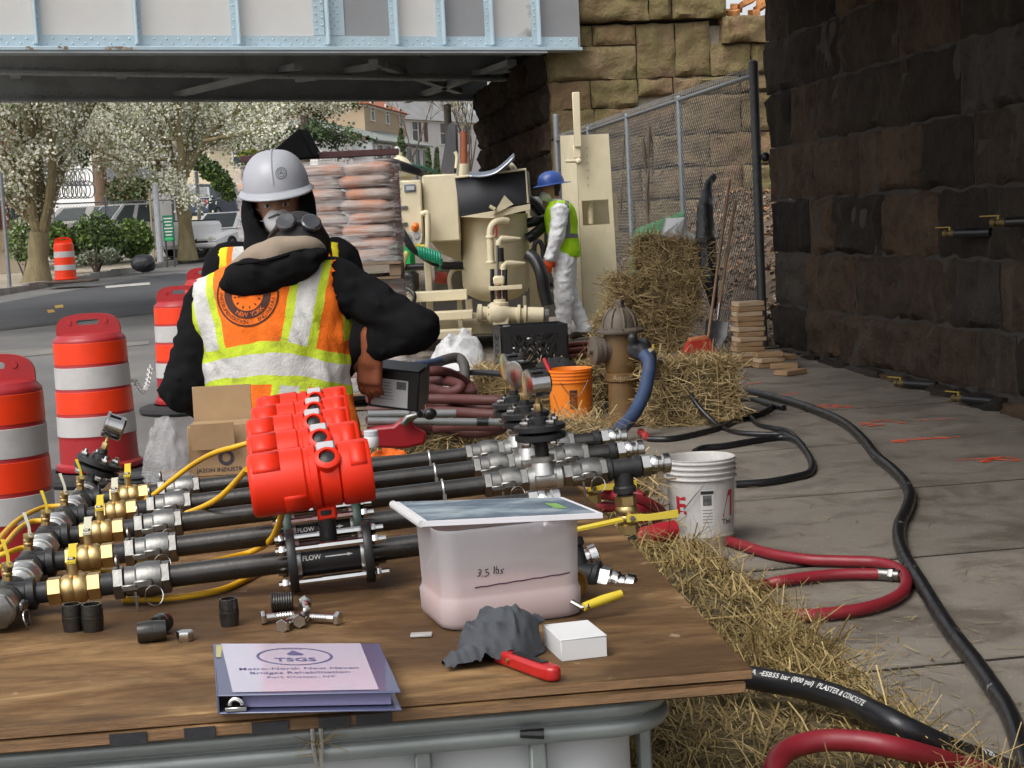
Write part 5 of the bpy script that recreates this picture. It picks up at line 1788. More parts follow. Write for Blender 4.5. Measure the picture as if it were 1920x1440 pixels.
# ================================================================== BUCKETS
def bucket(name, label, px, py, d, paint, orange=False, group='five gallon buckets'):
 b = ong(px, py, .02)
 M = Matrix.Translation(b)
 root = thing(name, label, 'bucket', M, group)
 mb = MB()
 H, r0, r1 = .37, .130, .148
 pr = [(r0 - .006, 0), (r0, .006), (r1 - .006, H - .085)]
 for z in (.085, .062, .04, .018):
  pr += [(r1 - .005, H - z), (r1 + .004, H - z + .002), (r1 + .004, H - z + .007), (r1 - .004, H - z + .009)]
 pr += [(r1 - .003, H - .004), (r1, H), (r1 - .006, H + .001), (r1 - .010, H - .01), (r0 - .01, .012), (0, .01)]
 mb.lathe(pr, 40, M)
 bd = mb.build('bucket_body', paint, root)
 a0 = R(200) if not orange else R(205)
 def cyl_pt(a, z, off):
  r = r0 + (r1 - .006 - r0) * z / (H - .085) + off
  return M @ V(r * math.cos(a), r * math.sin(a), z)
 def patch(name_, ac, w_, z0, z1, m, off=.0012, par=root):
  q = MB(); k = 8
  q.add([cyl_pt(ac + (i / k - .5) * w_, z, off) for z in (z0, z1) for i in range(k + 1)], [(i, i + 1, k + 2 + i, k + 1 + i) for i in range(k)])
  return q.build(name_, m, par)
 def letters(key, ac, zc, size, m, off=.0012):
  vs, fs = TXT[key]
  q = MB(); q.add([cyl_pt(ac + v.x * size / r0, zc + v.y * size, off) for v in vs], fs)
  return q.build('lettering', m, root, smooth=False)
 return root, M, cyl_pt, patch, letters
M_WBKT = mat('white_bucket_plastic', (.56, .55, .53), .5, var=.08, vs=6, dirt=.85, dcol=(.34, .31, .27))
M_OBKT = mat('orange_bucket_plastic', (.80, .21, .012), .45, var=.08, vs=6, dirt=.25, dcol=(.40, .13, .03))
M_INK = mat('black_ink', (.02, .02, .022), .6)
M_RINK = mat('red_ink', (.40, .02, .035), .55)
M_LABEL = mat('white_label', (.62, .61, .60), .6, var=.06)
root, M, cp, patch, letters = bucket('paint_bucket', 'dirty white plastic bucket with red lettering standing on the pavement', 1318, 1019, 6.9, M_WBKT)
fr = R(270)
pl_ = patch('warning_label', fr + .06, .40, .10, .25, M_LABEL)
patch('label_head', fr + .06, .38, .232, .246, M_INK, .0022)
patch('label_picture', fr + .06, .26, .185, .228, mat('label_grey', (.10, .10, .10), .6, var=.9, vs=60), .0022)
for k in range(5):
 patch('label_line', fr + .06, .3, .112 + k * .013, .116 + k * .013, mat('grey_ink', (.25, .25, .25), .6), .0022)
letters('be', fr - .78, .15, .10, M_RINK)
mb = MB(); mb.add([cp(fr + .56, .13, .0015), cp(fr + .98, .13, .0015), cp(fr + .98, .24, .0015), cp(fr + .80, .24, .0015)], [(0, 1, 2, 3)]); mb.build('red_triangle', M_RINK, root)
letters('bth', fr + .72, .10, .032, M_INK)
mb = MB()
P = spline([cp(fr - .75, .262, .012), cp(fr - .45, .20, .03), cp(fr - .1, .262 - .02, .012)], 8)
P = [cp(fr - .62 + .62 * k / 10, .17 + .11 * k / 10, .014) for k in range(11)]
mb.tube(P, .0022, 6); mb.build('wire_handle', M_STEEL, root)
mb = MB(); mb.lathe([(.0, .012), (.134, .012), (.138, .05)], 30, M); mb.build('dried_paint', mat('dried_mud', (.26, .22, .17), .9, vs=14), root)
root, M, cp, patch, letters = bucket('orange_bucket', 'bright orange plastic bucket standing left of the fire hydrant', 1073, 797, 10.3, M_OBKT)
patch('warning_label', R(270) + .08, .36, .12, .24, mat('dark_label', (.20, .06, .01), .6, var=.8, vs=60))
patch('label_head', R(270) + .08, .34, .225, .24, M_INK, .0022)
mb = MB(); mb.tube([cp(R(270) - .5 + 1.3 * k / 10, .30 - .10 * math.sin(PI * k / 10), .010) for k in range(11)], .002, 5); mb.build('wire_handle', M_STEEL, root)
# trowel with a red handle leaning out of the orange bucket
mb = MB(); a, b = at(1040, 716, 10.25), at(1020, 672, 10.3); mb.tube([a, a.lerp(b, .5), b], [.012, .017, .013], 10)
o = tag(mb.build('red_handled_tool', mat('red_plastic'), origin=tuple(a)), 'tool with a dark red handle sticking up out of the orange bucket', 'tool')
# ================================================================== FIRE HYDRANT
hb = ong(1167, 792, .02); hb = V(at(1170, 790, 10.2).x, 10.2, gz(10.2))
M = Matrix.Translation(hb)
hy = thing('fire_hydrant', 'weathered ochre fire hydrant with a dark ribbed bonnet', 'fire hydrant', M)
M_OCH = mat('ochre_paint', (.145, .08, .026), .6, var=.2, vs=7, bump=.25, bs=40, dirt=.5, dcol=(.10, .06, .03))
M_BON = mat('rusty_bonnet', (.105, .085, .065), .6, var=.25, vs=8, bump=.3, bs=40, dirt=.4, dcol=(.16, .10, .06))
mb = MB(); mb.lathe([(.10, 0), (.15, .0), (.155, .01), (.155, .035), (.145, .045), (.098, .06), (.094, .10), (.092, .28), (.098, .285), (.108, .29), (.108, .335), (.098, .34), (.104, .36), (.108, .42), (.108, .585), (.112, .59)], 28, M); mb.build('barrel', M_OCH, hy)
mb = MB(); mb.lathe([(.112, .588), (.148, .592), (.152, .60), (.150, .612), (.125, .625), (.112, .628), (.108, .66), (.095, .70), (.07, .735), (.045, .75), (.03, .754), (.03, .775), (.022, .78)], 28, M)
bn = mb.build('bonnet', M_BON, hy)
for k in range(8):
 a = k * PI / 4 + .2
 q = MB(); q.tube([M @ V(r * math.cos(a), r * math.sin(a), z) for r, z in ((.113, .632), (.111, .66), (.099, .70), (.075, .735), (.05, .752))], .008, 6); q.build('rib', M_BON, bn)
mb = MB(); mb.lathe([(.032, .775), (.032, .80), (.024, .806)], 5, M); mb.build('operating_nut', M_BON, bn)
for k in range(8):
 a = k * PI / 4
 q = MB(); q.lathe([(.013, 0), (.013, .012)], 6, M @ Matrix.Translation((.134 * math.cos(a), .134 * math.sin(a), .612))); q.build('bolt', M_BON, hy)
nd = V(-1, -.25, 0).normalized()
mb = MB(); mb.lathe([(.07, .05), (.075, .115), (.085, .12), (.085, .15), (.092, .152), (.092, .185), (.075, .192), (.022, .193), (.022, .215), (0, .216)], 22, M @ frame((0, 0, .49), nd)); mb.build('pumper_cap', M_BON, hy)
n2 = V(.8, -.6, 0).normalized()
mb = MB(); mb.lathe([(.05, .06), (.052, .12), (.062, .122), (.062, .15), (.055, .155)], 20, M @ frame((0, 0, .50), n2)); mb.build('nozzle', M_OCH, hy)
vs, fs = TXT['hyd']
q = MB(); q.add([M @ V(.1095 * math.cos(R(274) + v.x * .05 / .109), .1095 * math.sin(R(274) + v.x * .05 / .109), .298 + v.y * .05) for v in vs], fs); q.build('lettering', mat('pale_print', (.30, .22, .12), .7), hy, smooth=False)
# gate valve wrapped in black tape, with yellow tag, on the hydrant nozzle
p0 = M @ (V(0, 0, .50) + n2 * .15); p1 = at(1195, 655, 9.95); p2 = at(1218, 668, 9.9)
def taped():
 def f(P):
  d = sd_cap(P, tuple(p0), tuple(p1), .062, .058)
  d = smin(d, sd_cap(P, tuple(p1), tuple(p2), .056, .042), .03)
  d = smin(d, sd_cap(P, tuple(p1 + V(-.02, -.03, .06)), tuple(p1 + V(-.03, -.05, .075)), .025, .03), .02)
  return d + .006 * wav(P, 60, 3)
 lo = np.minimum(np.minimum(p0, p1), p2) - .12; hi = np.maximum(np.maximum(p0, p1), p2) + .14
 vs, fs = surface(f, lo, hi, .011)
 mb = MB(); mb.v = [tuple(v) for v in vs]; mb.f = [tuple(map(int, q)) for q in fs]; mb.mi = [0] * len(fs)
 root = thing('hydrant_valve', 'valve wrapped in shiny black tape on the hydrant outlet', 'valve', Matrix.Translation(p0))
 mb.build('taped_body', mat('black_tape_and_patch', (.03, .031, .035), .32, var=.3, vs=30, bump=.4, bs=70), root)
 q = MB(); d_ = (p2 - p1).normalized(); q.lathe([(.045, 0), (.05, .005), (.05, .03), (.04, .034)], 16, frame(p2 - d_ * .02, d_)); q.build('clamp_ring', mat('tan_fitting', (.36, .30, .2), .5), root)
 q = MB(); a = at(1225, 660, 9.95); q.box(a, (.012, .004, .09), None, bev=.001); q.build('yellow_tag', mat('yellow_plastic', (.62, .45, .03), .5), root)
taped()
hose('blue_hose', 'blue fabric hose bending down from the hydrant valve', None, .042, M_HBLU, n=18, world=[at(1208, 664, 9.9), at(1217, 678, 9.85), at(1216, 700, 9.8), at(1208, 735, 9.7), at(1192, 770, 9.6), at(1170, 798, 9.5), at(1150, 812, 9.45), at(1120, 822, 9.4), at(1080, 830, 9.3)])
# ================================================================== CRATE AND BITS BEHIND
M_BPLA = mat('black_plastic')
def milk_crate():
 b = at(997, 690, 10.85); M = Matrix.Translation((b.x, b.y, gz(10.9) + .345)) @ Matrix.Rotation(R(9), 4, 'Z')
 root = thing('milk_crate', 'black plastic milk crate with latticed sides on a straw bale', 'crate', M)
 W, D, H = .46, .33, .28
 mb = MB(); mb.box((0, 0, .012), (W, D, .02), M); mb.build('base', M_BPLA, root)
 for ax, sg in ((0, -1), (0, 1), (1, -1), (1, 1)):
  mb = MB()
  L_ = D if ax == 0 else W
  def bx(u, z, su, sz):
   if ax == 0: mb.box((sg * (W / 2 - .006), u, z), (.012, su, sz), M)
   else: mb.box((u, sg * (D / 2 - .0055), z), (su, .011, sz), M)
  bx(0, H - .03, L_ - .001, .06); bx(0, .03, L_ - .001, .06)
  for s in (-1, 1): bx(s * (L_ / 2 - .035), H / 2, .07, H - .12)
  k = 5 if ax else 4
  w0 = L_ - .14
  for i in range(k + 1):
   for dgn in (-1, 1):
    u0 = -w0 / 2 + w0 * i / k
    p0 = V(0, u0, .06); p1 = V(0, max(-w0 / 2, min(w0 / 2, u0 + dgn * w0 / k * 1.8)), H - .06)
    c = (p0 + p1) / 2; d_ = p1 - p0; a = math.atan2(d_.z, d_.y)
    R_ = Matrix.Rotation(a, 4, 'X') if ax == 0 else Matrix.Rotation(-a, 4, 'Y')
    off = V(sg * (W / 2 - .006), c.y, c.z) if ax == 0 else V(c.y, sg * (D / 2 - .006), c.z)
    mb.box((0, 0, 0), (.008, d_.length, .016) if ax == 0 else (d_.length, .008, .016), M @ Matrix.Translation(off) @ R_)
  mb.build('side_lattice', M_BPLA, root)
 mb = MB(); mb.lathe([(.02, 0), (.028, .002), (.028, .006), (.02, .008)], 16, M @ Matrix.Translation((-W / 2 + .05, -D / 2 + .03, H))); mb.build('rim_ring', M_GALV, root)
 return M
MCR = milk_crate()
rg = random.Random(8)
for i in range(9):
 mb = MB(); p = MCR @ V(rg.uniform(-.18, .18), rg.uniform(-.12, .12), .08 + rg.uniform(0, .1))
 mb.lathe([(.012, 0), (.024, .002), (.024, .03), (.018, .034), (.018, .05)], 10, Matrix.Translation(p) @ Euler((rg.uniform(0, 3), rg.uniform(0, 3), 0)).to_matrix().to_4x4())
 tag(mb.build('pipe_fitting', M_STEEL, origin=tuple(p)), 'small steel pipe fittings heaped inside the black milk crate', 'fitting', 'fittings in the milk crate')
def crumple(name, label, cat, c, size, seed, m, h=.012, amp=.03, f0=18, th=.5, yaw=0, extra=None):
 """A crumpled heap of cloth, sheet or bag with folds."""
 sx, sy, sz = size
 def f(P):
  r = np.sqrt((P[:, 0] / sx) ** 2 + (P[:, 1] / sy) ** 2)
  ro = .9 + .16 * wav(P * np.array([1, 1, 0]) / max(sx, sy), 2.6, seed + 9)
  r = r / ro
  top = sz * np.clip(1 - r ** 2, 0, 1) ** th
  fold = .6 * amp * wav(P * np.array([1, 1, .4]), f0, seed) + amp * (.8 - 1.9 * np.abs(wav(P * np.array([1.2, .7, .5]), f0 * .8, seed + 5)))
  hgt_ = np.maximum(top + fold * np.clip((1 - r) * 2.5, 0, 1), np.where(r < 1.06, h * 1.6, -1))
  d = np.maximum(P[:, 2] - hgt_, -P[:, 2])
  if extra is not None:
   d = smin(d, extra(P) + .4 * fold, .03)
  return d * .6
 vs, fs = surface(f, (-sx * 1.15, -sy * 1.15, -.02), (sx * 1.15, sy * 1.15, sz * 1.9 + amp), h)
 vs = relax(vs, fs, 1)
 M = Matrix.Translation(c) @ Matrix.Rotation(yaw, 4, 'Z')
 mb = MB(); mb.add([M @ Vector(v) for v in vs], [tuple(map(int, q)) for q in fs])
 return tag(mb.build(name, m, origin=tuple(c), sharp=60), label, cat)
M_FILM = NT('clear_film')
M_FILM.set(Base_Color=(.70, .70, .72), Roughness=.12)
M_FILM.b.inputs['Alpha'].default_value = .32
M_FILM.bump(M_FILM.noise(30, 5, .7, dist=1.5), .8, .02)
M_FILM = M_FILM.m
p = at(868, 690, 12.2)
crumple('plastic_sheet', 'crumpled white plastic sheeting heaped behind the black crate', 'sheeting', V(p.x, p.y, gz(12.2)), (.34, .4, .50), 5, mat('white_film', (.55, .555, .56), .35, var=.15, vs=6, bump=.5, bs=16, bd=.03), .016, .05, 42, .8)
p = at(1050, 690, 10.7)
crumple('tool_pouch', 'black cloth tool pouch lying on the bale before the crate', 'pouch', V(at(1040, 690, 10.6).x, 10.62, gz(10.6) + .345), (.16, .08, .07), 9, mat('black_cloth', (.016, .016, .018), .9, bump=.4, bs=200), .010, .012, 110)
hose('blue_hose', 'short blue hose end showing left of the plastic sheeting', None, .03, M_HBLU, world=[at(690, 690, 9.5), at(740, 690, 9.6), at(790, 685, 9.8), at(825, 678, 10.2)])
hose('grey_hose', 'grey rubber hose arched over the bale behind the red hose heap', None, .035, mat('grey_hose_rubber', (.075, .07, .068), .6, dirt=.3), world=[at(800, 690, 10.4), at(830, 676, 10.5), at(858, 671, 10.6), at(870, 685, 10.5), at(871, 712, 10.4), at(868, 760, 10.2)])
hose('black_hose', 'short black hose lying on the bale left of the crate', None, .02, M_HBLK, world=[at(840, 703, 10.6), at(880, 699, 10.5), at(910, 699, 10.4), at(945, 702, 10.3)])
# dark red hose heap
rg = random.Random(12)
zz = rz(8.2) + .46
hx = at(800, 760, 8.0)
paths = [
 [(690, 672), (735, 690), (770, 706), (815, 735), (860, 742), (884, 738), (878, 722), (850, 703), (820, 696), (770, 700), (730, 706), (690, 712)],
 [(690, 700), (740, 712), (790, 724), (840, 735), (865, 726), (840, 715), (790, 716), (740, 722), (700, 730)],
 [(690, 745), (760, 748), (830, 748), (900, 750), (945, 752), (960, 760), (900, 765), (830, 768), (760, 765), (690, 770)],
 [(690, 790), (760, 775), (830, 772), (900, 776), (950, 780), (930, 788), (870, 786), (800, 786), (740, 792), (690, 800)],
 [(770, 800), (830, 806), (890, 812), (940, 804), (900, 798), (840, 800), (790, 808), (740, 812), (690, 815)]]
for i, pth in enumerate(paths):
 d0 = [8.45, 8.35, 8.2, 8.05, 7.8][i]
 hose('red_hose', ['top coil of the dark red hose heap behind the table', 'second coil of the dark red hose heap, ending in a round bend', 'long dark red hose strand crossing the middle of the heap', 'low dark red hose strand behind the grey poles', 'lowest dark red hose strand just above the black pipes'][i], None, .027, M_HDRK,
         world=[at(x, y, d0 + .12 * math.sin(j * 1.3)) for j, (x, y) in enumerate(pth)])
hose('red_hose', 'rusty red hoses running between the crate and the hydrant', None, .022, M_HDRK, world=[at(1058, 648, 11.2), at(1085, 646, 11.3), at(1115, 645, 11.4), at(1135, 644, 11.5)])
hose('red_hose', 'lower rusty red hose between the crate and the hydrant', None, .022, M_HDRK, world=[at(1056, 672, 11.1), at(1085, 668, 11.2), at(1115, 664, 11.3), at(1135, 662, 11.4)])
hose('red_hose', 'middle rusty red hose between the crate and the hydrant', None, .022, M_HDRK, world=[at(1058, 660, 11.15), at(1090, 656, 11.25), at(1118, 652, 11.35), at(1135, 650, 11.4)])
# grey poles and red power tool lying behind the table
def rod(name, label, a, b, r, m, n=12, cat='pole', extra=None):
 mb = MB(); mb.cyl(a, b, r, n=n)
 if extra: extra(mb)
 return tag(mb.build(name, m, origin=tuple(a)), label, cat)
M_GPOLE = mat('grey_plastic', (.17, .18, .18), .45, var=.15)
for i, (x0, y0, x1, y1, d) in enumerate([(690, 777, 855, 775, 7.0), (690, 790, 945, 792, 6.8)]):
 a, b = at(x0, y0, d), at(x1, y1, d)
 rt = thing('extension_pole', ['shorter grey extension pole lying behind the table', 'longer grey extension pole with a black band'][i], 'pole', Matrix.Translation(a))
 mb = MB(); mb.cyl(a, b, .017, n=14); mb.build('tube', M_GPOLE, rt)
 u = .62 if i == 0 else .8
 c = a.lerp(b, u); mb = MB(); mb.cyl(c, c + (b - a).normalized() * .05, .0185, n=14); mb.build('grip_band', M_BPLA, rt)
 if i == 0:
  mb = MB(); mb.ball(c + V(-.03, -.01, 0), (.035, .025, .025), 10, 8); mb.build('clamp_knob', M_BPLA, rt)
def power_tool(name, label, c, d, up, sc=1.0):
 """A stubby red cordless tool: body along d, grip, foot battery, jaw."""
 x = Vector(d).normalized(); z = Vector(up); z = (z - x * z.dot(x)).normalized(); y = z.cross(x)
 M = Matrix((x, y, z)).transposed().to_4x4(); M.translation = Vector(c); M = M @ Matrix.Scale(sc, 4)
 rt = thing(name, label, 'power tool', M)
 mr = mat('tool_red', (.33, .012, .02), .4, var=.1, dirt=.15)
 mb = MB(); mb.lathe([(.025, -.10), (.036, -.095), (.04, -.05), (.042, .03), (.034, .07), (.028, .075)], 16, M @ frame((0, 0, 0), (1, 0, 0))); mb.build('motor_housing', mr, rt)
 mb = MB(); mb.box((-.045, 0, -.07), (.05, .042, .13), M @ Matrix.Rotation(R(8), 4, 'Y'), bev=.014); mb.build('grip', mr, rt)
 mb = MB(); mb.box((-.04, 0, -.15), (.10, .062, .05), M, bev=.01); mb.build('battery', M_BPLA, rt)
 mb = MB(); mb.lathe([(.03, .07), (.03, .10), (.022, .105), (.018, .14), (.010, .145)], 14, M @ frame((0, 0, 0), (1, 0, 0))); mb.build('nose', M_BPLA, rt)
 mb = MB(); mb.box((.02, -.041, .005), (.07, .006, .03), M, bev=.002); mb.build('side_grille', M_BPLA, rt)
 mb = MB(); mb.box((-.012, 0, -.05), (.018, .014, .03), M, bev=.004); mb.build('trigger', M_BPLA, rt)
 return rt
def red_clamp():
 d = 6.75
 rt = thing('red_hand_tool', 'red clamp-like hand tool with a grey jaw lying over the grey poles', 'tool', Matrix.Translation(at(740, 838, d)))
 out = [(672, 812), (705, 800), (738, 797), (757, 781), (772, 786), (776, 800), (800, 812), (797, 832), (760, 840), (700, 838), (672, 832)]
 mb = MB(); P = [at(x, y, d) for x, y in out]
 Mx = Matrix(((1, 0, 0, 0), (0, 0, -1, d + .04), (0, 1, 0, 0), (0, 0, 0, 1)))
 mb.prism([(p.x, p.z) for p in P], .07, Mx); o_ = mb.build('tool_body', mat('tool_red', (.33, .012, .02), .4, var=.1, dirt=.15), rt)
 bv = o_.modifiers.new('rounded', 'BEVEL'); bv.width = .012; bv.segments = 2
 mb = MB(); mb.tube([at(756, 795, d - .05), at(766, 784, d - .06), at(782, 778, d - .06)], [.016, .02, .012], 10); mb.build('jaw', M_STEEL, rt)
 mb = MB(); mb.ball(at(806, 776, d - .04), (.03, .025, .026), 10, 8); mb.build('knob', M_BPLA, rt)
red_clamp()
power_tool('cordless_tool', 'red and black cordless tool lying on the straw right of the table', at(1225, 1003, 5.15), (-.75, -.25, -.1), (.2, -.6, .6), .85)
# red hose bundle at the far right corner of the table
for i, pth in enumerate([[(1055, 938), (1100, 925), (1160, 930), (1215, 945), (1240, 965), (1200, 985), (1150, 990), (1100, 982)], [(1085, 960), (1140, 950), (1190, 955), (1230, 975)], [(1100, 1000), (1150, 985), (1200, 968), (1225, 950), (1190, 935)], [(1060, 925), (1120, 915), (1175, 920), (1205, 935)]]):
 hose('red_hose', ['red hose coil under the brass valves at the table corner', 'short red hose strand below the yellow valve lever', 'red hose strand curling up beside the white bucket', 'uppermost red hose strand behind the brass valves'][i], None, .021, M_HRED, world=[at(x, y, 5.75 + .1 * math.sin(j * 2 + i)) for j, (x, y) in enumerate(pth)])
# ================================================================== AT THE FENCE
def slab_box(name, label, cat, c, size, rot, m, bev=.004, group=None):
 mb = MB(); mb.box((0, 0, 0), size, Matrix.Translation(c) @ Euler(rot).to_matrix().to_4x4(), bev=bev)
 return tag(mb.build(name, m, origin=tuple(c)), label, cat, group)
M_WOODB = mat('timber_offcut', (.36, .225, .12), .85, var=.22, vs=10, bump=.3, bs=50, stretch=(.25, 1, 1), dirt=.2)
M_WOODE = mat('pale_timber', (.50, .37, .24), .85, var=.2, vs=10, bump=.3, bs=50, stretch=(.25, 1, 1))
b0 = ong(1404, 686)
nb = 13
rg = random.Random(4)
for i in range(nb):
 c = V(b0.x + rg.uniform(-.012, .012), b0.y, gz(b0.y) + .021 + i * .0415)
 slab_box('wood_block', ['bottom', 'second lowest', 'third lowest', 'fourth lowest', 'fifth lowest', 'sixth lowest', 'middle', 'sixth from top', 'fifth from top', 'fourth from top', 'third from top', 'second from top', 'topmost'][i] + ' wooden block in the tall stack by the fence post', 'wood block', c, (.235 if i % 2 else .22, .19, .039), (0, 0, R(10) + rg.uniform(-.12, .12)), M_WOODB if rg.random() < .7 else M_WOODE, .004, 'wooden blocks by the fence post')
for (px, py, z, a, lb) in ((1440, 688, .02, 12, 'flat wooden block on the ground right of the tall stack'), (1442, 688, .062, 20, 'upper of two wooden blocks lying right of the tall stack'), (1441, 688, .105, 4, 'topmost loose wooden block right of the tall stack'), (1470, 690, .02, -8, 'loose wooden block nearest the dark wall'), (1482, 702, .02, 35, 'tilted dark wooden block lying at the wall foot'), (1465, 684, .062, 25, 'wooden block resting on the one nearest the wall')):
 p = ong(px, py)
 slab_box('wood_block', lb, 'wood block', V(p.x, p.y, gz(p.y) + z), (.22, .15, .039), (0, 0, R(a)), M_WOODB if px != 1442 else M_WOODE, .004, 'wooden blocks by the fence post')
M_HAND = mat('grey_ash_wood', (.30, .19, .12), .75, var=.2, vs=6, stretch=(1, 1, .15))
br = thing('push_broom', 'broom with a brown handle and red head leaning on the fence', 'broom', Matrix.Translation(ong(1320, 660)))
a, b = at(1327, 640, 14.3), at(1368, 337, 14.95)
mb = MB(); mb.cyl(a, b, .014, n=10); mb.build('handle', M_HAND, br)
p = ong(1313, 668)
mb = MB(); Mx = Matrix.Translation((p.x, p.y, gz(p.y) + .10)) @ Matrix.Rotation(R(10), 4, 'Z')
mb.add([(-.10, -.05, .04), (.08, -.05, .06), (.08, .05, .06), (-.10, .05, .04), (-.17, -.08, -.09), (.13, -.08, -.09), (.13, .08, -.09), (-.17, .08, -.09)], [(0, 1, 2, 3), (4, 7, 6, 5), (0, 4, 5, 1), (1, 5, 6, 2), (2, 6, 7, 3), (3, 7, 4, 0)], 0, Mx); mb.build('bristles', mat('red_bristles', (.50, .035, .02), .7, var=.3, vs=40, stretch=(6, 6, .5), bump=.5, bs=60), br)
mb = MB(); mb.box((-.01, 0, .06), (.17, .09, .035), Mx @ Matrix.Rotation(R(-6), 4, 'Y'), bev=.008); mb.build('head_block', mat('orange_plastic', (.62, .22, .09), .6), br)
sh = thing('shovel', 'steel shovel with a light wooden handle leaning beside the broom', 'shovel', Matrix.Translation(ong(1343, 655)))
a, b = at(1349, 570, 14.5), at(1379, 376, 14.95)
mb = MB(); mb.cyl(a, b, .016, n=10); mb.build('handle', mat('light_ash_wood', (.36, .23, .13), .7, var=.15), sh)
c = at(1345, 600, 14.45); mb = MB(); mb.cyl(a, c, .018, .012, 8); mb.build('socket', M_STEEL, sh)
mb = MB()
Ms = frame(c, at(1340, 645, 14.35) - c, (0, 1, 0))
mb.grid(6, 8, lambda u, v: Ms @ V((u - .5) * .2 * (1 - .75 * max(0, v - .5) ** 1.3 * 2), .03 * (1 - (2 * u - 1) ** 2), v * .27)); mb.build('blade', mat('grey_blade', (.16, .16, .165), .5, .6, var=.2), sh)
# black bag hung on the fence
def hung_bag():
 k = [at(1338, 332, 15.0), at(1328, 345, 14.95), at(1322, 390, 14.85), at(1322, 450, 14.8), at(1330, 520, 14.75), at(1338, 575, 14.75)]
 rr_ = [.035, .04, .075, .09, .085, .03]
 def f(P):
  d = None
  for i in range(5):
   e = sd_cap(P, tuple(k[i]), tuple(k[i + 1]), rr_[i], rr_[i + 1])
   d = e if d is None else smin(d, e, .03)
  return d + .007 * wav(P * np.array([1, 1, .2]), 50, 2) + .005 * np.abs(wav(P * np.array([1, 1, .3]), 60, 6))
 lo = np.min(np.array(k), 0) - .15; hi = np.max(np.array(k), 0) + .15
 vs, fs = surface(f, lo, hi, .018)
 mb = MB(); mb.v = [tuple(v) for v in vs]; mb.f = [tuple(map(int, q)) for q in fs]; mb.mi = [0] * len(fs)
 tag(mb.build('bin_liner', mat('black_polythene'), origin=tuple(k[-1])), 'long black bin liner knotted to the chain-link fence', 'bag')
hung_bag()
# white paper box on the top bale
wb = thing('paper_carton', 'torn open white paper carton on top of the straw stack', 'carton', Matrix.Translation(at(1275, 455, 14.9)))
M_PAPER = mat('white_card', (.62, .62, .62), .7, var=.05)
for q in ([(1240, 440), (1248, 410), (1283, 408), (1272, 452)], [(1272, 452), (1286, 432), (1312, 446), (1310, 462)], [(1272, 452), (1286, 432), (1283, 408), (1262, 432)], [(1240, 440), (1272, 452), (1310, 462), (1265, 470)]):
 d = [14.8, 15.05, 15.0, 14.85]
 P = [at(x, y, d[i]) for i, (x, y) in enumerate(q)]
 n = (P[1] - P[0]).cross(P[2] - P[0]).normalized() * .004
 mb = MB(); mb.add([p + n for p in P] + [p - n for p in P], [(0, 1, 2, 3), (7, 6, 5, 4), (0, 4, 5, 1), (1, 5, 6, 2), (2, 6, 7, 3), (3, 7, 4, 0)]); mb.build('flap', M_PAPER, wb)
# green netting behind the fence, vine stems
def net(u, v):
 a, b, c_, d_ = at(1175, 520, 18.2), at(1285, 480, 17.2), at(1282, 395, 17.2), at(1190, 430, 18.2)
 p = a.lerp(b, u).lerp(d_.lerp(c_, u), v)
 return p + V(0, .06 * math.sin(u * 9) + .05 * math.sin(v * 7 + u * 4), 0)
mb = MB(); mb.grid(14, 10, net)
t = NT('green_netting'); t.set(Base_Color=(.10, .32, .16), Roughness=.8); t.b.inputs['Alpha'].default_value = .45
o = tag(mb.build('green_netting', t.m, origin=tuple(at(1230, 500, 17.6))), 'faded green netting hanging behind the chain-link fence', 'netting')
so = o.modifiers.new('thickness', 'SOLIDIFY'); so.thickness = .004
for i, pth in enumerate([[(1216, 235), (1217, 300), (1213, 360), (1217, 430), (1222, 450)], [(1205, 258), (1212, 330), (1214, 395), (1218, 440)], [(1170, 250), (1168, 320), (1163, 400)], [(1213, 345), (1232, 335), (1245, 315), (1248, 295)], [(1237, 200), (1236, 280), (1222, 330)]]):
 mb = MB(); d = 18.6 + .2 * i
 P = spline([at(x, y, d) for x, y in pth], 5); mb.tube(P, [(.03 if i < 2 else .014) * (.6 + .4 * math.sin(k * .9)) for k in range(len(P))], 6)
 tag(mb.build('vine_stem', M_BARKD, origin=tuple(P[-1])), ['thick dark dead vine hanging on the fence', 'second dark vine stem twined beside the thick one', 'thin vine stem near the far fence post', 'side shoot of dead vine reaching right', 'long thin vine stem rising above the top rail'][i], 'vine', 'dead vines on the fence')
# stones of rubble behind the near post
rg = random.Random(19)
mb = MB()
for i in range(150):
 s_, t_ = rg.uniform(.2, 2.6), rg.uniform(-1.3, -.05)
 p = st(s_, t_); z = gz(p.y) + max(0, -t_ - .35) * .62
 r = rg.uniform(.015, .05)
 mb.ball((p.x, p.y, z + r * .5), (r, r * rg.uniform(.6, 1), r * .6), 6, 4, mi=rg.choice((0, 0, 1)))
tag(mb.build('rubble', [mat('pale_rubble', (.42, .40, .37), .9, var=.2), mat('dark_rubble', (.15, .13, .11), .9)]), 'pale rubble and gravel behind the near fence post', 'rubble', kind='stuff')
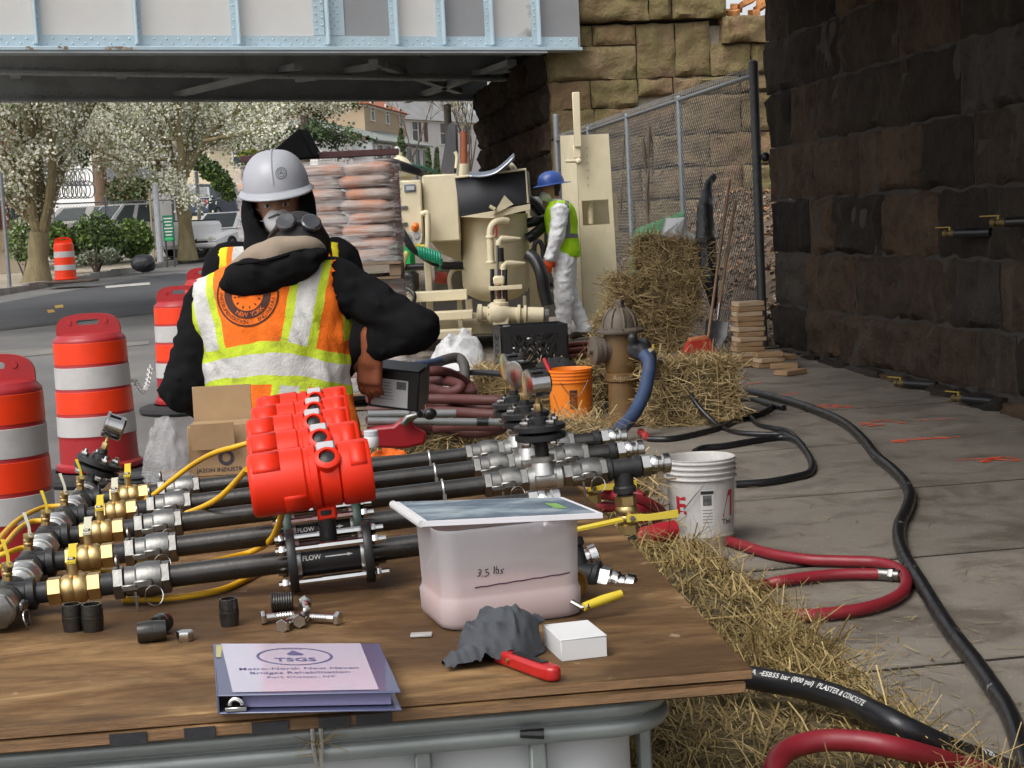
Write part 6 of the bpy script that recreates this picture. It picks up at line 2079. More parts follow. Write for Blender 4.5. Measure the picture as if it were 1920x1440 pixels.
# ================================================================== WALL VALVES
for i, (px, py, ln_) in enumerate([(1815, 436, .34), (1720, 715, .34), (1830, 743, .42), (1910, 415, .2)]):
 # on the street face of the near abutment
 r = ray(px, py)
 a = np.array([[r.x, -SDX], [r.y, -SDY]]); k = np.linalg.solve(a, np.array([S0.x, S0.y]))
 s_ = k[1]; z_ = CAM_Z + r.z * k[0]
 rt = thing('wall_valve', ['yellow lever valve on a black pipe, high in the dark wall', 'small yellow valve on a black pipe low in the dark wall', 'yellow lever valve on a black pipe low in the wall at the right', 'valve at the right edge, high in the dark wall'][i], 'valve', Matrix.Translation(st(s_, 0, z_)), 'grout valves in the dark wall')
 p0, p1 = st(s_ - .02 * i, .02, z_), st(s_ - ln_ * .6, .30, z_ - .03)
 d_ = (p0 - p1).normalized()
 # pipe stands out of the wall towards the street, valve at its free end
 q0 = st(s_ - ln_, .0, z_); q1 = st(s_ - .10, .13, z_)
 mb = MB(); mb.tube([q0, q1], .03, 14); mb.build('pipe_sleeve', M_BPLA, rt)
 d_ = (q1 - q0).normalized()
 mb = MB(); mb.lathe([(.016, 0), (.026, .005), (.026, .03), (.02, .035), (.02, .06), (.026, .065), (.026, .09), (.018, .095)], 12, frame(q1, d_)); mb.build('valve_body', mat('dirty_brass', (.16, .115, .05), .6, .7), rt)
 mb = MB(); c = q1 + d_ * .045; mb.cyl(c, c + V(0, 0, .04), .008, n=8); mb.box((0, 0, 0), (.12, .018, .006), Matrix.Translation(c + V(0, 0, .042) + d_ * .05) @ Matrix.Rotation(math.atan2(d_.y, d_.x), 4, 'Z')); mb.build('lever', mat('grimy_yellow', (.36, .25, .03), .6), rt)
# ================================================================== GROUT PLANT
M_CRM = mat('cream_machine_paint', (.72, .635, .44), .5, var=.09, vs=3, dirt=.35, dcol=(.46, .40, .27), bump=.08, bs=30)
M_CRMD = mat('cream_grimy_paint', (.48, .41, .27), .6, var=.12, vs=3, dirt=.35, dcol=(.25, .2, .13))
M_NAVY = mat('dark_rubber_liner', (.016, .018, .024), .5, var=.2, vs=4)
def mc(X, Y, d):
 return at(680 + X / 2.88, 180 + Y / 2.88, d)
DM = 16.0
pk = mc(600, 1240, DM)
gm = thing('grout_plant', 'cream painted grout mixing plant with black hopper, tank, pump and hoses', 'grout plant', Matrix.Translation((pk.x, DM, rz(DM))))
def mbox(name, X0, Y0, X1, Y1, d0, depth, m, bev=.015, par=None, skew=0.0):
 a, b = mc(X0, Y0, d0), mc(X1, Y1, d0)
 mb = MB()
 mb.box(((a.x + b.x) / 2, d0 + depth / 2, (a.z + b.z) / 2), (abs(b.x - a.x), depth, abs(a.z - b.z)), None, bev=bev)
 return mb.build(name, m, par or gm)
def mtube(name, pts, r, m, n=12, par=None, sub=6):
 mb = MB(); mb.tube(spline([mc(*p) for p in pts], sub), r, n)
 return mb.build(name, m, par or gm)
cab = mbox('control_cabinet', 185, 458, 332, 800, 15.9, .5, M_CRM)
mbox('display', 222, 478, 286, 516, 15.885, .03, mat('lcd_frame', (.16, .19, .25), .4), .004, cab)
mbox('display_screen', 236, 488, 280, 508, 15.875, .03, mat('lcd_screen', (.42, .46, .46), .2), .002, cab)
for Y in (602, 692):
 mbox('latch', 205, Y - 8, 242, Y + 8, 15.88, .04, M_STEEL, .004, cab)
mbox('hopper_box', 318, 428, 530, 782, 16.0, 1.0, M_CRM)
mb = MB()                                        # sloping underside of the hopper
q = [mc(365, 782, 16.05), mc(530, 775, 16.05), mc(530, 895, 16.35), mc(420, 850, 16.3), mc(365, 782, 16.9), mc(530, 775, 16.9), mc(530, 895, 16.6), mc(420, 850, 16.6)]
mb.add(q, [(0, 3, 2, 1), (4, 5, 6, 7), (0, 4, 7, 3), (3, 7, 6, 2), (1, 2, 6, 5), (0, 1, 5, 4)]); mb.build('hopper_cone', M_CRMD, gm)
mb = MB()                                        # black open bin
fr_ = [mc(497, 440, 15.9), mc(880, 396, 15.9), mc(894, 577, 15.95), mc(527, 650, 15.95)]
bk_ = [p + V(.05, .9, 0) for p in fr_]
mb.add(fr_ + bk_, [(0, 3, 2, 1), (4, 5, 6, 7), (0, 4, 7, 3), (1, 2, 6, 5), (3, 7, 6, 2)])
o = mb.build('black_bin', M_NAVY, gm); sm = o.modifiers.new('sheet', 'SOLIDIFY'); sm.thickness = .03
mb = MB(); mb.tube([p + V(0, -.012, .0) for p in (fr_[0], fr_[1], fr_[2])], .012, 6); mb.build('bin_rim', M_CRM, gm)
mb = MB()                                        # tank
tc = mc(718, 900, 16.45)
Mt = Matrix.Translation((tc.x, 16.45, 0))
z0, z1 = mc(718, 1105, 16.05).z, mc(718, 640, 16.05).z
mb.lathe([(.12, z0 - .02), (.2, z0), (.31, z0 + .06), (.35, z0 + .15), (.352, z1)], 36, Mt); mb.build('tank', M_CRM, gm)
mb = MB()                                        # rim plate with triangular gusset
a, b, c_, d_ = mc(528, 652, 15.92), mc(905, 582, 15.92), mc(905, 612, 15.92), mc(700, 660, 15.92)
mb.add([a, b, c_, d_] + [p + V(0, .5, 0) for p in (a, b, c_, d_)], [(0, 3, 2, 1), (4, 5, 6, 7), (0, 1, 5, 4), (1, 2, 6, 5), (2, 3, 7, 6), (3, 0, 4, 7)]); mb.build('rim_plate', M_CRM, gm)
mb = MB()
a, b, c_ = mc(705, 640, 15.88), mc(765, 535, 15.9), mc(815, 585, 15.9)
mb.add([a, b, c_] + [p + V(0, .06, 0) for p in (a, b, c_)], [(0, 2, 1), (3, 4, 5), (0, 1, 4, 3), (1, 2, 5, 4), (2, 0, 3, 5)]); mb.build('gusset', M_CRM, gm)
mtube('gusset_pin', [(685, 595, 15.86), (715, 612, 15.86)], .018, M_CRM)
# pipework on the tank front
mtube('riser_pipe', [(785, 675, 15.95), (745, 672, 15.92), (705, 692, 15.9), (688, 740, 15.9), (690, 820, 15.9), (694, 905, 15.9)], .036, M_CRM, 14)
for Y in (768, 905):
 mb = MB(); mb.lathe([(.047, 0), (.05, .004), (.05, .022), (.047, .026)], 16, frame(mc(692, Y, 15.9), (0, 0, 1))); mb.build('pipe_flange', M_CRM, gm)
for (X, Y) in ((745, 775), (770, 908)):
 a = mc(X, Y, 15.9); b = mc(X + 105, Y - 4, 15.98)
 mb = MB(); mb.tube([a, a.lerp(b, .3), b], [.040, .036, .016], 12); mb.build('nozzle_cone', M_CRM, gm)
 mtube('nozzle_elbow', [(X - 10, Y + 30, 15.88), (X - 8, Y + 8, 15.88), (X + 8, Y - 4, 15.9)], .032, M_CRM)
mtube('red_strip', [(722, 700, 15.88), (722, 760, 15.88)], .010, mat('red_plastic'))
mtube('gauge_rod', [(728, 760, 15.87), (730, 980, 15.87)], .012, M_STEEL)
for X, r, m_ in ((700, .022, M_BPLA), (770, .022, M_BPLA), (722, .012, M_CHROME), (752, .012, M_CHROME), (738, .016, mat('red_hose_dark', (.12, .02, .02), .5))):
 mtube('vertical_hose', [(X, 935, 15.88), (X, 1000, 15.87), (X + 2, 1110, 15.88)], r, m_, 10)
mtube('black_sleeve', [(745, 820, 15.88), (748, 895, 15.88)], .03, M_BPLA)
mb = MB(); mb.box(mc(735, 995, 15.86), (.12, .05, .09), None, bev=.02); mb.build('valve_block', M_CRM, gm)
mbox('shelf_plate', 680, 1030, 862, 1042, 15.8, .2, M_CRM, .003)
# pump under the tank
p0, p1 = mc(615, 1172, 15.8), mc(985, 1182, 15.8)
dx = (p1 - p0).normalized()
L_ = (p1 - p0).length
def px_(u): return p0 + dx * (L_ * u)
mb = MB(); mb.lathe([(.05, 0), (.09, .01), (.09, .05), (.07, .055), (.065, .10), (.11, .14), (.12, .20), (.11, .27), (.07, .33), (.07, .40), (.095, .405), (.095, .43), (.06, .435), (.06, .46), (.09, .465), (.09, .49), (.07, .495)], 22, frame(p0, dx)); mb.build('pump_body', M_CRM, gm)
mb = MB(); mb.lathe([(.06, .5), (.075, .505), (.075, .66), (.065, .665)], 22, frame(p0, dx)); mb.build('pump_outlet', M_CRM, gm)
mb = MB(); mb.lathe([(.068, .665), (.078, .67), (.078, .71), (.06, .715)], 20, frame(p0, dx)); mb.build('outlet_clamp', M_STEEL, gm)
mb = MB(); c_ = mc(740, 1115, 15.8); mb.lathe([(.07, -.12), (.06, -.06), (.055, -.03), (.085, -.025), (.085, .0), (.06, .005), (.06, .03)], 20, Matrix.Translation(c_)); mb.build('pump_neck', M_CRM, gm)
for k in range(8):
 a = k * PI / 4
 for u in (.17, .62):
  mb = MB(); mb.lathe([(.010, 0), (.010, .016)], 6, frame(px_(u) + V(0, .085 * math.cos(a), .085 * math.sin(a)), dx)); mb.build('flange_bolt', M_STEEL, gm)
mb = MB(); mb.box(mc(745, 1215, 15.8), (.16, .16, .12), None, bev=.01); mb.build('pump_foot', M_CRM, gm)
# skid frame, steps, posts
for (X0, Y0, X1, Y1, d, h) in ((215, 1065, 565, 1112, 15.6, .3), (305, 1175, 595, 1212, 15.3, .3), (250, 1278, 590, 1315, 15.1, .3)):
 mbox('step', X0, Y0, X1, Y0 + (Y1 - Y0) * .75, d, h, M_CRM, .006)
for (X0, X1, Y0, Y1, d) in ((330, 388, 860, 1280, 15.95), (508, 545, 1090, 1280, 15.75), (300, 316, 900, 1180, 16.2), (865, 890, 1080, 1240, 16.2), (555, 600, 1100, 1260, 16.5)):
 mbox('frame_post', X0, Y0, X1, Y1, d, .06, M_CRM, .006)
mbox('base_skid', 215, 1235, 1000, 1275, 15.9, 1.6, M_CRMD, .02)
mbox('back_panel', 385, 900, 545, 1110, 17.0, .05, mat('dark_steel', (.10, .085, .06), .8), .004)  # dark brown panel behind the frame posts
mtube('side_rail', [(316, 640, 15.86), (345, 632, 15.86), (352, 680, 15.86), (350, 900, 15.86)], .028, M_CRM)
# control panel, beacon, hoses, coil
mb = MB(); o_ = [mc(225, 742, 15.83), mc(280, 730, 15.83), mc(322, 740, 15.83), mc(318, 790, 15.83), mc(290, 812, 15.83), mc(240, 790, 15.83)]
mb.add(o_ + [p + V(0, .06, 0) for p in o_], [(0, 5, 4, 3, 2, 1), (6, 7, 8, 9, 10, 11)] + [(i, (i + 1) % 6, 6 + (i + 1) % 6, 6 + i) for i in range(6)]); cp_ = mb.build('switch_panel', mat('pale_panel', (.62, .60, .54), .5), gm)
for X, Y in ((248, 763), (290, 755)):
 mb = MB(); mb.lathe([(.03, 0), (.032, .004), (.03, .012), (0, .012)], 16, frame(mc(X, Y, 15.83), (0, -1, 0))); mb.build('dial', mat('dial_face', (.40, .40, .40), .4), cp_)
mb = MB(); mb.lathe([(.04, 0), (.04, .02), (.034, .03), (.03, .06), (.016, .07), (0, .072)], 16, frame(mc(283, 716, 15.84), (.2, -.6, .5))); mb.build('stop_button', mat('orange_lens', (.75, .16, .01), .3), gm)
mb = MB()                                        # green spring hose
A, B = mc(300, 838, 15.75), mc(425, 880, 15.75)
n_ = 9 * 10
dd = (B - A).normalized()
mb.tube([A.lerp(B, i / n_) + V(0, .05 * math.cos(i * 2 * PI / 10), .055 * math.sin(i * 2 * PI / 10)) for i in range(n_ + 1)] + [mc(415, 940, 15.8)], .014, 8); mb.build('green_coil_hose', mat('green_hose', (.01, .26, .15), .45), gm)
for k in range(4):
 mtube('black_cable', [(190 + 6 * k, 650 + 20 * k, 15.85), (200 + 8 * k, 730, 15.8), (235 + 10 * k, 800, 15.78), (290 + 8 * k, 850 + 6 * k, 15.8), (420, 900 + 8 * k, 15.9), (540, 905 + 8 * k, 16.0)], .016, M_BPLA, 8)
mtube('yellow_fitting', [(285, 800, 15.74), (300, 810, 15.74), (335, 812, 15.74)], .018, mat('yellow_plastic'))
mtube('yellow_pipe', [(240, 840, 15.7), (215, 920, 15.68), (195, 1000, 15.66)], .025, mat('pale_yellow', (.60, .50, .16), .6))
mtube('black_valve_pipe', [(200, 930, 15.75), (260, 925, 15.75), (330, 922, 15.75)], .035, M_BPLA)
mtube('black_hand_lever', [(205, 1030, 15.6), (250, 1045, 15.55), (280, 1080, 15.5), (265, 1160, 15.5)], .022, M_BPLA)
mtube('black_hand_lever', [(205, 1020, 15.62), (208, 1100, 15.62), (212, 1170, 15.6)], .022, M_BPLA)
mbox('motor_block', 205, 950, 300, 1060, 15.95, .3, M_BPLA, .03)
mtube('red_engine_part', [(395, 975, 16.7), (430, 985, 16.7), (460, 980, 16.7)], .06, mat('engine_red', (.28, .03, .015), .6))
mtube('bent_tube', [(540, 930, 16.3), (490, 940, 16.2), (468, 985, 16.15), (475, 1050, 16.1)], .022, M_CRMD)
# top of the plant
mb = MB(); Mh = Matrix.Translation(mc(205, 440, 16.2)); mb.lathe([(.15, 0), (.155, .05), (.13, .12), (.07, .19), (.03, .21), (.03, .25)], 24, Mh); mb.build('filter_dome', M_CRM, gm)
mb = MB(); mb.ball(mc(186, 298, 16.2), (.035, .035, .05), 10, 8); mb.build('sight_glass', mat('pale_glass', (.6, .6, .58), .1), gm)
mbox('cross_duct', 150, 390, 260, 470, 16.1, .5, M_CRM, .03)
for k in range(3):
 mtube('top_hose', [(70 + 15 * k, 350 + 8 * k, 16.0), (150, 350 + 12 * k, 15.95), (220, 370 + 12 * k, 15.95), (300, 400 + 8 * k, 16.0), (330, 425, 16.1)], .028, M_BPLA, 10)
mtube('green_top_hose', [(250, 360, 16.2), (320, 385, 16.2), (400, 410, 16.3)], .016, mat('green_dark', (.02, .09, .06), .5), 8)
mb = MB(); o_ = [mc(418, 418, 16.3), mc(438, 300, 16.3), mc(458, 165, 16.3), mc(478, 143, 16.3), mc(500, 155, 16.3), mc(505, 300, 16.3), mc(492, 418, 16.3)]
mb.add(o_ + [p + V(.02, .09, 0) for p in o_], [tuple(reversed(range(7))), tuple(range(7, 14))] + [(i, (i + 1) % 7, 7 + (i + 1) % 7, 7 + i) for i in range(7)]); mb.build('rubber_flap', mat('grey_rubber', (.075, .075, .08), .7, var=.2, vs=4), gm)
mb = MB(); a, b = mc(546, 368, 16.35), mc(546, 192, 16.35); mb.cyl(a, b, .037, n=16); mb.build('exhaust_stack', mat('rusty_exhaust', (.30, .085, .035), .75, var=.25, vs=8), gm)
mb = MB(); a, b = mc(546, 432, 16.35), mc(546, 366, 16.35); mb.cyl(a, b, .055, .05, n=16); mb.build('exhaust_base', M_CRM, gm)
mtube('top_lever', [(505, 390, 16.2), (510, 330, 16.2), (498, 300, 16.2)], .018, M_CRM)
def lid(u, v):
 a, b = mc(575, 408, 16.0), mc(815, 330, 16.0)
 ang = u * PI
 p = a.lerp(b, u) + V(0, (v - .5) * .5, 0)
 return p + V(0, 0, -.055 * math.sin(PI * u) ** 1 * 1 + .10 * max(0, u - .6) - .05 * (2 * v - 1) ** 2)
mb = MB(); mb.grid(14, 8, lid); o = mb.build('steel_lid', mat('lid_steel', (.30, .33, .38), .35, .8, var=.15), gm); so = o.modifiers.new('sheet', 'SOLIDIFY'); so.thickness = .012
mtube('lid_arm', [(735, 405, 16.3), (790, 370, 16.3), (820, 400, 16.3)], .03, M_CRM)
# hoses at the right of the tank
for (l, r) in (([(880, 690, 16.4), (940, 675, 16.4), (980, 668, 16.5)], .05), ([(890, 770, 16.3), (930, 745, 16.3), (975, 705, 16.4)], .055), ([(895, 855, 16.0), (935, 890, 15.95), (965, 960, 15.9), (980, 1050, 15.9), (1000, 1130, 15.9)], .065), ([(925, 880, 16.2), (930, 800, 16.2), (955, 785, 16.2), (972, 820, 16.2), (975, 880, 16.2)], .025), ([(890, 560, 16.6), (940, 600, 16.6), (970, 640, 16.6)], .06)):
 mtube('black_hose_run', l, r, M_BPLA, 14)
mbox('right_panel', 880, 600, 1000, 1180, 17.3, .04, M_CRMD, .004)
mbox('right_motor', 900, 545, 975, 660, 16.9, .3, mat('grey_motor', (.22, .24, .25), .5), .04)
# green tank behind the cabinet
p = mc(225, 980, 16.6)
mb = MB(); mb.box(mc(228, 865, 16.7), (.20, .3, .36), None, bev=.04)
tag(mb.build('green_tub', mat('green_plastic', (.01, .42, .13), .4, var=.1), origin=tuple(p)), 'bright green plastic tub showing left of the control panel', 'tub')
# ---- the tall open door panel beside the worker
dr = thing('machine_door', 'tall cream steel enclosure door with a square cut-out behind the worker', 'door panel', Matrix.Translation(mc(1260, 1195, 16.7)))
D0 = 16.9
def dpt(X, Y, d=D0): return mc(X, Y, d)
out = [dpt(1152, 212), dpt(1328, 203), dpt(1388, 1200), dpt(1195, 1215)]
hole = [dpt(1182, 566), dpt(1326, 558), dpt(1336, 690), dpt(1190, 700)]
mb = MB(); y2 = V(0, .05, 0)
vs = out + hole + [p + y2 for p in out] + [p + y2 for p in hole]
fs = []
for i in range(4):
 j = (i + 1) % 4
 fs += [(i, 4 + i, 4 + j, j), (8 + i, 8 + j, 12 + j, 12 + i), (i, j, 8 + j, 8 + i), (4 + j, 4 + i, 12 + i, 12 + j)]
mb.add(vs, fs); mb.build('door_panel', M_CRM, dr)
mb = MB(); q = [dpt(1066, 214, 17.5), dpt(1150, 210, D0), dpt(1192, 1216, D0), dpt(1100, 1210, 17.5)]
mb.add(q + [p + V(.02, .05, 0) for p in q], [(0, 3, 2, 1), (4, 5, 6, 7), (0, 1, 5, 4), (1, 2, 6, 5), (2, 3, 7, 6), (3, 0, 4, 7)]); mb.build('side_panel', M_CRM, dr)
mb = MB(); a, b = mc(1245, 570, 17.05), mc(1345, 690, 17.05); mb.box(((a.x + b.x) / 2 - .08, 17.2, (a.z + b.z) / 2), (.5, .04, .4)); mb.build('inner_panel', M_CRM, dr)
mb = MB(); a, b = mc(1228, 575, 17.0), mc(1232, 690, 17.0); mb.cyl(a, b, .03, n=10); mb.build('inner_pipe', M_CRM, dr)
mb = MB(); a, b = mc(1148, -20, 16.8), mc(1165, 275, 16.8); mb.box(((a.x + b.x) / 2, 16.8, (a.z + b.z) / 2), (.075, .06, a.z - b.z), None, bev=.006); mb.build('arm_bar', M_CRM, dr)
mb = MB(); mb.tube([mc(1095, 352, 16.75), mc(1140, 352, 16.75), mc(1165, 352, 16.78)], .016, 10); mb.ball(mc(1166, 353, 16.77), .035, 10, 8); mb.build('latch_handle', M_CRM, dr)
mb = MB(); a = mc(1158, 300, 16.82); mb.box(a, (.08, .05, .14), None, bev=.008); mb.build('latch_block', M_CRM, dr)
for k in range(6):
 mb = MB(); mb.lathe([(.008, 0), (.008, .008)], 8, frame(mc(1212 + k, 280 + 40 * k, D0 - .002), (0, -1, 0))); mb.build('rivet', M_CRMD, dr)
# ================================================================== PALLETS OF BAGS
def m_bag():
 t = NT('printed_paper_bag')
 x, y, z = t.xyz()
 r = rnd(t)
 n = t.noise(7, 5, .6)
 u = t.math('ADD', x, t.math('MULTIPLY', t.math('SUBTRACT', r, .5), .12))
 c = t.mix(t.ramp(t.math('ADD', u, t.math('MULTIPLY', n, .08)), [(.0, 0), (.10, 1)]), (.50, .225, .13), (.36, .25, .205))
 c = t.mix(t.ramp(n, [(.4, 0), (.7, .35)]), c, (.52, .385, .305))
 t.set(Base_Color=c, Roughness=.7)
 t.bump(t.noise(16, 6, .7), .5, .02)
 return t.m
M_BAG = m_bag()
def bag_mesh(L_, W_, H_):
 mb = MB()
 def fn(u, v):
  a, b = 2 * PI * u, -PI / 2 + PI * v
  cx, cy, cz = math.cos(b) * math.cos(a), math.cos(b) * math.sin(a), math.sin(b)
  s = lambda q, e: math.copysign(abs(q) ** e, q)
  return (s(math.cos(a), .35) * abs(math.cos(b)) ** .35 * L_ / 2, s(math.sin(a), .35) * abs(math.cos(b)) ** .35 * W_ / 2, s(cz, .75) * H_ / 2 * (1 - .18 * abs(math.cos(a)) ** 8))
 mb.grid(20, 8, fn, closed_u=True)
 return mb.mesh('bag', M_BAG, 80)
ME_BAG = bag_mesh(.385, .58, .108)
ME_BAG2 = bag_mesh(.40, .60, .112)
def m_wrap():
 t = NT('stretch_wrap')
 n = t.noise(6, 6, .7, stretch=(.5, .5, 7), dist=.4)
 n2 = t.noise(2.2, 3, .5)
 t.set(Base_Color=(.78, .76, .75), Roughness=.22)
 t.l(t.ramp(t.math('MULTIPLY', n, t.math('ADD', n2, .55)), [(.46, .03), (.62, .42)]), t.b.inputs['Alpha'])
 t.bump(n, .5, .02)
 return t.m
M_WRAP = m_wrap()
M_PALW = mat('pallet_wood', (.22, .15, .095), .85, var=.25, vs=8, bump=.3, bs=40)
def bag_pallet(label, px_right, d, z0, layers, ncol=3, nrow=2, loose=False, jit=1):
 xr = at(px_right, 400, d).x
 W = ncol * .385
 M = Matrix.Translation((xr - W / 2, d, z0)) @ Matrix.Rotation(R(3), 4, 'Z')
 root = thing('bag_pallet', label, 'pallet of bags', M, 'stacked pallets of bags')
 rg = random.Random(int(px_right + layers))
 for j in range(5):
  mb = MB(); mb.box((0, .58 * (j / 4 - .5) * 2, .125), (W + .06, .1, .02), M, bev=.003); mb.build('deck_board', M_PALW, root)
 for i in range(3):
  mb = MB(); mb.box(((i - 1) * (W / 2 - .02), 0, .07), (.09, 1.2, .09), M, bev=.004); mb.build('pallet_bearer', M_PALW, root)
 for i in range(3):
  mb = MB(); mb.box((0, (i - 1) * .55, .012), (W + .04, .1, .02), M, bev=.003); mb.build('bottom_board', M_PALW, root)
 for k in range(layers):
  for i in range(ncol):
   for j in range(nrow):
    if j == 1 and i < ncol - 1 and k < layers - 1:
     continue
    sh_ = (.05 if k % 2 else -.05)
    p = V((i - (ncol - 1) / 2) * .375 + rg.uniform(-.012, .012) * jit + (sh_ if ncol > 2 else 0) * .35, (j - (nrow - 1) / 2) * .585 + rg.uniform(-.015, .015), .135 + .058 + k * .093)
    link_mesh('bag', ME_BAG if (k + i) % 2 else ME_BAG2, root, Matrix.Translation(p) @ Euler((rg.uniform(-.03, .03), rg.uniform(-.05, .05), rg.uniform(-.04, .04) + (PI if k % 3 == 1 else 0))).to_matrix().to_4x4())
 H = layers * .093 + .05
 mb = MB()
 def wr(u, v):
  a = 2 * PI * u
  c, s = math.cos(a), math.sin(a)
  e = lambda q: math.copysign(abs(q) ** .22, q)
  bul = 1 + .012 * math.sin(v * layers * 2 * PI) + .01 * math.sin(a * 7 + v * 9)
  return M @ V(e(c) * (W / 2 + .055) * bul, e(s) * (.615) * bul, .12 + v * H)
 mb.grid(48, layers * 3, wr, closed_u=True)
 n0 = 48 * (layers * 3)
 mb.add([wr(i / 48, 1.0) + V(0, 0, .0) for i in range(48)] + [M @ V(0, 0, .12 + H + .03)], [(i, (i + 1) % 48, 48) for i in range(48)])
 mb.build('stretch_wrap', M_WRAP, root)
 return root
zl_ = rz(12.8)
bag_pallet('lower pallet of wrapped bags, showing right of the worker', 752, 12.9, zl_, 9)
bag_pallet('upper pallet of shrink-wrapped orange-brown bags behind the workers', 742, 12.8, zl_ + .135 + .093 * 9 + .03, 8, jit=1)
# dark red steel frame with a black tub on it, behind the bags
sf = thing('steel_gantry', 'dark red steel frame standing behind the pallets of bags', 'gantry', Matrix.Translation(at(600, 640, 13.9)))
a, b = at(452, 299, 13.9), at(748, 296, 13.9)
mb = MB(); mb.box(((a.x + b.x) / 2, 13.9, a.z), (b.x - a.x, .1, .055), None, bev=.005); mb.build('top_beam', mat('dark_red_steel', (.055, .016, .016), .6), sf)
for px in (459, 740):
 p = at(px, 300, 13.9); mb = MB(); mb.box((p.x, 13.9, (p.z + rz(13.9)) / 2 - .03), (.06, .06, p.z - rz(13.9) - .06), None, bev=.004); mb.build('post', mat('dark_red_steel'), sf)
mb = MB()
o_ = [at(508, 285, 13.6), at(560, 240, 13.6), at(590, 296, 13.6), at(532, 303, 13.6)]
mb.add(o_ + [p + V(.03, .4, .02) for p in o_], [(0, 3, 2, 1), (4, 5, 6, 7), (0, 1, 5, 4), (1, 2, 6, 5), (2, 3, 7, 6), (3, 0, 4, 7)])
o = tag(mb.build('black_tub', mat('matt_black', (.006, .006, .007), .9, spec=.08), origin=tuple(o_[3])), 'tilted black tub standing on the dark red frame above the white hard hat', 'tub')
bv = o.modifiers.new('rounded', 'BEVEL'); bv.width = .02; bv.segments = 3
# ================================================================== PEOPLE
M_SKIN = mat('skin', (.42, .23, .15), .5, var=.1, vs=20)
M_SKIN2 = mat('tanned_skin', (.40, .21, .135), .5, var=.1, vs=20)
M_SWEAT = mat('black_sweatshirt', (.0085, .0085, .0095), .95, var=.3, vs=14, bump=.3, bs=200, bd=.002, spec=.1)
M_JEAN = mat('dark_work_trousers', (.03, .033, .042), .9, var=.2, vs=12, bump=.4, bs=150)
M_BOOT = mat('work_boot', (.06, .04, .025), .6, var=.2)
M_HAIR = mat('dark_hair', (.012, .010, .009), .6)
M_EYE = mat('eye_white', (.55, .52, .48), .2)
M_MASK = mat('white_mask', (.74, .74, .75), .75, var=.04)
M_TYV = mat('white_coverall', (.80, .81, .84), .7, var=.06, vs=6, bump=.6, bs=14, bd=.03)
def head_sdf(P, c, Rm, s=1.0):
 """Head with face towards -Y in its own frame."""
 q = ((P - np.array(c, float)) @ np.array(Rm)) / s
 d = sd_ell(q, (0, .012, .03), (.076, .096, .098))
 d = smin(d, sd_ell(q, (0, -.022, -.045), (.056, .066, .072)), .04)
 d = smin(d, sd_cap(q, (0, -.088, .012), (0, -.108, -.028), .008, .014), .018)
 d = smin(d, sd_cap(q, (-.03, -.08, .028), (.03, -.08, .028), .01, .01), .02)
 d = smin(d, sd_cap(q, (-.018, -.088, -.062), (.018, -.088, -.062), .008, .008), .012)
 d = smin(d, sd_ell(q, (0, -.075, -.10), (.02, .018, .016)), .025)
 for sx in (-1, 1):
  d = smin(d, sd_ell(q, (sx * .078, .012, -.008), (.010, .022, .032)), .008)
  d = np.maximum(d, -(sd_ell(q, (sx * .032, -.098, .008), (.018, .012, .010))))
 return d * s
def glove(name, root, wrist, fwd, palm, m, curl=.9, side=1, s=1.0, h=.006, spread=.3):
 """Five-fingered glove: fwd = wrist to knuckles, palm = way the palm faces, side = +1 thumb on the +X side."""
 z = Vector(fwd).normalized(); y = Vector(palm); y = (y - z * y.dot(z)).normalized(); x = y.cross(z)
 Rm = np.array(Matrix((x, y, z)).transposed())
 o = np.array(wrist, float)
 fing = []
 for i, (fx, L_) in enumerate(((.033, .072), (.011, .082), (-.011, .076), (-.031, .06))):
  fx *= side
  a0 = np.array((fx, 0, .088 - .004 * abs(i - 1)))
  a, p = .25 * curl, a0
  segs = [(a0 * np.array((.8, 1, .35)), a0, .0125, .0115)]
  for k, f in enumerate((.45, .32, .25)):
   a += curl * (.75 if k else .5)
   nx = p + L_ * f * np.array(((fx * spread) * .4, math.sin(a), math.cos(a)))
   segs.append((p, nx, .0115 - .0012 * k, .0105 - .0012 * k)); p = nx
  fing.append(segs)
 t0 = np.array((.028 * side, .008, .02)); t1 = np.array((.056 * side, .028, .052)); t2 = np.array((.054 * side, .052, .08))
 def f(P):
  q = ((P - o) @ Rm) / s
  d = sd_box(q, (0, 0, .05), (.042, .016, .045), rr=.015)
  d = smin(d, sd_cap(q, (0, 0, -.07), (0, 0, .01), .036, .029), .02)
  for segs in fing:
   e = None
   for a, b, ra, rb in segs:
    g = sd_cap(q, a, b, ra, rb)
    e = g if e is None else smin(e, g, .004)
   d = smin(d, e, .006)
  th = smin(sd_cap(q, t0, t1, .016, .0135), sd_cap(q, t1, t2, .0135, .011), .006)
  return smin(d, th, .010) * s
 return body(name, f, o - .16 * s, o + .16 * s, h, [m], root, 1)
def legs(P, hz, st_, foot, r=1.0):
 """st_: list of two (hip, knee, ankle), toe direction foot."""
 d = None
 for (h_, k_, a_), ft in zip(st_, foot):
  e = smin(sd_cap(P, h_, k_, .098 * r, .072 * r), sd_cap(P, k_, a_, .070 * r, .058 * r), .04)
  e = smin(e, sd_cap(P, (a_[0], a_[1], a_[2] - .03), (a_[0] + ft[0] * .13, a_[1] + ft[1] * .13, a_[2] - .055), .05, .042), .03)
  d = e if d is None else smin(d, e, .03)
 return d
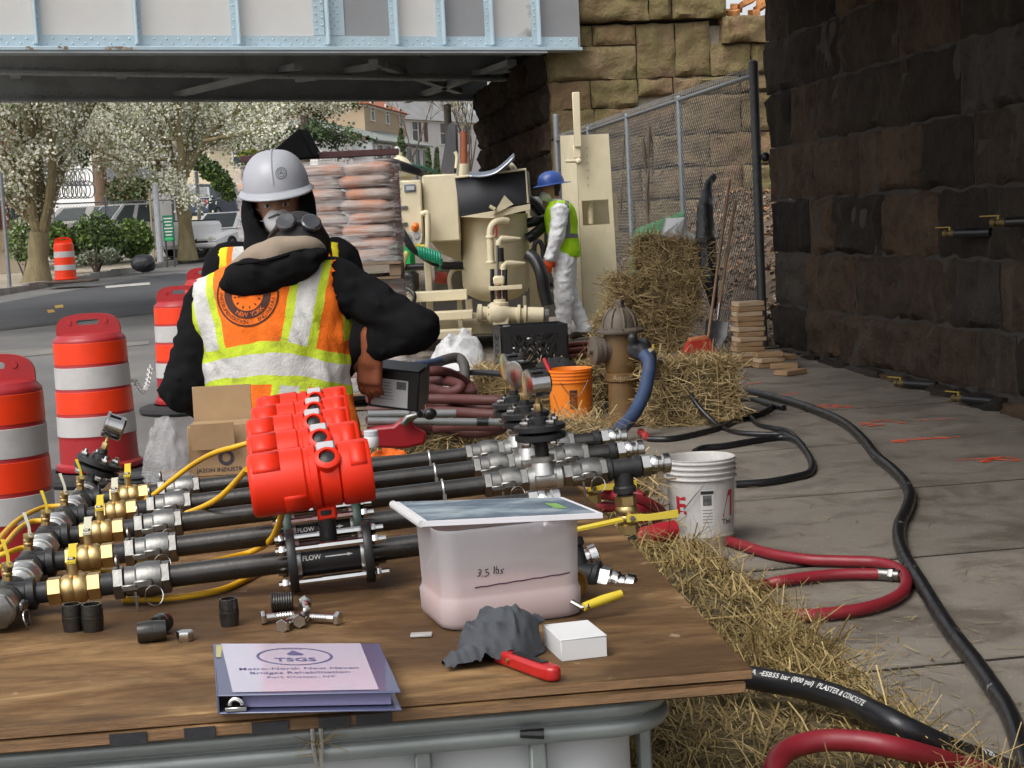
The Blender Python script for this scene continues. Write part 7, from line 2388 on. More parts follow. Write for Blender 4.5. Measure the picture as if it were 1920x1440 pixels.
def m_vest(name, base, edge, build):
 t = NT(name)
 x, y, z = t.xyz()
 nz = t.noise(7, 4, .6)
 xx = t.math('ADD', x, t.math('MULTIPLY', t.math('SUBTRACT', nz, .5), .03))
 zz_ = t.math('ADD', z, t.math('MULTIPLY', t.math('SUBTRACT', t.noise(5, 3, .5), .5), .045))
 col = t.mix(t.ramp(t.noise(9, 4), [(.3, 0), (.8, .3)]), base, mul(base, .72))
 col = build(t, xx, y, zz_, col)
 g = t.ramp(t.noise(11, 6, .75, dist=.6), [(.56, 0), (.70, .55)])
 col = t.mix(g, col, (.13, .11, .05))
 t.set(Base_Color=col, Roughness=.8)
 t.spec(.2)
 t.bump(t.math('ADD', t.noise(16, 4, .6), t.math('MULTIPLY', t.noise(220, 2, .5), .15)), .5, .02)
 return t.m
LIME, SILV, ORG = (.50, .62, .04), (.56, .55, .53), (.82, .16, .015)
def lerpx(t, z, x0, z0, x1, z1):
 """x of a slanting line at height z."""
 return t.math('ADD', x0, t.math('MULTIPLY', t.math('SUBTRACT', z, z0), (x1 - x0) / (z1 - z0)))
# ---------------------------------------------------------------- worker bent over, seen from behind
B1 = V(-.72, 5.08, rz(5.08))
w1 = thing('person', 'worker bent over with back to us in orange safety vest and black sweatshirt', 'person', Matrix.Translation(B1))
HR1 = np.array(Euler((R(38), R(-4), R(186))).to_matrix())      # face turned away from us and down
HC1 = (.048, .155, 1.440)
def torso1(P):
 P = np.column_stack(((P[:, 0] + .036) / 1.19, P[:, 1] / 1.06, P[:, 2]))
 d = sd_ell(P, (.02, 0, .86), (.185, .13, .16))
 d = smin(d, sd_ell(P, (.005, .015, 1.06), (.178, .125, .2)), .08)
 d = smin(d, sd_ell(P, (-.005, .045, 1.24), (.195, .125, .16)), .08)
 d = smin(d, sd_cap(P, (-.15, .055, 1.29), (.15, .05, 1.345), .075, .075), .06)
 d = smin(d, sd_cap(P, (.02, .06, 1.36), (.045, .12, 1.45), .062, .055), .04)
 return d
def arms1(P):
 fold = .004 * wav(P, 55, 4) + .010 * (.5 - 1.3 * np.abs(wav(P * np.array([1, .8, 1.3]), 48, 21)))
 a = sd_cap(P, (.175, .05, 1.338), (.42, .0, 1.185), .080, .070)
 a = smin(a, sd_cap(P, (.42, .0, 1.185), (.30, .03, 1.13), .070, .050), .035)
 b = sd_cap(P, (-.235, .055, 1.285), (-.325, .0, 1.03), .080, .068)
 b = smin(b, sd_cap(P, (-.325, .0, 1.03), (-.24, .21, .90), .066, .048), .035)
 return np.minimum(a, b) + fold
def body1(P):
 d = smin(torso1(P) + .004 * wav(P, 30, 2), arms1(P), .035)
 d = smin(d, head_sdf(P, HC1, HR1), .02)
 return smin(d, legs(P, .85, [((-.09, .0, .82), (-.11, .05, .46), (-.12, -.02, .10)), ((.10, .0, .82), (.13, .04, .46), (.13, .02, .10))], [(0, 1), (.1, 1)]), .05)
def pick1(C):
 o = np.zeros(len(C), int)
 o[C[:, 2] < .80] = 1
 o[C[:, 2] < .13] = 2
 o[(C[:, 2] > 1.40) & (C[:, 1] > .06) & (np.abs(C[:, 0] - .05) < .11)] = 3
 return o
body('body', body1, (-.5, -.2, -.02), (.55, .45, 1.68), .0125, [M_SWEAT, M_JEAN, M_BOOT, M_SKIN], w1, 2, pick1)
def vb(t, x, y, z, col):
 def strip(xc, w_, c): return t.band(t.math('SUBTRACT', x, xc), -w_, w_)
 xr = lerpx(t, z, .052, 1.13, .108, 1.38)
 xl = lerpx(t, z, -.185, 1.03, -.250, 1.34)
 up = t.math('GREATER_THAN', z, 1.05)
 for xc, hw in ((xr, .057), (xl, .050)):
  m1 = t.band(t.math('SUBTRACT', x, xc), -hw, hw)
  m2 = t.band(t.math('SUBTRACT', x, xc), -hw * .53, hw * .53)
  col = t.mix(m1, col, LIME)
  col = t.mix(m2, col, SILV)
 sag = t.math('ADD', z, t.math('MULTIPLY', t.math('MULTIPLY', x, x), .9))
 sag = t.math('ADD', sag, t.math('MULTIPLY', x, .10))
 col = t.mix(t.band(sag, 1.045, 1.175), col, LIME)
 col = t.mix(t.band(sag, 1.073, 1.140), col, SILV)
 col = t.mix(t.math('MULTIPLY', t.band(x, .193, .23), t.math('GREATER_THAN', z, 1.16)), col, LIME)
 return col
M_VEST1 = m_vest('orange_safety_vest', ORG, LIME, vb)
def vest1(P):
 d = torso1(P) - .019 + .003 * wav(P, 34, 8) + .007 * (.5 - 1.3 * np.abs(wav(P * np.array([1.3, 1, .8]), 42, 12)))
 hole = np.minimum(sd_cap(P, (.20, .05, 1.335), (.43, .0, 1.185), .092, .09), sd_cap(P, (-.295, .055, 1.285), (-.385, .0, 1.03), .086, .08))
 d = np.maximum(d, -hole)
 d = np.maximum(d, np.maximum(P[:, 2] - 1.415, .74 - P[:, 2]))
 return d
ov = body('safety_vest', vest1, (-.36, -.2, .70), (.32, .28, 1.46), .0085, [M_VEST1], w1, 3)
bv1 = bvh_of(ov)
# seal printed on the back of the vest
sl = MB()
MS = Matrix.Translation((-.09, -.5, 1.322)) @ Matrix.Rotation(PI / 2, 4, 'X') @ Matrix.Rotation(R(10), 4, 'Z')
def stamp(vs, fs, M=MS, off=.0025):
 o, k = project(vs, fs, M, bv1, off)
 sl.add(o, k)
stamp(*ring2d(.094, .099, 60)); stamp(*ring2d(.050, .074, 60)); 
for a in range(12):
 an = a * PI / 6
 stamp([(r * math.cos(an + e), r * math.sin(an + e), 0) for r, e in ((.036, -.05), (.044, -.04), (.044, .04), (.036, .05))], [(0, 1, 2, 3)])
stamp([(-.03, -.004, 0), (.02, .018, 0), (.021, .021, 0), (-.031, .0, 0)], [(0, 1, 2, 3)])
def arc_text(word, r, a0, size, step, flip=True):
 for i, ch in enumerate(word):
  if ch == ' ':
   continue
  vs, fs = TXT[ch]
  an = a0 + i * step
  out = []
  for v in vs:
   ly = r + (v.y - .35) * size * (-1 if flip else 1)
   aa = an + (v.x * size / r) * (1 if flip else -1)
   out.append((ly * math.cos(aa), ly * math.sin(aa), 0))
  stamp(out, fs, off=.003)
arc_text('INSTRUMENTATION', .084, R(165), .017, R(6.6))
arc_text('ENGINEERS', .084, R(285), .017, R(6.8))
ob = sl.build('printed_seal', mat('seal_ink', (.045, .012, .006), .8), w1, local=True, smooth=False)
sl = MB(); arc_text('NEW YORK', .062, R(232), .02, R(10.5)); sl.build('seal_lettering', mat('seal_orange', (.70, .13, .012), .8), w1, local=True, smooth=False)
# hood hanging on the back: black outside, tan lining
def hood1(P):
 d = sd_ell(P, (-.005, -.06, 1.385), (.150, .056, .050), np.array(Euler((0, R(-11), R(3))).to_matrix()))
 d = smin(d, sd_ell(P, (-.085, -.055, 1.370), (.085, .056, .062)), .05)
 d = smin(d, sd_ell(P, (.06, -.03, 1.415), (.11, .07, .03), np.array(Euler((0, R(-14), 0)).to_matrix())), .03)
 return d + .004 * wav(P, 60, 3) + .007 * (.5 - 1.3 * np.abs(wav(P * np.array([.6, 1, 1.6]), 52, 14)))
body('hood', hood1, (-.27, -.2, 1.22), (.24, .12, 1.5), .009, [M_SWEAT], w1, 1)
def lining(P):
 d = sd_ell(P, (.005, .0, 1.435), (.145, .085, .05), np.array(Euler((R(-22), R(-10), 0)).to_matrix()))
 d = smin(d, sd_cap(P, (-.13, .0, 1.40), (.0, -.055, 1.435), .028, .035), .03)
 d = smin(d, sd_cap(P, (.0, -.055, 1.435), (.13, .02, 1.43), .035, .02), .03)
 return d + .004 * wav(P, 34, 9)
mb = MB(); mb.tube(spline([(-.165, .0, 1.40), (-.12, -.085, 1.418), (-.02, -.115, 1.425), (.08, -.08, 1.448), (.15, .0, 1.45)], 6), .006, 6); mb.build('hood_hem', M_SWEAT, w1, local=True)
body('hood_lining', lining, (-.22, -.15, 1.33), (.2, .12, 1.52), .009, [mat('tan_fleece', (.27, .215, .16), .95, var=.1, vs=10, bump=.4, bs=120)], w1, 1)
# cap with brim, goggles pushed up
HM1 = Matrix.Translation(HC1) @ Matrix(HR1.tolist()).to_4x4()
mb = MB()
def capf(u, v):
 a, b = 2 * PI * u, PI / 2 * v
 k = math.cos(b) ** .7
 return HM1 @ V(.093 * k * math.cos(a), .012 + .114 * k * math.sin(a), .02 + .102 * math.sin(b))
mb.grid(28, 9, capf, closed_u=True); mb.add([capf(i / 28, 0) for i in range(28)] + [HM1 @ V(.082 * math.cos(2 * PI * i / 28), .012 + .104 * math.sin(2 * PI * i / 28), -.012 - .045 * max(0, math.sin(2 * PI * i / 28))) for i in range(28)], [(28 + i, 28 + (i + 1) % 28, (i + 1) % 28, i) for i in range(28)])
mb.build('cap', mat('black_cap', (.018, .016, .016), .85, bump=.4, bs=150), w1, local=True)
mb = MB()
def brim(u, v):
 a = PI * (.02 + .96 * u)
 return HM1 @ V(.104 * math.cos(a) * (1 + .06 * v), -.02 - .045 * v, .015 + .168 * math.sin(a) * (1 + .08 * v))
mb.grid(22, 6, brim); o = mb.build('cap_brim', mat('maroon_brim', (.045, .010, .012), .7), w1, local=True); o.modifiers.new('thickness', 'SOLIDIFY').thickness = .006
mb = MB()
for sx in (-1, 1):
 mb.lathe([(.026, 0), (.033, .004), (.033, .016), (.028, .02), (.0, .018)], 20, HM1 @ frame((sx * .038, .120, .022), (sx * .15, 1, .1)))
mb.tube([HM1 @ V(-.015, .132, .024), HM1 @ V(.015, .132, .024)], .006, 6)
mb.build('goggles', mat('smoked_goggles', (.035, .036, .04), .12, spec=.8), w1, local=True)
mb = MB(); mb.tube([HM1 @ V(.096 * math.cos(a), .012 + .117 * math.sin(a), .024) for a in [2 * PI * i / 28 for i in range(28)]], .009, 6, closed=True); mb.build('goggle_strap', M_HAIR, w1, local=True)
M_GLV1 = mat('brown_work_glove', (.26, .075, .03), .8, var=.2, vs=14, bump=.4, bs=100)
glove('glove', w1, (.272, .035, 1.10), (-.12, .18, -1), (.35, 1, 0), M_GLV1, .5, 1, h=.005)
glove('glove', w1, (-.235, .225, .89), (.2, .7, -.6), (.6, .2, .6), M_GLV1, .6, -1)
# black boxed unit in his hands, with a printed label
pc = at(748, 722, 5.24)
MBX = Matrix.Translation(pc) @ Euler((R(8), R(8), R(-14))).to_matrix().to_4x4()
bx = thing('black_case', 'black box with a white printed label held by the bent worker', 'box', MBX)
mb = MB(); mb.box((0, 0, 0), (.175, .12, .135), MBX, bev=.006); mb.build('case_body', M_BPLA, bx)
mb = MB(); mb.box((-.012, -.0612, -.012), (.125, .001, .092), MBX); lb = mb.build('label', mat('grey_label', (.46, .46, .47), .5, var=.05), bx)
mb = MB(); mb.box((.028, -.0622, .016), (.032, .001, .026), MBX); mb.build('label_code', mat('code_grey', (.10, .10, .10), .5, var=.9, vs=220), lb)
for k in range(6):
 mb = MB(); mb.box((-.034 + .002 * k, -.0622, .022 - k * .011), (.055 - .006 * (k % 2), .001, .003), MBX); mb.build('label_line', mat('grey_ink'), lb)
mb = MB(); mb.box((-.078, -.0615, -.01), (.008, .0012, .085), MBX); mb.build('red_edge', mat('red_ink'), bx)
# ---------------------------------------------------------------- worker in the white hard hat, facing us
B2 = V(-.815, 5.86, rz(5.86))
w2 = thing('person', 'worker in white hard hat, dust mask and black hood, standing behind the bent worker', 'person', Matrix.Translation(B2))
HR2 = np.array(Euler((R(10), R(-3), R(4))).to_matrix())
HC2 = (.005, -.05, 1.60)
def torso2(P):
 d = sd_ell(P, (0, 0, .88), (.18, .13, .16))
 d = smin(d, sd_ell(P, (0, 0, 1.12), (.18, .125, .22)), .08)
 d = smin(d, sd_ell(P, (0, 0, 1.30), (.205, .125, .15)), .08)
 d = smin(d, sd_cap(P, (-.17, .0, 1.395), (.17, .0, 1.39), .072, .072), .06)
 return smin(d, sd_cap(P, (0, .0, 1.42), (.0, -.03, 1.52), .065, .055), .04)
def body2(P):
 d = torso2(P)
 a = smin(sd_cap(P, (-.20, 0, 1.385), (-.29, .0, 1.10), .085, .075), sd_cap(P, (-.29, .0, 1.10), (-.16, -.24, .98), .072, .05), .035)
 b = smin(sd_cap(P, (.20, 0, 1.38), (.29, .0, 1.10), .085, .075), sd_cap(P, (.29, .0, 1.10), (.2, -.24, 1.0), .072, .05), .035)
 d = smin(d, np.minimum(a, b), .035) + .003 * wav(P, 45, 7) + .007 * (.5 - 1.3 * np.abs(wav(P, 45, 17)))
 d = smin(d, head_sdf(P, HC2, HR2), .015)
 return smin(d, legs(P, .85, [((-.09, .0, .84), (-.11, -.02, .47), (-.12, .02, .10)), ((.09, .0, .84), (.11, -.02, .47), (.12, .02, .10))], [(0, -1), (0, -1)]), .05)
def pick2(C):
 o = np.zeros(len(C), int)
 o[C[:, 2] < .82] = 1
 o[C[:, 2] < .13] = 2
 o[(C[:, 2] > 1.50) & (np.abs(C[:, 0]) < .105)] = 3
 return o
body('body', body2, (-.42, -.32, -.02), (.42, .24, 1.75), .0125, [M_SWEAT, M_JEAN, M_BOOT, M_SKIN2], w2, 2, pick2)
def hood2(P):
 d = sd_ell(P, (.0, .0, 1.56), (.138, .135, .185))
 d = smin(d, sd_ell(P, (0, -.02, 1.42), (.15, .13, .08)), .05)
 d = np.maximum(d, -sd_ell(P, (.005, -.15, 1.575), (.078, .12, .11)))
 d = np.maximum(d, -sd_ell(P, (.0, -.03, 1.6), (.10, .115, .13)))
 return d + .004 * wav(P, 26, 5)
body('hood', hood2, (-.19, -.2, 1.30), (.19, .18, 1.72), .0095, [M_SWEAT], w2, 1)
HM2 = Matrix.Translation(HC2) @ Matrix(HR2.tolist()).to_4x4()
def hard_hat(root, HM, m, s=1.0, full=False, z0=.055):
 mb = MB()
 def shell(u, v):
  a, b = 2 * PI * u, PI / 2 * v
  k = math.cos(b) ** .8
  rid = 1 + .02 * max(0, math.cos(2 * a)) ** 6 * math.sin(b)
  return HM @ V(.118 * s * k * math.cos(a), .008 + .140 * s * k * math.sin(a), z0 + .135 * s * math.sin(b) ** .95 * rid)
 mb.grid(40, 12, shell, closed_u=True)
 o1 = mb.build('shell', m, root, local=True)
 mb = MB()
 def br_(u, v):
  a = 2 * PI * u
  f = max(0, -math.sin(a))
  e = ((.067 if full else .040 * f ** 1.6 + .011)) * s
  r = 1 + v * e / .13
  return HM @ V(.118 * s * r * math.cos(a), .008 + .140 * s * r * math.sin(a), z0 + .004 - v * (.012 + .006 * f) * s)
 mb.grid(48, 4, br_, closed_u=True)
 o2 = mb.build('brim', m, root, local=True); o2.modifiers.new('thickness', 'SOLIDIFY').thickness = .005
 if not full:
  mb = MB(); mb.tube([HM @ V(0, .008 + .140 * s * math.cos(b) ** .8 * math.cos(PI * 0) * q, z0 + .137 * s * math.sin(b)) for q, b in [(-1, .25 + .13 * i) for i in range(11)] + [(1, 1.55 - .13 * i) for i in range(11)]], .004 * s, 6); mb.build('crown_ridge', m, root, local=True)
 return o1
M_HATW = mat('white_hat_plastic', (.36, .37, .40), .35, var=.06, vs=8, dirt=.15, dcol=(.33, .33, .33))
oh_ = hard_hat(w2, HM2, M_HATW, 1.02)
bv1 = bvh_of(oh_)
sl = MB()
MS = HM2 @ Matrix.Translation((.032, -.3, .125)) @ Matrix.Rotation(PI / 2, 4, 'X')
stamp(*ring2d(.016, .020, 30), MS, .0015); stamp(*ring2d(.010, .0125, 24), MS, .0015); stamp([(-.008, -.003, 0), (.008, -.003, 0), (.004, .003, 0), (0, .008, 0), (-.004, .003, 0)], [(0, 1, 2, 3, 4)], MS, .0015)
sl.build('hat_emblem', mat('grey_emblem', (.16, .17, .18), .6), w2, local=True, smooth=False)
def dust_mask(root, HM, s=1.0):
 mb = MB()
 def mk(u, v):
  x = (u - .5) * 2; y = (v - .5) * 2
  bul = max(0, 1 - x * x * .9 - y * y * .75)
  return HM @ V(.056 * x * (1 - .18 * y * y) * s, (-.066 - .055 * bul ** .6 + .045 * x * x) * s, (-.046 + .046 * y) * s)
 mb.grid(14, 10, mk); o = mb.build('dust_mask', M_MASK, root, local=True); o.modifiers.new('thickness', 'SOLIDIFY').thickness = .003
 mb = MB(); mb.tube([HM @ V(x * s, (-.117 + 4.5 * x * x) * s, (-.016 - abs(x) * .35) * s) for x in (-.03, -.02, -.01, 0, .01, .02, .03)], .0035, 6); mb.build('nose_clip', mat('grey_clip', (.09, .09, .10), .4), o, local=True)
 for z in (-.02, -.06):
  mb = MB(); mb.tube([HM @ V(x, y, z + .01) for x, y in ((-.052, -.05), (-.085, .0), (-.08, .06))], .0025, 5); mb.build('strap', M_MASK, o, local=True)
dust_mask(w2, HM2, 1.06)
for sx in (-1, 1):
 mb = MB(); mb.ball((sx * .032, -.0865, .010), (.014, .009, .0075), 12, 8, M=HM2); e = mb.build('eye', M_EYE, w2, local=True)
 mb = MB(); mb.ball((sx * .032, -.0945, .010), (.0055, .003, .0055), 10, 6, M=HM2); mb.build('iris', M_HAIR, e, local=True)
 mb = MB(); mb.tube([HM2 @ V(sx * x, y, z) for x, y, z in ((.012, -.098, .026), (.03, -.097, .031), (.05, -.085, .026))], [.004, .005, .003], 6); mb.build('eyebrow', M_HAIR, w2, local=True)
def vb2(t, x, y, z, col):
 ax = t.math('ABSOLUTE', x)
 col = t.mix(t.band(ax, .085, .20), col, (.85, .17, .012))
 col = t.mix(t.band(ax, .105, .165), col, SILV)
 col = t.mix(t.band(ax, .185, .24), col, (.75, .62, .03))
 col = t.mix(t.band(z, 1.10, 1.20), col, (.85, .17, .012))
 return t.mix(t.band(z, 1.12, 1.18), col, SILV)
def vest2(P):
 d = torso2(P) - .022 + .005 * wav(P, 30, 9)
 d = np.maximum(d, np.maximum(P[:, 2] - 1.455, .76 - P[:, 2]))
 return np.maximum(d, -np.minimum(sd_cap(P, (-.25, 0, 1.40), (-.33, .0, 1.10), .078, .08), sd_cap(P, (.25, 0, 1.40), (.33, .0, 1.10), .078, .08)))
body('safety_vest', vest2, (-.31, -.2, .72), (.31, .2, 1.48), .01, [m_vest('lime_safety_vest', (.30, .58, .03), ORG, vb2)], w2, 1)
M_GLVB = mat('black_glove', (.02, .02, .022), .8)
glove('glove', w2, (-.155, -.25, .975), (.4, -.8, -.1), (.5, .4, 0), M_GLVB, .7, 1, h=.008)
glove('glove', w2, (.195, -.25, .995), (-.4, -.8, -.1), (-.5, .4, 0), M_GLVB, .7, -1, h=.008)
# ---------------------------------------------------------------- worker in the blue hard hat, walking left
D3 = 16.35
p3 = at(1062, 640, D3)
B3 = V(p3.x, D3, rz(D3) + .08)
w3 = thing('person', 'worker walking left in blue hard hat, lime vest and white coveralls', 'person', Matrix.Translation(B3))
HR3 = np.array(Euler((R(6), 0, R(-78))).to_matrix())
HC3 = (-.085, 0, 1.565)
def torso3(P):
 d = sd_ell(P, (.02, 0, .93), (.14, .165, .16))
 d = smin(d, sd_ell(P, (.01, 0, 1.14), (.135, .17, .2)), .08)
 d = smin(d, sd_ell(P, (-.005, 0, 1.30), (.13, .19, .14)), .08)
 d = smin(d, sd_cap(P, (-.0, -.16, 1.36), (.0, .16, 1.36), .075, .075), .06)
 return smin(d, sd_cap(P, (-.02, 0, 1.40), (-.06, .0, 1.50), .062, .052), .04)
def body3(P):
 d = torso3(P)
 a = smin(sd_cap(P, (-.01, -.20, 1.345), (-.055, -.225, 1.09), .088, .078), sd_cap(P, (-.055, -.225, 1.09), (-.135, -.21, .89), .074, .055), .03)
 b = smin(sd_cap(P, (-.01, .20, 1.345), (.02, .23, 1.08), .078, .066), sd_cap(P, (.02, .23, 1.08), (-.05, .2, .86), .062, .045), .03)
 d = smin(d, np.minimum(a, b), .03)
 d = smin(d, legs(P, .9, [((.0, -.08, .88), (-.01, -.09, .47), (-.03, -.09, .10)), ((.03, .08, .88), (.05, .08, .48), (.20, .08, .13))], [(-1, 0), (-1, 0)], 1.22), .05) + .003 * wav(P, 45, 4) + .012 * (.5 - 1.3 * np.abs(wav(P * np.array([1, 1, 1.2]), 40, 24)))
 return smin(d, head_sdf(P, HC3, HR3), .015)
def pick3(C):
 o = np.zeros(len(C), int)
 o[C[:, 2] < .10] = 1
 o[(C[:, 2] > 1.475) & (C[:, 0] < .04)] = 2
 o[(C[:, 2] > 1.50) & (C[:, 0] > -.055)] = 3
 return o
body('body', body3, (-.36, -.33, -.02), (.38, .36, 1.75), .015, [M_TYV, M_BOOT, M_SKIN2, M_HAIR], w3, 1, pick3)
def vb3(t, x, y, z, col):
 col = t.mix(t.band(z, 1.07, 1.12), col, (.22, .23, .23))
 return t.mix(t.math('MULTIPLY', t.band(x, .045, .085), t.math('GREATER_THAN', z, 1.1)), col, (.22, .23, .23))
def vest3(P):
 d = torso3(P) - .026 + .005 * wav(P, 24, 9)
 d = np.maximum(d, np.maximum(P[:, 2] - 1.45, .87 - P[:, 2]))
 return np.maximum(d, -np.minimum(sd_cap(P, (-.015, -.24, 1.36), (-.06, -.26, 1.09), .082, .07), sd_cap(P, (-.01, .24, 1.36), (.02, .27, 1.08), .082, .07)))
t_ = m_vest('bright_lime_vest', (.46, .82, .02), LIME, vb3)
body('safety_vest', vest3, (-.26, -.30, .84), (.26, .30, 1.48), .013, [t_], w3, 1)
HM3 = Matrix.Translation(HC3) @ Matrix(HR3.tolist()).to_4x4()
hard_hat(w3, HM3, mat('blue_hat_plastic', (.035, .085, .30), .35, var=.06), 1.0, True)
dust_mask(w3, HM3, 1.08)
for sx in (-1, 1):
 mb = MB(); mb.ball((sx * .032, -.0865, .010), (.014, .009, .0075), 10, 6, M=HM3); mb.build('eye', M_EYE, w3, local=True)
M_GLVO = mat('orange_glove', (.72, .085, .012), .7, var=.1)
glove('glove', w3, (-.135, -.212, .885), (-.25, 0, -1), (0, 1, 0), M_GLVO, .45, -1, h=.008, s=1.05)
glove('glove', w3, (-.05, .2, .855), (-.25, 0, -1), (0, -1, 0), M_GLVO, .45, 1, h=.008, s=1.05)
# ================================================================== TABLE
TZ = .85
TA = R(6)
TM = Matrix.Translation((.325, 2.245, 0)) @ Matrix.Rotation(TA, 4, 'Z')     # near right corner of the plywood
def m_ply():
 t = NT('weathered_plywood')
 g = t.noise(5, 8, .72, stretch=(.55, 1.9, 1), dist=1.1)
 b = t.noise(1.6, 6, .65, stretch=(.8, 1.6, 1), dist=.6)
 c = t.ramp(g, [(.26, (.085, .042, .017)), (.42, (.165, .09, .037)), (.56, (.27, .16, .07)), (.76, (.43, .29, .15))])
 c = t.mix(t.ramp(b, [(.44, .85), (.53, .5), (.62, 0)]), c, (.05, .026, .012))
 c = t.mix(t.ramp(t.noise(60, 3, .6, stretch=(.15, 1, 1)), [(.5, 0), (.75, .4)]), c, (.07, .04, .02))
 c = t.mix(t.ramp(t.noise(13, 5, .7), [(.66, 0), (.72, .5)]), c, (.42, .32, .21))
 t.set(Base_Color=c)
 t.spec(.2)
 t.l(t.ramp(b, [(.35, .5), (.6, .8)]), t.b.inputs['Roughness'])
 t.bump(g, .35, .006)
 return t.m
M_PLY = m_ply()
M_PEDGE = mat('plywood_edge', (.22, .125, .06), .85, var=.35, vs=10, stretch=(1, 1, 12), bump=.5, bs=40, dirt=.4, dcol=(.06, .035, .02))
tb = thing('plywood_table', 'weathered double plywood tabletop laid over the white tank', 'table', TM @ Matrix.Translation((0, 0, TZ - .034)))
for k, (z, ox, oy) in enumerate(((TZ - .0085, 0, 0), (TZ - .0262, -.012, -.006))):
 mb = MB(); mb.box((-.61 + ox, 1.22 + oy, z), (1.22, 2.44, .0165), TM, bev=.002)
 o = mb.build('plywood_sheet', [M_PLY, M_PEDGE], tb)
 for p in o.data.polygons:
  if abs(p.normal.z) < .5: p.material_index = 1
for px, w_ in ((265, .05), (388, .042), (512, .05), (628, .044), (700, .05)):  # dark patches along the front edge of the lower sheet
 p = TM.inverted() @ onz(px, 1330, TZ - .03)
 mb = MB(); mb.box((p.x, -.0075, TZ - .0262), (w_, .004, .0155), TM); mb.build('dark_edge_patch', mat('black_tape_and_patch'), tb)
# ---- tank in a steel cage
M_CAGE = mat('zinc_cage', (.30, .325, .315), .45, .55, var=.15, vs=12, dirt=.2, dcol=(.2, .19, .17))
M_IBC = mat('white_tank_plastic', (.56, .57, .58), .45, var=.06, vs=3, dirt=.1, dcol=(.4, .39, .36))
ib = thing('tank_tote', 'white plastic bulk tank in a zinc cage under the plywood', 'tank', TM @ Matrix.Translation((-.7, .5, rz(2.7))))
zb, zt_ = rz(2.7) + .12, TZ - .037
def rrect(x0, y0, x1, y1, r, n=6):
 o = []
 for cx, cy, a0 in ((x1 - r, y0 + r, -90), (x1 - r, y1 - r, 0), (x0 + r, y1 - r, 90), (x0 + r, y0 + r, 180)):
  o += [(cx + r * math.cos(R(a0 + 90 * k / n)), cy + r * math.sin(R(a0 + 90 * k / n))) for k in range(n + 1)]
 return o
X0, Y0, X1, Y1 = -1.33, .045, -.115, 1.05
mb = MB(); mb.prism(rrect(X0 + .04, Y0 + .04, X1 - .04, Y1 - .04, .09), zt_ - zb - .03, TM, z0=zb); mb.build('tank_shell', M_IBC, ib, sharp=30)
for z in (zt_ - .020, zt_ - .048):
 mb = MB(); mb.tube([TM @ V(x, y, z) for x, y in rrect(X0, Y0, X1, Y1, .085)], .0145, 10, closed=True); mb.build('cage_rail', M_CAGE, ib)
mb = MB(); q = rrect(X0 - .004, Y0 - .004, X1 + .004, Y1 + .004, .088); q2 = rrect(X0 + .004, Y0 + .004, X1 - .004, Y1 - .004, .08)
n = len(q); mb.add([TM @ V(x, y, z) for z in (zt_ - .062, zt_ - .006) for x, y in q] , [(i, (i + 1) % n, n + (i + 1) % n, n + i) for i in range(n)]); mb.build('rail_web', M_CAGE, ib)
for z in (.3, .55):
 mb = MB(); mb.tube([TM @ V(x, y, z) for x, y in rrect(X0, Y0, X1, Y1, .085)], .009, 8, closed=True); mb.build('cage_rail', M_CAGE, ib)
for px in (130, 362, 793, 1016):
 p = TM.inverted() @ onz(px, 1420, zt_ - .07)
 mb = MB(); mb.box((p.x, Y0 + .012, (zb + zt_ - .06) / 2), (.026, .022, zt_ - .06 - zb), TM, bev=.004); mb.build('cage_bar', M_CAGE, ib)
for k in range(4):
 mb = MB(); mb.box((X1 - .012, .2 + k * .22, (zb + zt_ - .06) / 2), (.022, .02, zt_ - .06 - zb), TM, bev=.004); mb.build('cage_bar', M_CAGE, ib)
mb = MB(); mb.box(((X0 + X1) / 2, (Y0 + Y1) / 2, rz(2.7) + .06), (1.2, 1.0, .12), TM, bev=.01); mb.build('pallet', M_CAGE, ib)
pw = TM.inverted() @ onz(597, 1366, zt_ - .035)
mb = MB()
for s_ in (-.006, .006):
 mb.tube([TM @ V(pw.x + s_, Y0 - .018, zt_ - .004), TM @ V(pw.x + s_, Y0 - .022, zt_ - .03), TM @ V(pw.x + s_ * .5, Y0 - .018, zt_ - .066)], .0032, 6)
mb.build('wire_clip', M_CHROME, ib)
mb = MB(); rg = random.Random(3)
for k in range(16):
 a = TM @ V(pw.x, Y0 - .02, zt_ - .035 + rg.uniform(-.02, .02)); mb.tube([a, a + V(rg.uniform(-.035, .045), rg.uniform(-.02, .0), rg.uniform(-.03, .03))], .0006, 3, caps=False)
tag(mb.build('frayed_strands', M_STRAW, ib), kind='stuff')
pw = TM.inverted() @ onz(980, 1347, zt_ - .04); mb = MB(); mb.tube([TM @ V(pw.x - .012, Y0 - .018, zt_ - .04), TM @ V(pw.x + .022, Y0 - .02, zt_ - .042)], [.006, .0085], 8); mb.build('black_plug', M_BPLA, ib)
pw = TM.inverted() @ onz(200, 1412, zt_ - .05); mb = MB(); mb.lathe([(.005, 0), (.008, .004), (.005, .008)], 8, TM @ frame((pw.x, Y0 - .016, zt_ - .055), (0, -1, 0))); mb.build('bolt', M_CHROME, ib)
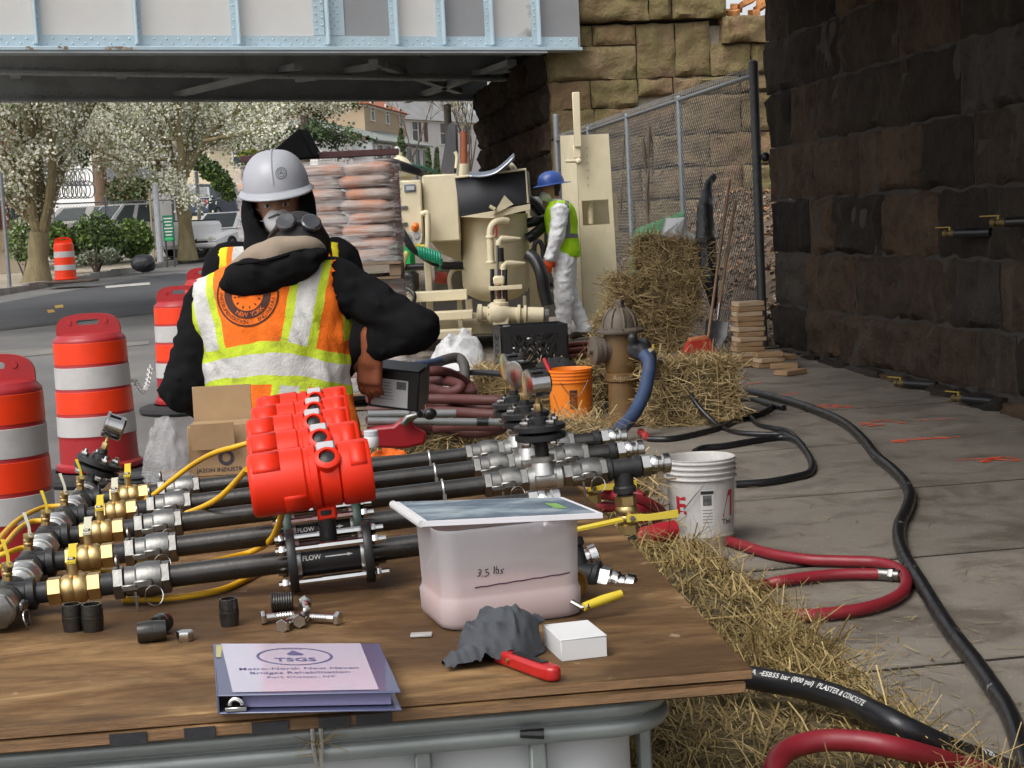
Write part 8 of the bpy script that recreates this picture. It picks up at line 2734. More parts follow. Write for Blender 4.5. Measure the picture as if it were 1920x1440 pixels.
# ================================================================== FLOW LINES
M_PIPE = mat('black_iron_pipe', (.075, .072, .068), .3, .85, var=.3, vs=14, rvar=.25, bump=.12, bs=70)
M_IRON = mat('black_iron_fitting', (.030, .030, .031), .45, .35, var=.25, vs=20, bump=.2, bs=90)
M_GALF = mat('galvanised_fitting', (.50, .50, .48), .36, .85, var=.18, vs=22, bump=.2, bs=80)
M_FLG = mat('flange_black', (.020, .020, .021), .45, .2, var=.2, vs=20)
M_FLGG = mat('flange_green', (.022, .045, .036), .5, .2, var=.2, vs=20)
M_RED = mat('red_enamel', (.74, .026, .006), .42, var=.06, vs=9, spec=.35, dirt=.3, dcol=(.50, .035, .015))
M_LEV = mat('yellow_lever', (.62, .47, .03), .45, var=.08, dirt=.15, dcol=(.45, .42, .35))
M_WLEV = mat('pale_lever', (.55, .53, .40), .45, var=.1)
def lth(prof, M, u, n=18, d=(1, 0, 0), off=(0, 0, 0)):
 mb = MB(); mb.lathe(prof, n, M @ frame(V(u, 0, 0) + V(*off), d)); return mb
def hexp(r, a, b): return [(r * .88, a), (r, a + .002), (r, b - .002), (r * .88, b)]
def cam(M, u, root, par=None):
 """Cam-and-groove coupler: body, two arms with pull rings."""
 mb = lth([(.021, 0), (.027, .002), (.027, .02), (.031, .024), (.033, .045), (.031, .066), (.026, .068)], M, u); mb.lathe(hexp(.031, .060, .082), 6, M @ frame((u, 0, 0), (1, 0, 0)))
 o = mb.build('cam_coupler', M_STEEL, root)
 for s_ in (-1, 1):
  q = MB(); q.box((u + .035, s_ * .036, .0), (.034, .010, .016), M @ Matrix.Rotation(.0, 4, 'X'), bev=.003); q.box((u + .012, s_ * .038, -.004), (.03, .006, .012), M, bev=.002); q.build('cam_arm', M_STEEL, o)
  rc = V(u + .052, s_ * .044, -.022)
  q = MB(); q.tube([M @ (rc + V(.016 * math.cos(a), .003 * math.sin(a * 2), .018 * math.sin(a))) for a in [2 * PI * i / 16 for i in range(16)]], .0013, 5, closed=True); q.build('pull_ring', M_CHROME, o)
  if s_ < 0:
   q = MB(); q.tube([M @ V(u + .02, s_ * .042, -.012), M @ V(u + .021, s_ * .045, -.035), M @ V(u + .019, s_ * .044, -.06)], .0028, 6); q.build('safety_pin', M_STEEL, o)
 return o
def cam_plug(M, u, root, m=None):
 """Chrome male end: hex then grooved nose."""
 mb = lth(hexp(.027, 0, .022), M, u, 6); mb.lathe([(.02, .022), (.0225, .026), (.0225, .036), (.018, .040), (.018, .048), (.0225, .052), (.0225, .066), (.019, .068), (.016, .067), (.016, .05)], 20, M @ frame((u, 0, 0), (1, 0, 0)))
 return mb.build('chrome_end', m or M_CHROME, root)
def brass_valve(M, u, root, lever=True, ax=(1, 0, 0), up=(0, 0, 1), lv=(0, 1, 0), ln=.09, lm=None, sc=1.0):
 f = M @ frame((u, 0, 0), ax) @ Matrix.Scale(sc, 4)
 mb = MB(); mb.lathe(hexp(.026, -.047, -.022), 6, f); mb.lathe([(.022, -.022), (.0265, -.016), (.0265, -.002), (.025, 0), (.0265, .002), (.0265, .016), (.022, .022)], 20, f); mb.lathe(hexp(.026, .022, .047), 6, f)
 o = mb.build('brass_valve', M_BRASS, root)
 u_ = Vector(up); c = V(u, 0, 0)
 q = MB(); q.cyl(M @ (c + u_ * .02), M @ (c + u_ * .05), .0085 * sc, n=10); q.build('valve_stem', M_BRASS, o)
 if lever:
  L = Vector(lv).normalized(); s_ = L.cross(u_)
  q = MB(); P = [c + u_ * .047 - L * .012, c + u_ * .05 + L * .015, c + u_ * .066 + L * .035, c + u_ * .068 + L * ln]
  vs = [M @ (p + s_ * w_ + u_ * h) for p, w in zip(P, (.008, .008, .007, .0085)) for h in (0, .0045) for w_ in (-w, w)]
  fs = [(0, 2, 3, 1), (12, 13, 15, 14)]
  for i in range(3):
   a, b = 4 * i, 4 * i + 4
   fs += [(a, a + 1, b + 1, b), (a + 2, b + 2, b + 3, a + 3), (a, b, b + 2, a + 2), (a + 1, a + 3, b + 3, b + 1)]
  q.add(vs, fs); q.build('lever', lm or M_LEV, o)
  q = MB(); q.lathe(hexp(.007, 0, .007), 6, M @ frame(c + u_ * .05, u_)); q.build('lever_nut', M_CHROME, o)
 return o
def gauge_stack(M, root, z0=.0, dial=1):
 """Stem, flanged diaphragm seal with hex bolts, brass neck and gauge, rising along +Z of M."""
 mb = MB(); mb.lathe([(.016, 0), (.016, .03), (.02, .032), (.02, .04)], 16, M @ Matrix.Translation((0, 0, z0))); mb.build('stem', M_IRON, root)
 for k, z in enumerate((.042, .062)):
  mb = MB(); mb.lathe([(.05, 0), (.057, .002), (.057, .013), (.05, .015), (.02, .016)], 28, M @ Matrix.Translation((0, 0, z0 + z))); mb.build('seal_flange', M_FLG, root)
 for k in range(4):
  a = k * PI / 2 + .5
  mb = MB(); T = M @ Matrix.Translation((.041 * math.cos(a), .041 * math.sin(a), z0))
  mb.lathe(hexp(.0105, .077, .087), 6, T); mb.lathe([(.005, .087), (.005, .094)], 8, T); mb.build('hex_bolt', M_CHROME, root)
  mb = MB(); mb.lathe(hexp(.0105, .030, .0418), 6, T); mb.build('bolt_nut', M_CHROME, root)
 mb = MB(); mb.lathe([(.022, .078), (.022, .09), (.012, .094), (.012, .105)], 16, M @ Matrix.Translation((0, 0, z0))); mb.build('seal_cap', M_IRON, root)
 mb = MB(); mb.lathe(hexp(.009, .104, .122), 6, M @ Matrix.Translation((0, 0, z0))); mb.lathe([(.005, .122), (.005, .136)], 8, M @ Matrix.Translation((0, 0, z0))); mb.build('brass_neck', M_BRASS, root)
 g = M @ Matrix.Translation((0, 0, z0 + .166)) @ Matrix.Rotation(R(-78) * dial, 4, 'Z') @ Matrix.Rotation(PI / 2, 4, 'X')
 mb = MB(); mb.lathe([(0, -.03), (.026, -.03), (.0305, -.025), (.0305, .012), (.034, .013), (.034, .019), (.030, .020)], 28, g); o = mb.build('gauge_case', M_CHROME, root)
 mb = MB(); mb.lathe([(.030, .0185), (0, .0185)], 24, g); mb.build('gauge_face', mat('gauge_face', (.68, .68, .66), .3), o)
 mb = MB(); mb.box((0, .0, .0195), (.003, .034, .001), g); mb.build('needle', M_INK, o)
 for a in (-.5, .5):
  mb = MB(); mb.box((.0318 * math.sin(a), .0318 * math.cos(a), 0), (.010, .002, .03), g @ Matrix.Rotation(0, 4, 'Z')); mb.build('case_label', M_INK, o)
LD = V(.973, .145, .047).normalized()
lx, ly = LD, V(0, 0, 1).cross(LD).normalized()
lz = lx.cross(ly)
LM3 = Matrix((lx, ly, lz)).transposed().to_4x4()
VK = [V(-.80, 2.82, .892), V(-.845, 3.10, .892), V(-.89, 3.375, .892), V(-.918, 3.62, .892), V(-.942, 3.85, .892)]
ordn = ['nearest', 'second nearest', 'middle', 'second farthest', 'farthest']
def line(k):
 M = Matrix.Translation(VK[k]) @ LM3
 rt = thing('flow_line', ordn[k] + ' black pipe line with brass valve and red-headed flow meter', 'pipe line', M, 'flow meter lines on the table')
 brass_valve(M, 0, rt, ln=.05, lm=M_WLEV if k % 2 else M_LEV)
 lth([(.018, 0), (.020, .002), (.020, .022), (.018, .024)], M, .045).build('nipple', M_IRON, rt)
 lth(hexp(.031, 0, .02), M, .068, 6).build('hex_adapter', M_STEEL, rt)
 q = MB(); q.tube([M @ V(.078 + .0 * i, .012 * math.cos(a), .037 + .012 * math.sin(a)) for i, a in enumerate([2 * PI * i / 10 for i in range(10)])], .003, 5, closed=True); q.build('eye_tab', M_STEEL, rt)
 cam(M, .088, rt)
 end = (.83, .875, .838, .838, .838)[k]
 c = .458
 lth([(.0208, 0), (.0208, c - .075 - .160)], M, .165, 20).build('pipe', M_PIPE, rt)
 lth([(.0208, 0), (.0208, end - c - .072)], M, c + .072, 20).build('pipe', M_PIPE, rt)
 # flow meter: flanged tube with tie rods and red head
 fm = lth([(.030, 0), (.031, .004), (.031, .116), (.030, .12)], M, c - .0615, 24).build('meter_tube', M_FLG, rt)
 for u in (-.066, .054):
  lth([(.033, 0), (.034, .002), (.034, .010), (.033, .012)], M, c + u, 24).build('seal_ring', M_GALF, fm)
 for u, m_ in ((-.078, M_FLG if k != 1 else M_FLGG), (.060, M_FLG if k != 1 else M_FLGG)):
  lth([(.022, 0), (.056, 0), (.0575, .002), (.0575, .014), (.056, .016), (.022, .016)], M, c + u, 32).build('flange', m_, rt)
 for a in (45, 135, 225, 315):
  y, z = .045 * math.cos(R(a + 8)), .045 * math.sin(R(a + 8))
  q = MB(); q.cyl(M @ V(c - .098, y, z), M @ V(c + .102, y, z), .0062, n=8); q.lathe(hexp(.0105, 0, .011), 6, M @ frame((c - .091, y, z), (1, 0, 0))); q.lathe(hexp(.0105, 0, .011), 6, M @ frame((c + .077, y, z), (1, 0, 0))); q.cyl(M @ V(c - .02, y, z), M @ V(c + .06, y, z), .0075, n=8); q.build('tie_rod', M_CHROME, rt)
 vs, fs = TXT['flow']
 q = MB(); q.add([M @ V(c - .035 + v.x * .012, -.0316 * math.cos(-(.35 - v.y) * .4 + .25), .0316 * math.sin(-(.35 - v.y) * .4 + .25)) for v in vs], fs); q.add([M @ V(c + x, -.0316 * math.cos(z / .03 + .2), .0316 * math.sin(z / .03 + .2)) for x, z in ((-.01, .001), (.03, .001), (.03, .003), (.04, .0), (.03, -.003), (.03, -.001), (-.01, -.001))], [(0, 1, 2, 3, 4, 5, 6)])
 q.build('flow_arrow', M_PRINT, fm, smooth=False)
 lth([(.015, 0), (.016, .002), (.016, .05), (.02, .052), (.02, .06)], M, c, 16, (0, 0, 1), (0, 0, .028)).build('meter_stem', M_FLG, rt)
 hz_ = .148
 H = M @ Matrix.Translation((c - .022, 0, hz_)) @ Matrix.Rotation(R(-1.5), 4, 'Y')
 def hl(p, n=36): 
  q = MB(); q.lathe(p, n, H @ frame((0, 0, 0), (1, 0, 0))); return q
 hd = hl([(.0, -.108), (.052, -.108), (.057, -.104), (.0585, -.098), (.0585, -.010), (.055, -.006), (.055, .0), (.0585, .002), (.0585, .014), (.053, .018)]).build('meter_head', M_RED, rt)
 hl([(.052, .018), (.056, .020), (.057, .052), (.052, .055)]).build('head_collar', M_RED, hd)
 hl([(.053, .055), (.0575, .057), (.0585, .062), (.0585, .108), (.055, .113), (.0, .114)]).build('head_cover', M_RED, hd)
 for (u0, u1, a0, a1) in ((-.06, -.008, 20, 75), (-.1, -.05, 100, 150), (.062, .1, 15, 60), (.075, .105, 110, 160), (-.05, -.01, 200, 240), (-.09, -.03, -50, -20), (.06, .09, -40, -10)):
  q = MB(); n_ = 6
  q.grid(n_, 1, lambda u, v: H @ frame((0, 0, 0), (1, 0, 0)) @ V(.0602 * math.cos(R(a0 + (a1 - a0) * u)), .0602 * math.sin(R(a0 + (a1 - a0) * u)), u0 + (u1 - u0) * v)); o_ = q.build('grip_lug', M_RED, hd); o_.modifiers.new('thickness', 'SOLIDIFY').thickness = .004
 W_ = H @ frame((.035, -.045, .035), (0, -.72, .7))
 q = MB(); q.lathe([(.023, -.012), (.024, .008), (.020, .011), (.015, .012), (.0145, .004)], 24, W_); o_ = q.build('sight_window', M_RED, hd)
 q = MB(); q.lathe([(.0145, .006), (.006, .009), (0, .0095)], 18, W_); q.build('window_glass', M_FLG, o_)
 q = MB(); q.box((0, .026, .004), (.034, .02, .012), W_, bev=.003); q.build('name_plate', mat('plate_grey', (.42, .41, .42), .4, .3), o_)
 q = MB(); q.box((.022, 0, -.066), (.036, .034, .026), H, bev=.004); q.build('head_neck', M_RED, hd)
 # right-hand end
 if k < 2:
  cam_plug(M, end, rt)
 else:
  u = end
  lth(hexp(.029, 0, .018), M, u - .012, 6).build('hex_adapter', M_STEEL, rt)
  cam(M, u + .004, rt)
  u += .088
  lth([(.024, -.004), (.028, .0), (.028, .012), (.023, .016), (.023, .058), (.028, .062), (.028, .074), (.024, .078)], M, u).build('galvanised_tee', M_GALF, rt)
  lth([(.032, 0), (.03, .008), (.022, .028), (.027, .03), (.027, .04)], M, u + .037, 20, (0, 0, 1), (0, 0, .01)).build('tee_branch', M_GALF, rt)
  gauge_stack(M @ Matrix.Translation((u + .037, 0, .045)), rt, 0, 1 if k != 3 else .8)
  lth(hexp(.027, 0, .022), M, u + .078, 6).build('hex_adapter', M_STEEL, rt)
  cam(M, u + .096, rt)
  e = u + .176
  if k == 2:
   lth([(.022, 0), (.0255, .002), (.0255, .012), (.022, .016), (.022, .062), (.0255, .066), (.0255, .078), (.022, .08)], M, e).build('iron_tee', M_IRON, rt)
   lth([(.022, 0), (.022, .03), (.026, .034), (.026, .046), (.018, .048), (.018, .06)], M, e + .04, 18, (0, 0, -1), (0, 0, -.008)).build('tee_branch', M_IRON, rt)
   Mv = M @ Matrix.Translation((e + .04, 0, -.105))
   brass_valve(Mv, 0, rt, True, (0, 0, 1), (0, -1, 0), (1, 0, .02), .10, sc=.95)
   e += .08
  else:
   lth([(.0208, 0), (.0208, .07)], M, e).build('pipe', M_PIPE, rt); lth([(.022, 0), (.0255, .002), (.0255, .016), (.022, .018)], M, e + .05).build('pipe_collar', M_IRON, rt); e += .07
  cam_plug(M, e, rt)
 if k >= 2:
  q = MB(); cc = .735
  q.tube([M @ V(cc, .0235 * math.cos(a), .0235 * math.sin(a)) for a in [2 * PI * i / 16 for i in range(16)]], .003, 6, closed=True); q.box((cc, -.03, -.03), (.008, .004, .05), M); q.build('pipe_strap', M_GALF, rt)
 q = MB(); q.box((.70, 0, -.058), (.05, .06, .03), M, bev=.004); q.build('support_block', M_FLG, rt)
 return rt
for k in range(5): line(k)
# second brass valve with yellow lever hanging below the middle line, beyond it
M = Matrix.Translation(VK[3]) @ LM3 @ Matrix.Translation((1.10, 0, -.07))
rv = thing('drain_valve', 'brass drain valve hanging below the second farthest line, just left of the yellow-levered one', 'valve', M)
brass_valve(M, 0, rv, True, (0, 0, 1), (0, -1, 0), (1, 0, 0), .1)
# ---- header with tees, unions and bleed valves
hd_ = (VK[4] - VK[0]).normalized()
H0 = VK[0] - LD * .115
hdr = thing('header_pipe', 'header of chained tees and unions joining the brass valves on the left', 'pipe header', Matrix.Translation(H0))
hy_ = V(0, 0, 1)
for k in range(5):
 c = VK[k] - LD * .115
 f = frame(c, hd_)
 mb = MB(); mb.lathe([(.024, -.045), (.029, -.043), (.029, -.03), (.024, -.026), (.024, .026), (.029, .03), (.029, .043), (.024, .045)], 18, f); mb.build('tee', M_IRON, hdr)
 mb = MB(); mb.lathe([(.024, .0), (.024, .03), (.029, .033), (.029, .046), (.024, .048), (.019, .05), (.019, .068)], 18, frame(c, LD)); mb.build('tee_branch', M_IRON, hdr)
 Mb = Matrix.Translation(c + V(0, 0, .045)) @ Matrix.Rotation(TA, 4, 'Z') @ Matrix.Scale(.36, 4)
 brass_valve(Mb, 0, hdr, True, (0, 0, 1), (.35, -.5, .85), (-.3, .6, .6), .14, M_WLEV if k % 2 else M_LEV)
 nx = (VK[k + 1] if k < 4 else VK[4] + hd_ * .2) - LD * .115
 L_ = (nx - c).length
 mb = MB(); mb.cyl(c + hd_ * .045, nx - hd_ * .045, .0195, n=16); mb.build('header_nipple', M_GALF, hdr)
 mid = L_ / 2
 mb = MB(); mb.lathe([(.022, mid - .05), (.028, mid - .046), (.028, mid - .03), (.024, mid - .026)] + [(r, mid - .024 + i * .006) for i, r in enumerate((.030, .027, .030, .027, .030, .027, .030, .027, .030))] + [(.024, mid + .028), (.0, mid + .03)], 20, f); mb.lathe(hexp(.032, mid + .03, mid + .05), 6, f); mb.build('union', M_GALF, hdr)
Mc = Matrix.Translation(H0 - hd_ * .05) @ Matrix((-hd_, hd_.cross(V(0, 0, 1)) * -1, V(0, 0, 1))).transposed().to_4x4()
cam(Mc, .0, hdr)
# gauge on the far end of the header, leaning
ge = VK[4] + hd_ * .14 - LD * .115
MGg = frame(ge, V(.42, .1, 1), (0, 1, 0))
gg = thing('pressure_gauge', 'leaning chrome pressure gauge on a black flanged seal at the left', 'gauge', MGg)
gauge_stack(MGg, gg, .01, 1)
# ---- loose fittings right of the tub
p = at(1085, 1052, 2.95)
Mx = Matrix.Translation(p) @ Euler((0, R(-14), R(12))).to_matrix().to_4x4()
lf = thing('lever_valve', 'chrome-ended valve with a yellow lever sticking out right of the tub', 'valve', Mx)
cam_plug(Mx, -.03, lf); brass_valve(Mx, -.06, lf, True, (1, 0, 0), (.2, -.1, 1), (1, .05, -.15), .15)
p = at(1108, 1083, 2.86)
Mx = Matrix.Translation(p) @ Euler((0, R(12), R(-14))).to_matrix().to_4x4()
wy = thing('wye_fitting', 'black wye fitting with a chrome cam end lying right of the tub', 'fitting', Mx)
lth([(.024, -.05), (.03, -.046), (.03, -.03), (.026, -.026), (.026, .0), (.034, .004), (.034, .012), (.028, .016)], Mx, 0).build('wye_body', M_IRON, wy)
lth([(.02, 0), (.022, .05), (.027, .052), (.027, .066)], Mx, -.02, 18, (-.5, .2, .8)).build('wye_branch', M_IRON, wy)
cam_plug(Mx, .014, wy)
Mx = Matrix.Translation(at(1072, 1092, 2.78))
br_ = thing('brass_ring', 'open brass fitting end showing beside the right side of the tub', 'fitting', Mx)
lth([(.020, .0), (.0245, .002), (.0245, .03), (.026, .034), (.026, .045), (.021, .046), (.019, .02)], Mx, -.02, 24, (.55, -.75, .1)).build('ring_body', M_BRASS, br_)
Mx = Matrix.Translation(onz(1085, 1140, TZ + .014))
lv_ = thing('loose_lever', 'yellow-sleeved valve lever pointing right from behind the tub', 'lever', Mx)
mb = MB(); P = [onz(1072, 1128, TZ + .03), onz(1092, 1139, TZ + .022), onz(1105, 1136, TZ + .026)]; mb.tube(P, .0045, 8); mb.build('steel_arm', M_CHROME, lv_)
mb = MB(); P = [onz(1094, 1138, TZ + .024), onz(1130, 1125, TZ + .03), onz(1165, 1113, TZ + .036)]; mb.tube(P, [.007, .0085, .007], 10); mb.build('yellow_sleeve', M_LEV, lv_)
# ---- yellow cables
M_CAB = mat('yellow_cable', (.72, .40, .012), .42, var=.08, vs=12, dirt=.1, dcol=(.45, .26, .02))
for lb, pts in (('yellow cable arching from the second red meter head to the far valves', [(476, 828, 1.04), (440, 838, 1.03), (400, 850, 1.01), (360, 872, .97), (320, 902, .93), (290, 926, .90), (272, 938, .88)]),
    ('yellow cable dropping from the front red head between two pipes', [(462, 880, 1.03), (445, 900, 1.0), (415, 930, .96), (385, 948, .93), (350, 962, .90)]),
    ('yellow cable hanging below the front red head and running left along the table', [(530, 955, 1.0), (522, 985, .95), (505, 1015, .90), (470, 1035, TZ + .008), (400, 1052, TZ + .007), (320, 1068, TZ + .007), (240, 1074, TZ + .007), (170, 1066, TZ + .007)]),
    ('yellow cable looping in front of the nearest pipe', [(500, 1050, TZ + .02), (470, 1080, TZ + .008), (420, 1104, TZ + .007), (350, 1118, TZ + .007), (290, 1123, TZ + .007), (230, 1124, TZ + .007)]),
    ('yellow cable curving off the left edge above the others', [(118, 948, .87), (80, 952, .87), (45, 968, .87), (15, 992, .87), (-20, 1035, .87)]),
    ('second yellow cable curving off the left edge', [(95, 976, .87), (60, 978, .87), (35, 992, .87), (10, 1020, .87), (-20, 1050, .86)]),
    ('third yellow cable at the left edge beside the tees', [(70, 1026, .87), (40, 1028, .87), (10, 1038, .87), (-25, 1048, .86)]),
    ('lowest short yellow cable at the left edge', [(40, 1062, .86), (10, 1062, .86), (-25, 1070, .86)])):
 P = spline([onz(x, y, z) for x, y, z in pts], 8)
 mb = MB(); mb.tube(P, .0062, 10); tag(mb.build('yellow_cable', M_CAB, origin=tuple(P[0])), lb, 'cable', 'yellow cables on the table')
# ================================================================== SMALL THINGS ON THE TABLE
def patchq(A, B, C, D, name, m, par, zoff=.0006, th=None, shape=None):
 """A flat shape given in the unit square, laid on the quad A(bl) B(br) C(tr) D(tl)."""
 vs, fs = shape or ([(0, 0), (1, 0), (1, 1), (0, 1)], [(0, 1, 2, 3)])
 mb = MB(); mb.add([A.lerp(B, v[0]).lerp(D.lerp(C, v[0]), v[1]) + V(0, 0, zoff) for v in vs], fs)
 return mb.build(name, m, par, smooth=False)
zc = TZ + .028
A, B, C, D = [onz(x, y, zc) for x, y in ((406, 1303, ), (752, 1296), (712, 1206), (399, 1207))]
bd = thing('ring_binder', 'navy ring binder with a white printed cover lying on the plywood', 'binder', Matrix.Translation(onz(406, 1335, TZ)))
M_NAVYB = mat('navy_vinyl', (.07, .08, .155), .3, var=.1, vs=8, coat=.3)
def plate(q, th, name, m, par, bev=.002):
 mb = MB(); mb.add([p for p in q] + [p - V(0, 0, th) for p in q], [(0, 1, 2, 3), (7, 6, 5, 4), (0, 4, 5, 1), (1, 5, 6, 2), (2, 6, 7, 3), (3, 7, 4, 0)]); o = mb.build(name, m, par)
 if bev: b = o.modifiers.new('rounded', 'BEVEL'); b.width = bev; b.segments = 2
 return o
plate([A, B, C, D], .003, 'front_cover', M_NAVYB, bd)
dz = V(0, 0, zc - TZ - .003)
plate([p - dz for p in (A, B, C, D)], .0029, 'back_cover', M_NAVYB, bd)
sp_ = (B - A).normalized()
plate([A, A + sp_ * .003, D + sp_ * .003, D], zc - TZ - .0005, 'spine', M_NAVYB, bd, .0008)
ins = [A.lerp(C, .05), B.lerp(D, .05), C.lerp(A, .05), D.lerp(B, .05)]
pg = [p - V(0, 0, .006) for p in ins]; pg[0] = pg[0].lerp(pg[1], .1); pg[3] = pg[3].lerp(pg[2], .1)
plate(pg, .016, 'page_stack', mat('page_edges', (.20, .19, .34), .6, var=.15, vs=30, stretch=(.3, .3, 40)), bd, 0)
mb = MB()
for u in (.10,):
 p = A.lerp(B, u) - V(0, 0, .016) + V(0, .004, 0); mb.tube([p + V(.009 * math.cos(a), .0, .009 * math.sin(a)) for a in [PI * i / 8 for i in range(9)]], .0028, 6); mb.box(p - V(0, 0, .005), (.03, .01, .006), None, bev=.001)
mb.build('ring_mechanism', M_CHROME, bd)
PA, PB, PC, PD = A.lerp(B, .09) + (D - A) * .03, A.lerp(B, .885) + (D - A) * .03, D.lerp(C, .885) - (D - A) * .01, D.lerp(C, .05) - (D - A) * .01
M_PAGE = mat('cover_sheet', (.47, .45, .54), .25, var=.05, vs=5, coat=.4)
patchq(PA, PB, PC, PD, 'cover_sheet', M_PAGE, bd, .0008)
patchq(D.lerp(C, .02).lerp(A, .04), D.lerp(C, .06).lerp(A, .04), D.lerp(C, .06).lerp(A, .3), D.lerp(C, .02).lerp(A, .3), 'yellow_tab', mat('yellow_tab', (.42, .40, .18), .5), bd, .0010)
M_PRT = mat('printed_navy', (.09, .085, .20), .5)
def on_page(key, cx, cy, size, sy=1.0):
 vs, fs = TXT[key]
 patchq(PA, PB, PC, PD, 'printed_text', M_PRT, bd, .0014, shape=([(cx + v.x * size, cy + v.y * size * .80 * sy) for v in vs], fs))
on_page('bind1', .5, .42, .080); on_page('bind2', .5, .335, .080); on_page('bind3', .5, .25, .066); on_page('tsgs', .5, .595, .13)
vs, fs = ring2d(.93, 1, 48); patchq(PA, PB, PC, PD, 'printed_oval', M_PRT, bd, .0014, shape=([(.5 + v[0] * .27, .70 + v[1] * .19) for v in vs], fs))
patchq(PA, PB, PC, PD, 'printed_drop', M_PRT, bd, .0014, shape=([(.5, .83), (.45, .755), (.47, .725), (.56, .725), (.57, .75)], [(0, 1, 2, 3, 4)]))
on_page('tech', .5, .845, .028)
# ---- tub of powder with a bound report on it
FA, FB, FL_ = V(-.128, 2.525, TZ), V(.108, 2.597, TZ), V(-.186, 2.70, TZ)
TU = Matrix((( FB - FA).normalized(), (FL_ - FA).normalized(), V(0, 0, 1))).transposed().to_4x4(); TU.translation = FA
tx, ty = (FB - FA).length, (FL_ - FA).length
tu = thing('plastic_tub', 'frosted plastic tub of pink powder marked in pen', 'tub', TU)
def tubsec(ins_, z, r): return [TU @ V(x, y, z) for x, y in rrect(ins_, ins_, tx - ins_, ty - ins_, r, 5)]
def tubmesh(secs, name, m, cap_top=False, cap_bot=True):
 mb = MB(); n = len(secs[0])
 mb.add([p for s_ in secs for p in s_], [(i * n + k, i * n + (k + 1) % n, (i + 1) * n + (k + 1) % n, (i + 1) * n + k) for i in range(len(secs) - 1) for k in range(n)] + ([tuple(reversed(range(n)))] if cap_bot else []) + ([tuple(range((len(secs) - 1) * n, len(secs) * n))] if cap_top else []))
 return mb.build(name, m, tu, sharp=50)
def m_frost():
 t = NT('frosted_plastic')
 t.set(Base_Color=(.70, .70, .72), Roughness=.42)
 t.b.inputs['IOR'].default_value = 1.3
 tr = t.n('BsdfTranslucent'); tr.inputs[0].default_value = (.72, .70, .71, 1)
 tp = t.n('BsdfTransparent'); tp.inputs[0].default_value = (.9, .88, .93, 1)
 m1 = t.n('MixShader'); m1.inputs[0].default_value = .45
 t.l(t.b.outputs[0], m1.inputs[1]); t.l(tr.outputs[0], m1.inputs[2])
 m2 = t.n('MixShader'); m2.inputs[0].default_value = .30
 t.l(m1.outputs[0], m2.inputs[1]); t.l(tp.outputs[0], m2.inputs[2])
 t.l(m2.outputs[0], t.t.nodes['Material Output'].inputs[0])
 t.b.inputs['Coat Weight'].default_value = .3
 return t.m
ot = tubmesh([tubsec(.012, 0, .03), tubsec(.004, .004, .032), tubsec(.0015, .012, .034), tubsec(.0005, .045, .034), tubsec(.004, .050, .03), tubsec(.005, .056, .03), tubsec(.002, .155, .03), tubsec(.0, .160, .032), tubsec(.0, .166, .032)], 'tub_wall', m_frost())
tubmesh([tubsec(.010, .003, .03), tubsec(.006, .012, .03), tubsec(.006, .044, .03), tubsec(.012, .052, .028), tubsec(.012, .066, .028)], 'powder', mat('pink_powder', (.58, .27, .20), .9, var=.12, vs=12), True)
bvt = bvh_of(ot)
MSf = Matrix(((1, 0, 0, 0), (0, 0, -1, -.2), (0, 1, 0, 0), (0, 0, 0, 1)))
def on_tub(vs, fs, name, m):
 o, k = project(vs, fs, MSf, bvt, .0012)
 mb = MB(); mb.add(o, k); mb.build(name, m, tu, local=True, smooth=False)
vs, fs = TXT['lbs']; on_tub([(.082 + v.x * .018 + .0011 * math.sin(v.y * 9 + v.x * 3) + v.y * .002, .087 + v.y * .018 + .0012 * math.sin(v.x * 4.3) + v.x * .0012, 0) for v in vs], fs, 'pen_writing', M_INK)
P = [(.055 + .165 * i / 16, .069 + .0005 * math.sin(i * 2.1) + .006 * (i / 16), 0) for i in range(17)]
on_tub([(p[0], p[1] + e, 0) for p in P for e in (-.0011, .0011)], [(2 * i, 2 * i + 1, 2 * i + 3, 2 * i + 2) for i in range(16)], 'pen_line', mat('purple_ink', (.05, .02, .05), .6))
zr = TZ + .1665
Q = [onz(792, 978, zr + .010), onz(1130, 962, zr + .008), onz(1055, 932, zr + .008), onz(738, 941, zr + .010)]
rp = thing('bound_report', 'spiral-bound report with a blue printed cover resting on the plastic tub', 'report', Matrix.Translation(Q[0] - V(0, 0, .01)))
plate(Q, .0085, 'page_block', mat('white_pages', (.66, .65, .68), .6, var=.1, vs=40, stretch=(.4, .4, 60)), rp, 0)
t = NT('blue_print_cover')
n1 = t.noise(9, 5, .6, stretch=(.6, 1.6, 1))
t.set(Base_Color=t.ramp(n1, [(.3, (.04, .06, .10)), (.46, (.10, .15, .20)), (.6, (.34, .40, .43)), (.75, (.17, .21, .18))]), Roughness=.22)
q4 = [Q[0].lerp(Q[2], .03), Q[1].lerp(Q[3], .03), Q[2].lerp(Q[0], .03), Q[3].lerp(Q[1], .03)]
patchq(*q4, 'cover_print', t.m, rp, .0008)
patchq(*q4, 'green_patch', mat('print_green', (.22, .42, .10), .3), rp, .0014, shape=([(.83, .30), (.90, .30), (.90, .62), (.83, .62)], [(0, 1, 2, 3)]))
mb = MB(); a, b = Q[0] + V(-.002, 0, -.004), Q[3] + V(-.002, 0, -.004)
nc = 34; mb.tube([a.lerp(b, i / (nc * 8)) + V(.006 * math.cos(i * PI / 4), 0, .0065 * math.sin(i * PI / 4)) for i in range(nc * 8 + 1)], .0009, 4, caps=False); mb.build('spiral', M_PAPER, rp)
mb = MB(); mb.cyl(a, b, .0055, n=12); mb.build('binding_edge', M_PAPER, rp)
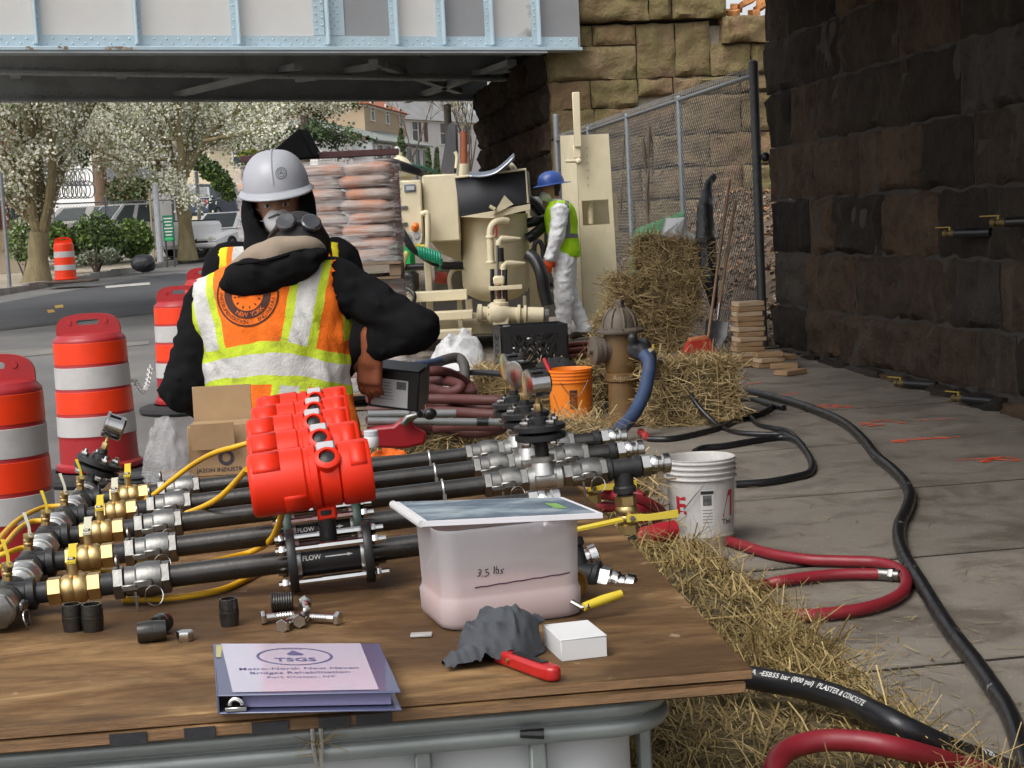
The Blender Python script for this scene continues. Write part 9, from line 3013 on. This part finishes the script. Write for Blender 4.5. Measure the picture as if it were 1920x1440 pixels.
# ---- white box, knife, rag
nb_, rb_ = onz(1053, 1241, TZ), onz(1139, 1231, TZ)
xx = (rb_ - nb_).normalized(); MX = Matrix((xx, V(-xx.y, xx.x, 0), V(0, 0, 1))).transposed().to_4x4(); MX.translation = nb_
wbx = thing('white_carton', 'small plain white cardboard box beside the grey rag', 'box', MX)
L_ = (rb_ - nb_).length
mb = MB(); mb.box((L_ / 2, .05, .0155), (L_, .1, .031), MX, bev=.0008); mb.build('box_body', M_PAPER, wbx)
mb = MB(); mb.box((L_ / 2, .05, .0322), (L_ + .0012, .1012, .0015), MX, bev=.0005); mb.build('lid_flap', M_PAPER, wbx)
crumple('grey_rag', 'crumpled dark grey cloth rag lying against the plastic tub', 'rag', onz(930, 1228, TZ), (.078, .06, .062), 6, mat('grey_cloth', (.055, .06, .068), .9, var=.2, vs=30, bump=.6, bs=260, bd=.002), .0032, .014, 120, .5, R(12),
  lambda P: np.minimum(smin(sd_cap(P, (-.05, -.04, .012), (.01, -.052, .010), .016, .016), sd_cap(P, (-.075, -.05, .008), (-.03, -.045, .012), .014, .018), .02), sd_cap(P, (.03, .0, .05), (.065, .015, .04), .018, .014)))
ka, kb = onz(955, 1232, TZ + .014), onz(1043, 1262, TZ + .013)
kd = (kb - ka).normalized(); MK = Matrix((kd, V(-kd.y, kd.x, 0), V(0, 0, 1))).transposed().to_4x4(); MK.translation = ka
kn = thing('utility_knife', 'red utility knife with a black grip lying beside the rag', 'knife', MK)
KL = (kb - ka).length
out = [(-.03, -.009), (KL * .3, -.012), (KL * .7, -.014), (KL - .006, -.013), (KL + .003, -.006), (KL + .003, .006), (KL - .006, .012), (KL * .6, .012), (KL * .25, .010), (-.03, .008)]
mb = MB(); mb.prism(out, .021, MK, z0=-.0125); o = mb.build('handle', mat('red_knife', (.42, .012, .012), .3, coat=.3), kn); b = o.modifiers.new('rounded', 'BEVEL'); b.width = .005; b.segments = 3
mb = MB(); mb.prism([(.012, -.004), (KL * .75, -.005), (KL * .78, .006), (.02, .007)], .003, MK, z0=.0075); o = mb.build('grip_insert', M_BPLA, kn)
mb = MB(); mb.lathe([(.0035, 0), (.0035, .003), (0, .0035)], 10, MK @ frame((.012, -.0115, .0), (0, -1, 0))); mb.build('screw', M_BRASS, kn)
p = onz(790, 1190, TZ + .003); mb = MB(); mb.box(p, (.035, .02, .004), Matrix.Identity(4), bev=.001); tag(mb.build('plastic_scrap', mat('grey_plastic_scrap', (.35, .34, .32), .4), origin=tuple(p)), 'small grey plastic scrap on the plywood left of the rag', 'scrap')
# ---- pipe nipples, nut, bolts
def nipple(px, py, label, lying=None, r=.0175, h=.046, thr=False):
 c = onz(px, py, TZ)
 Mx = Matrix.Translation(c) if lying is None else Matrix.Translation(c + V(0, 0, r)) @ Matrix.Rotation(lying, 4, 'Z') @ Matrix.Rotation(PI / 2, 4, 'Y') @ Matrix.Translation((0, 0, -h / 2))
 pr = [(r - .004, 0), (r - .0015, 0)] + ([(r - .0005 + .001 * (i % 2), h * i / 18) for i in range(1, 18)] if thr else [(r, h * .3), (r, h * .46), (r + .0006, h * .47), (r + .0006, h * .53), (r, h * .54), (r, h * .7)]) + [(r - .0015, h), (r - .004, h), (r - .004, .001)]
 mb = MB(); mb.lathe(pr, 26, Mx, caps=False)
 tag(mb.build('pipe_nipple', M_PIPE, origin=tuple(c)), label, 'pipe nipple', 'loose pipe nipples')
nipple(138, 1182, 'black pipe nipple standing leftmost on the plywood'); nipple(175, 1182, 'standing pipe nipple just right of the leftmost one', r=.0185)
nipple(286, 1203, 'black pipe nipple lying on its side left of the hex nut', R(12)); nipple(303, 1188, 'pipe nipple lying end-on behind the other lying nipple', R(70), r=.017, h=.03)
nipple(431, 1172, 'single pipe nipple standing above the binder', r=.0165); nipple(530, 1146, 'short threaded nipple lying beside the bolts', R(8), r=.0165, h=.038, thr=True)
c = onz(348, 1201, TZ); mb = MB(); mb.lathe([(.0075, 0), (.0135, 0), (.0145, .002), (.0145, .014), (.0135, .016), (.0075, .016)], 6, Matrix.Translation(c)); tag(mb.build('hex_nut', M_CHROME, origin=tuple(c)), 'bright hex nut lying alone on the plywood', 'nut')
for i, (px, py, a, z, lb) in enumerate([(520, 1167, 195, .010, 'leftmost bolt of the pile with its head to the left'), (543, 1178, 250, .010, 'bolt with its head facing us at the left of the pile'), (568, 1172, 265, .013, 'middle bolt with its head facing us'), (575, 1158, 100, .022, 'uppermost bolt lying across the pile'), (612, 1170, -22, .010, 'rightmost bolt of the pile, head to the right')]):
 c = onz(px, py, TZ); Mx = Matrix.Translation(c + V(0, 0, z)) @ Matrix.Rotation(R(a), 4, 'Z') @ Matrix.Rotation(PI / 2, 4, 'Y')
 mb = MB(); mb.lathe([(0, -.03), (.006, -.029), (.0068, -.027)] + [(.0066 + .0008 * (j % 2), -.026 + j * .0022) for j in range(14)] + [(.0072, .006), (.0072, .018)], 14, Mx); mb.lathe(hexp(.0125, .018, .027), 6, Mx)
 tag(mb.build('hex_bolt', M_CHROME, origin=tuple(c)), lb, 'bolt', 'pile of hex bolts')
# ---- carton, film, orange cloth at the far edge
c = onz(412, 893, TZ); MX = Matrix.Translation(c) @ Matrix.Rotation(R(3), 4, 'Z')
cx = thing('cardboard_box', 'open brown cardboard box standing behind the pipes', 'box', MX)
M_CARD = mat('brown_cardboard', (.36, .235, .125), .85, var=.12, vs=10, bump=.15, bs=60)
mb = MB(); mb.box((0, .075, .07), (.165, .13, .14), MX, bev=.002); mb.build('carton_body', M_CARD, cx)
mb = MB(); mb.box((0, .145, .19), (.165, .004, .115), MX @ Matrix.Rotation(R(-4), 4, 'X'), bev=.001); mb.build('back_flap', M_CARD, cx)
mb = MB(); mb.box((-.01, -.005, .115), (.12, .003, .075), MX @ Matrix.Rotation(R(6), 4, 'X'), bev=.001); mb.build('front_flap', M_CARD, cx)
vs, fs = TXT['box']; mb = MB(); mb.add([MX @ V(v.x * .017, .0085, .012 + v.y * .016) for v in vs], fs); mb.build('printed_text', mat('box_print', (.05, .045, .06), .7), cx, smooth=False)
mb = MB(); mb.lathe([(.012, 0), (.022, 0)], 20, MX @ frame((.02, .0085, .05), (0, -1, 0)), caps=False); mb.build('printed_logo', mat('box_print'), cx, smooth=False)
crumple('plastic_bag', 'crumpled clear plastic bag beside the cardboard box', 'bag', onz(312, 900, TZ), (.085, .09, .17), 11, M_FILM, .007, .022, 110, .75)
c = onz(262, 902, TZ); mb = MB(); mb.lathe([(.03, 0), (.06, .0), (.063, .004), (.055, .010), (.06, .016), (.05, .02), (.03, .02)], 26, Matrix.Translation(c)); tag(mb.build('black_disc', M_FLG, origin=tuple(c)), 'black flange disc lying between the gauge and the plastic bag', 'flange')
crumple('orange_cloth', 'bright orange cloth lying behind the black pipes', 'cloth', at(725, 852, 4.75) - V(0, 0, .015), (.075, .05, .03), 15, mat('orange_cloth', (.85, .15, .012), .8, var=.08), .005, .007, 150, .5)
c = at(697, 838, 4.7); Mx = Matrix.Translation(c); jt = thing('white_jar', 'small white capped jar behind the red meter heads', 'jar', Mx)
mb = MB(); mb.lathe([(.02, 0), (.022, .003), (.022, .03), (.019, .034)], 20, Mx); mb.build('jar_body', M_PAPER, jt); mb = MB(); mb.lathe([(.021, .034), (.021, .048), (.018, .05)], 20, Mx); mb.build('lid', mat('pale_blue_lid', (.55, .58, .62), .5), jt)
# lettering on the delivery hose
for k_, px in (('hose1', 1391), ('hose1b', 1434), ('hose2', 1456), ('hose3', 1826)):
 hose_text(k_, HP, hlen(HP, dist(HP, px)), .0172 if k_ != 'hose3' else .027, oh, M_PRINT)
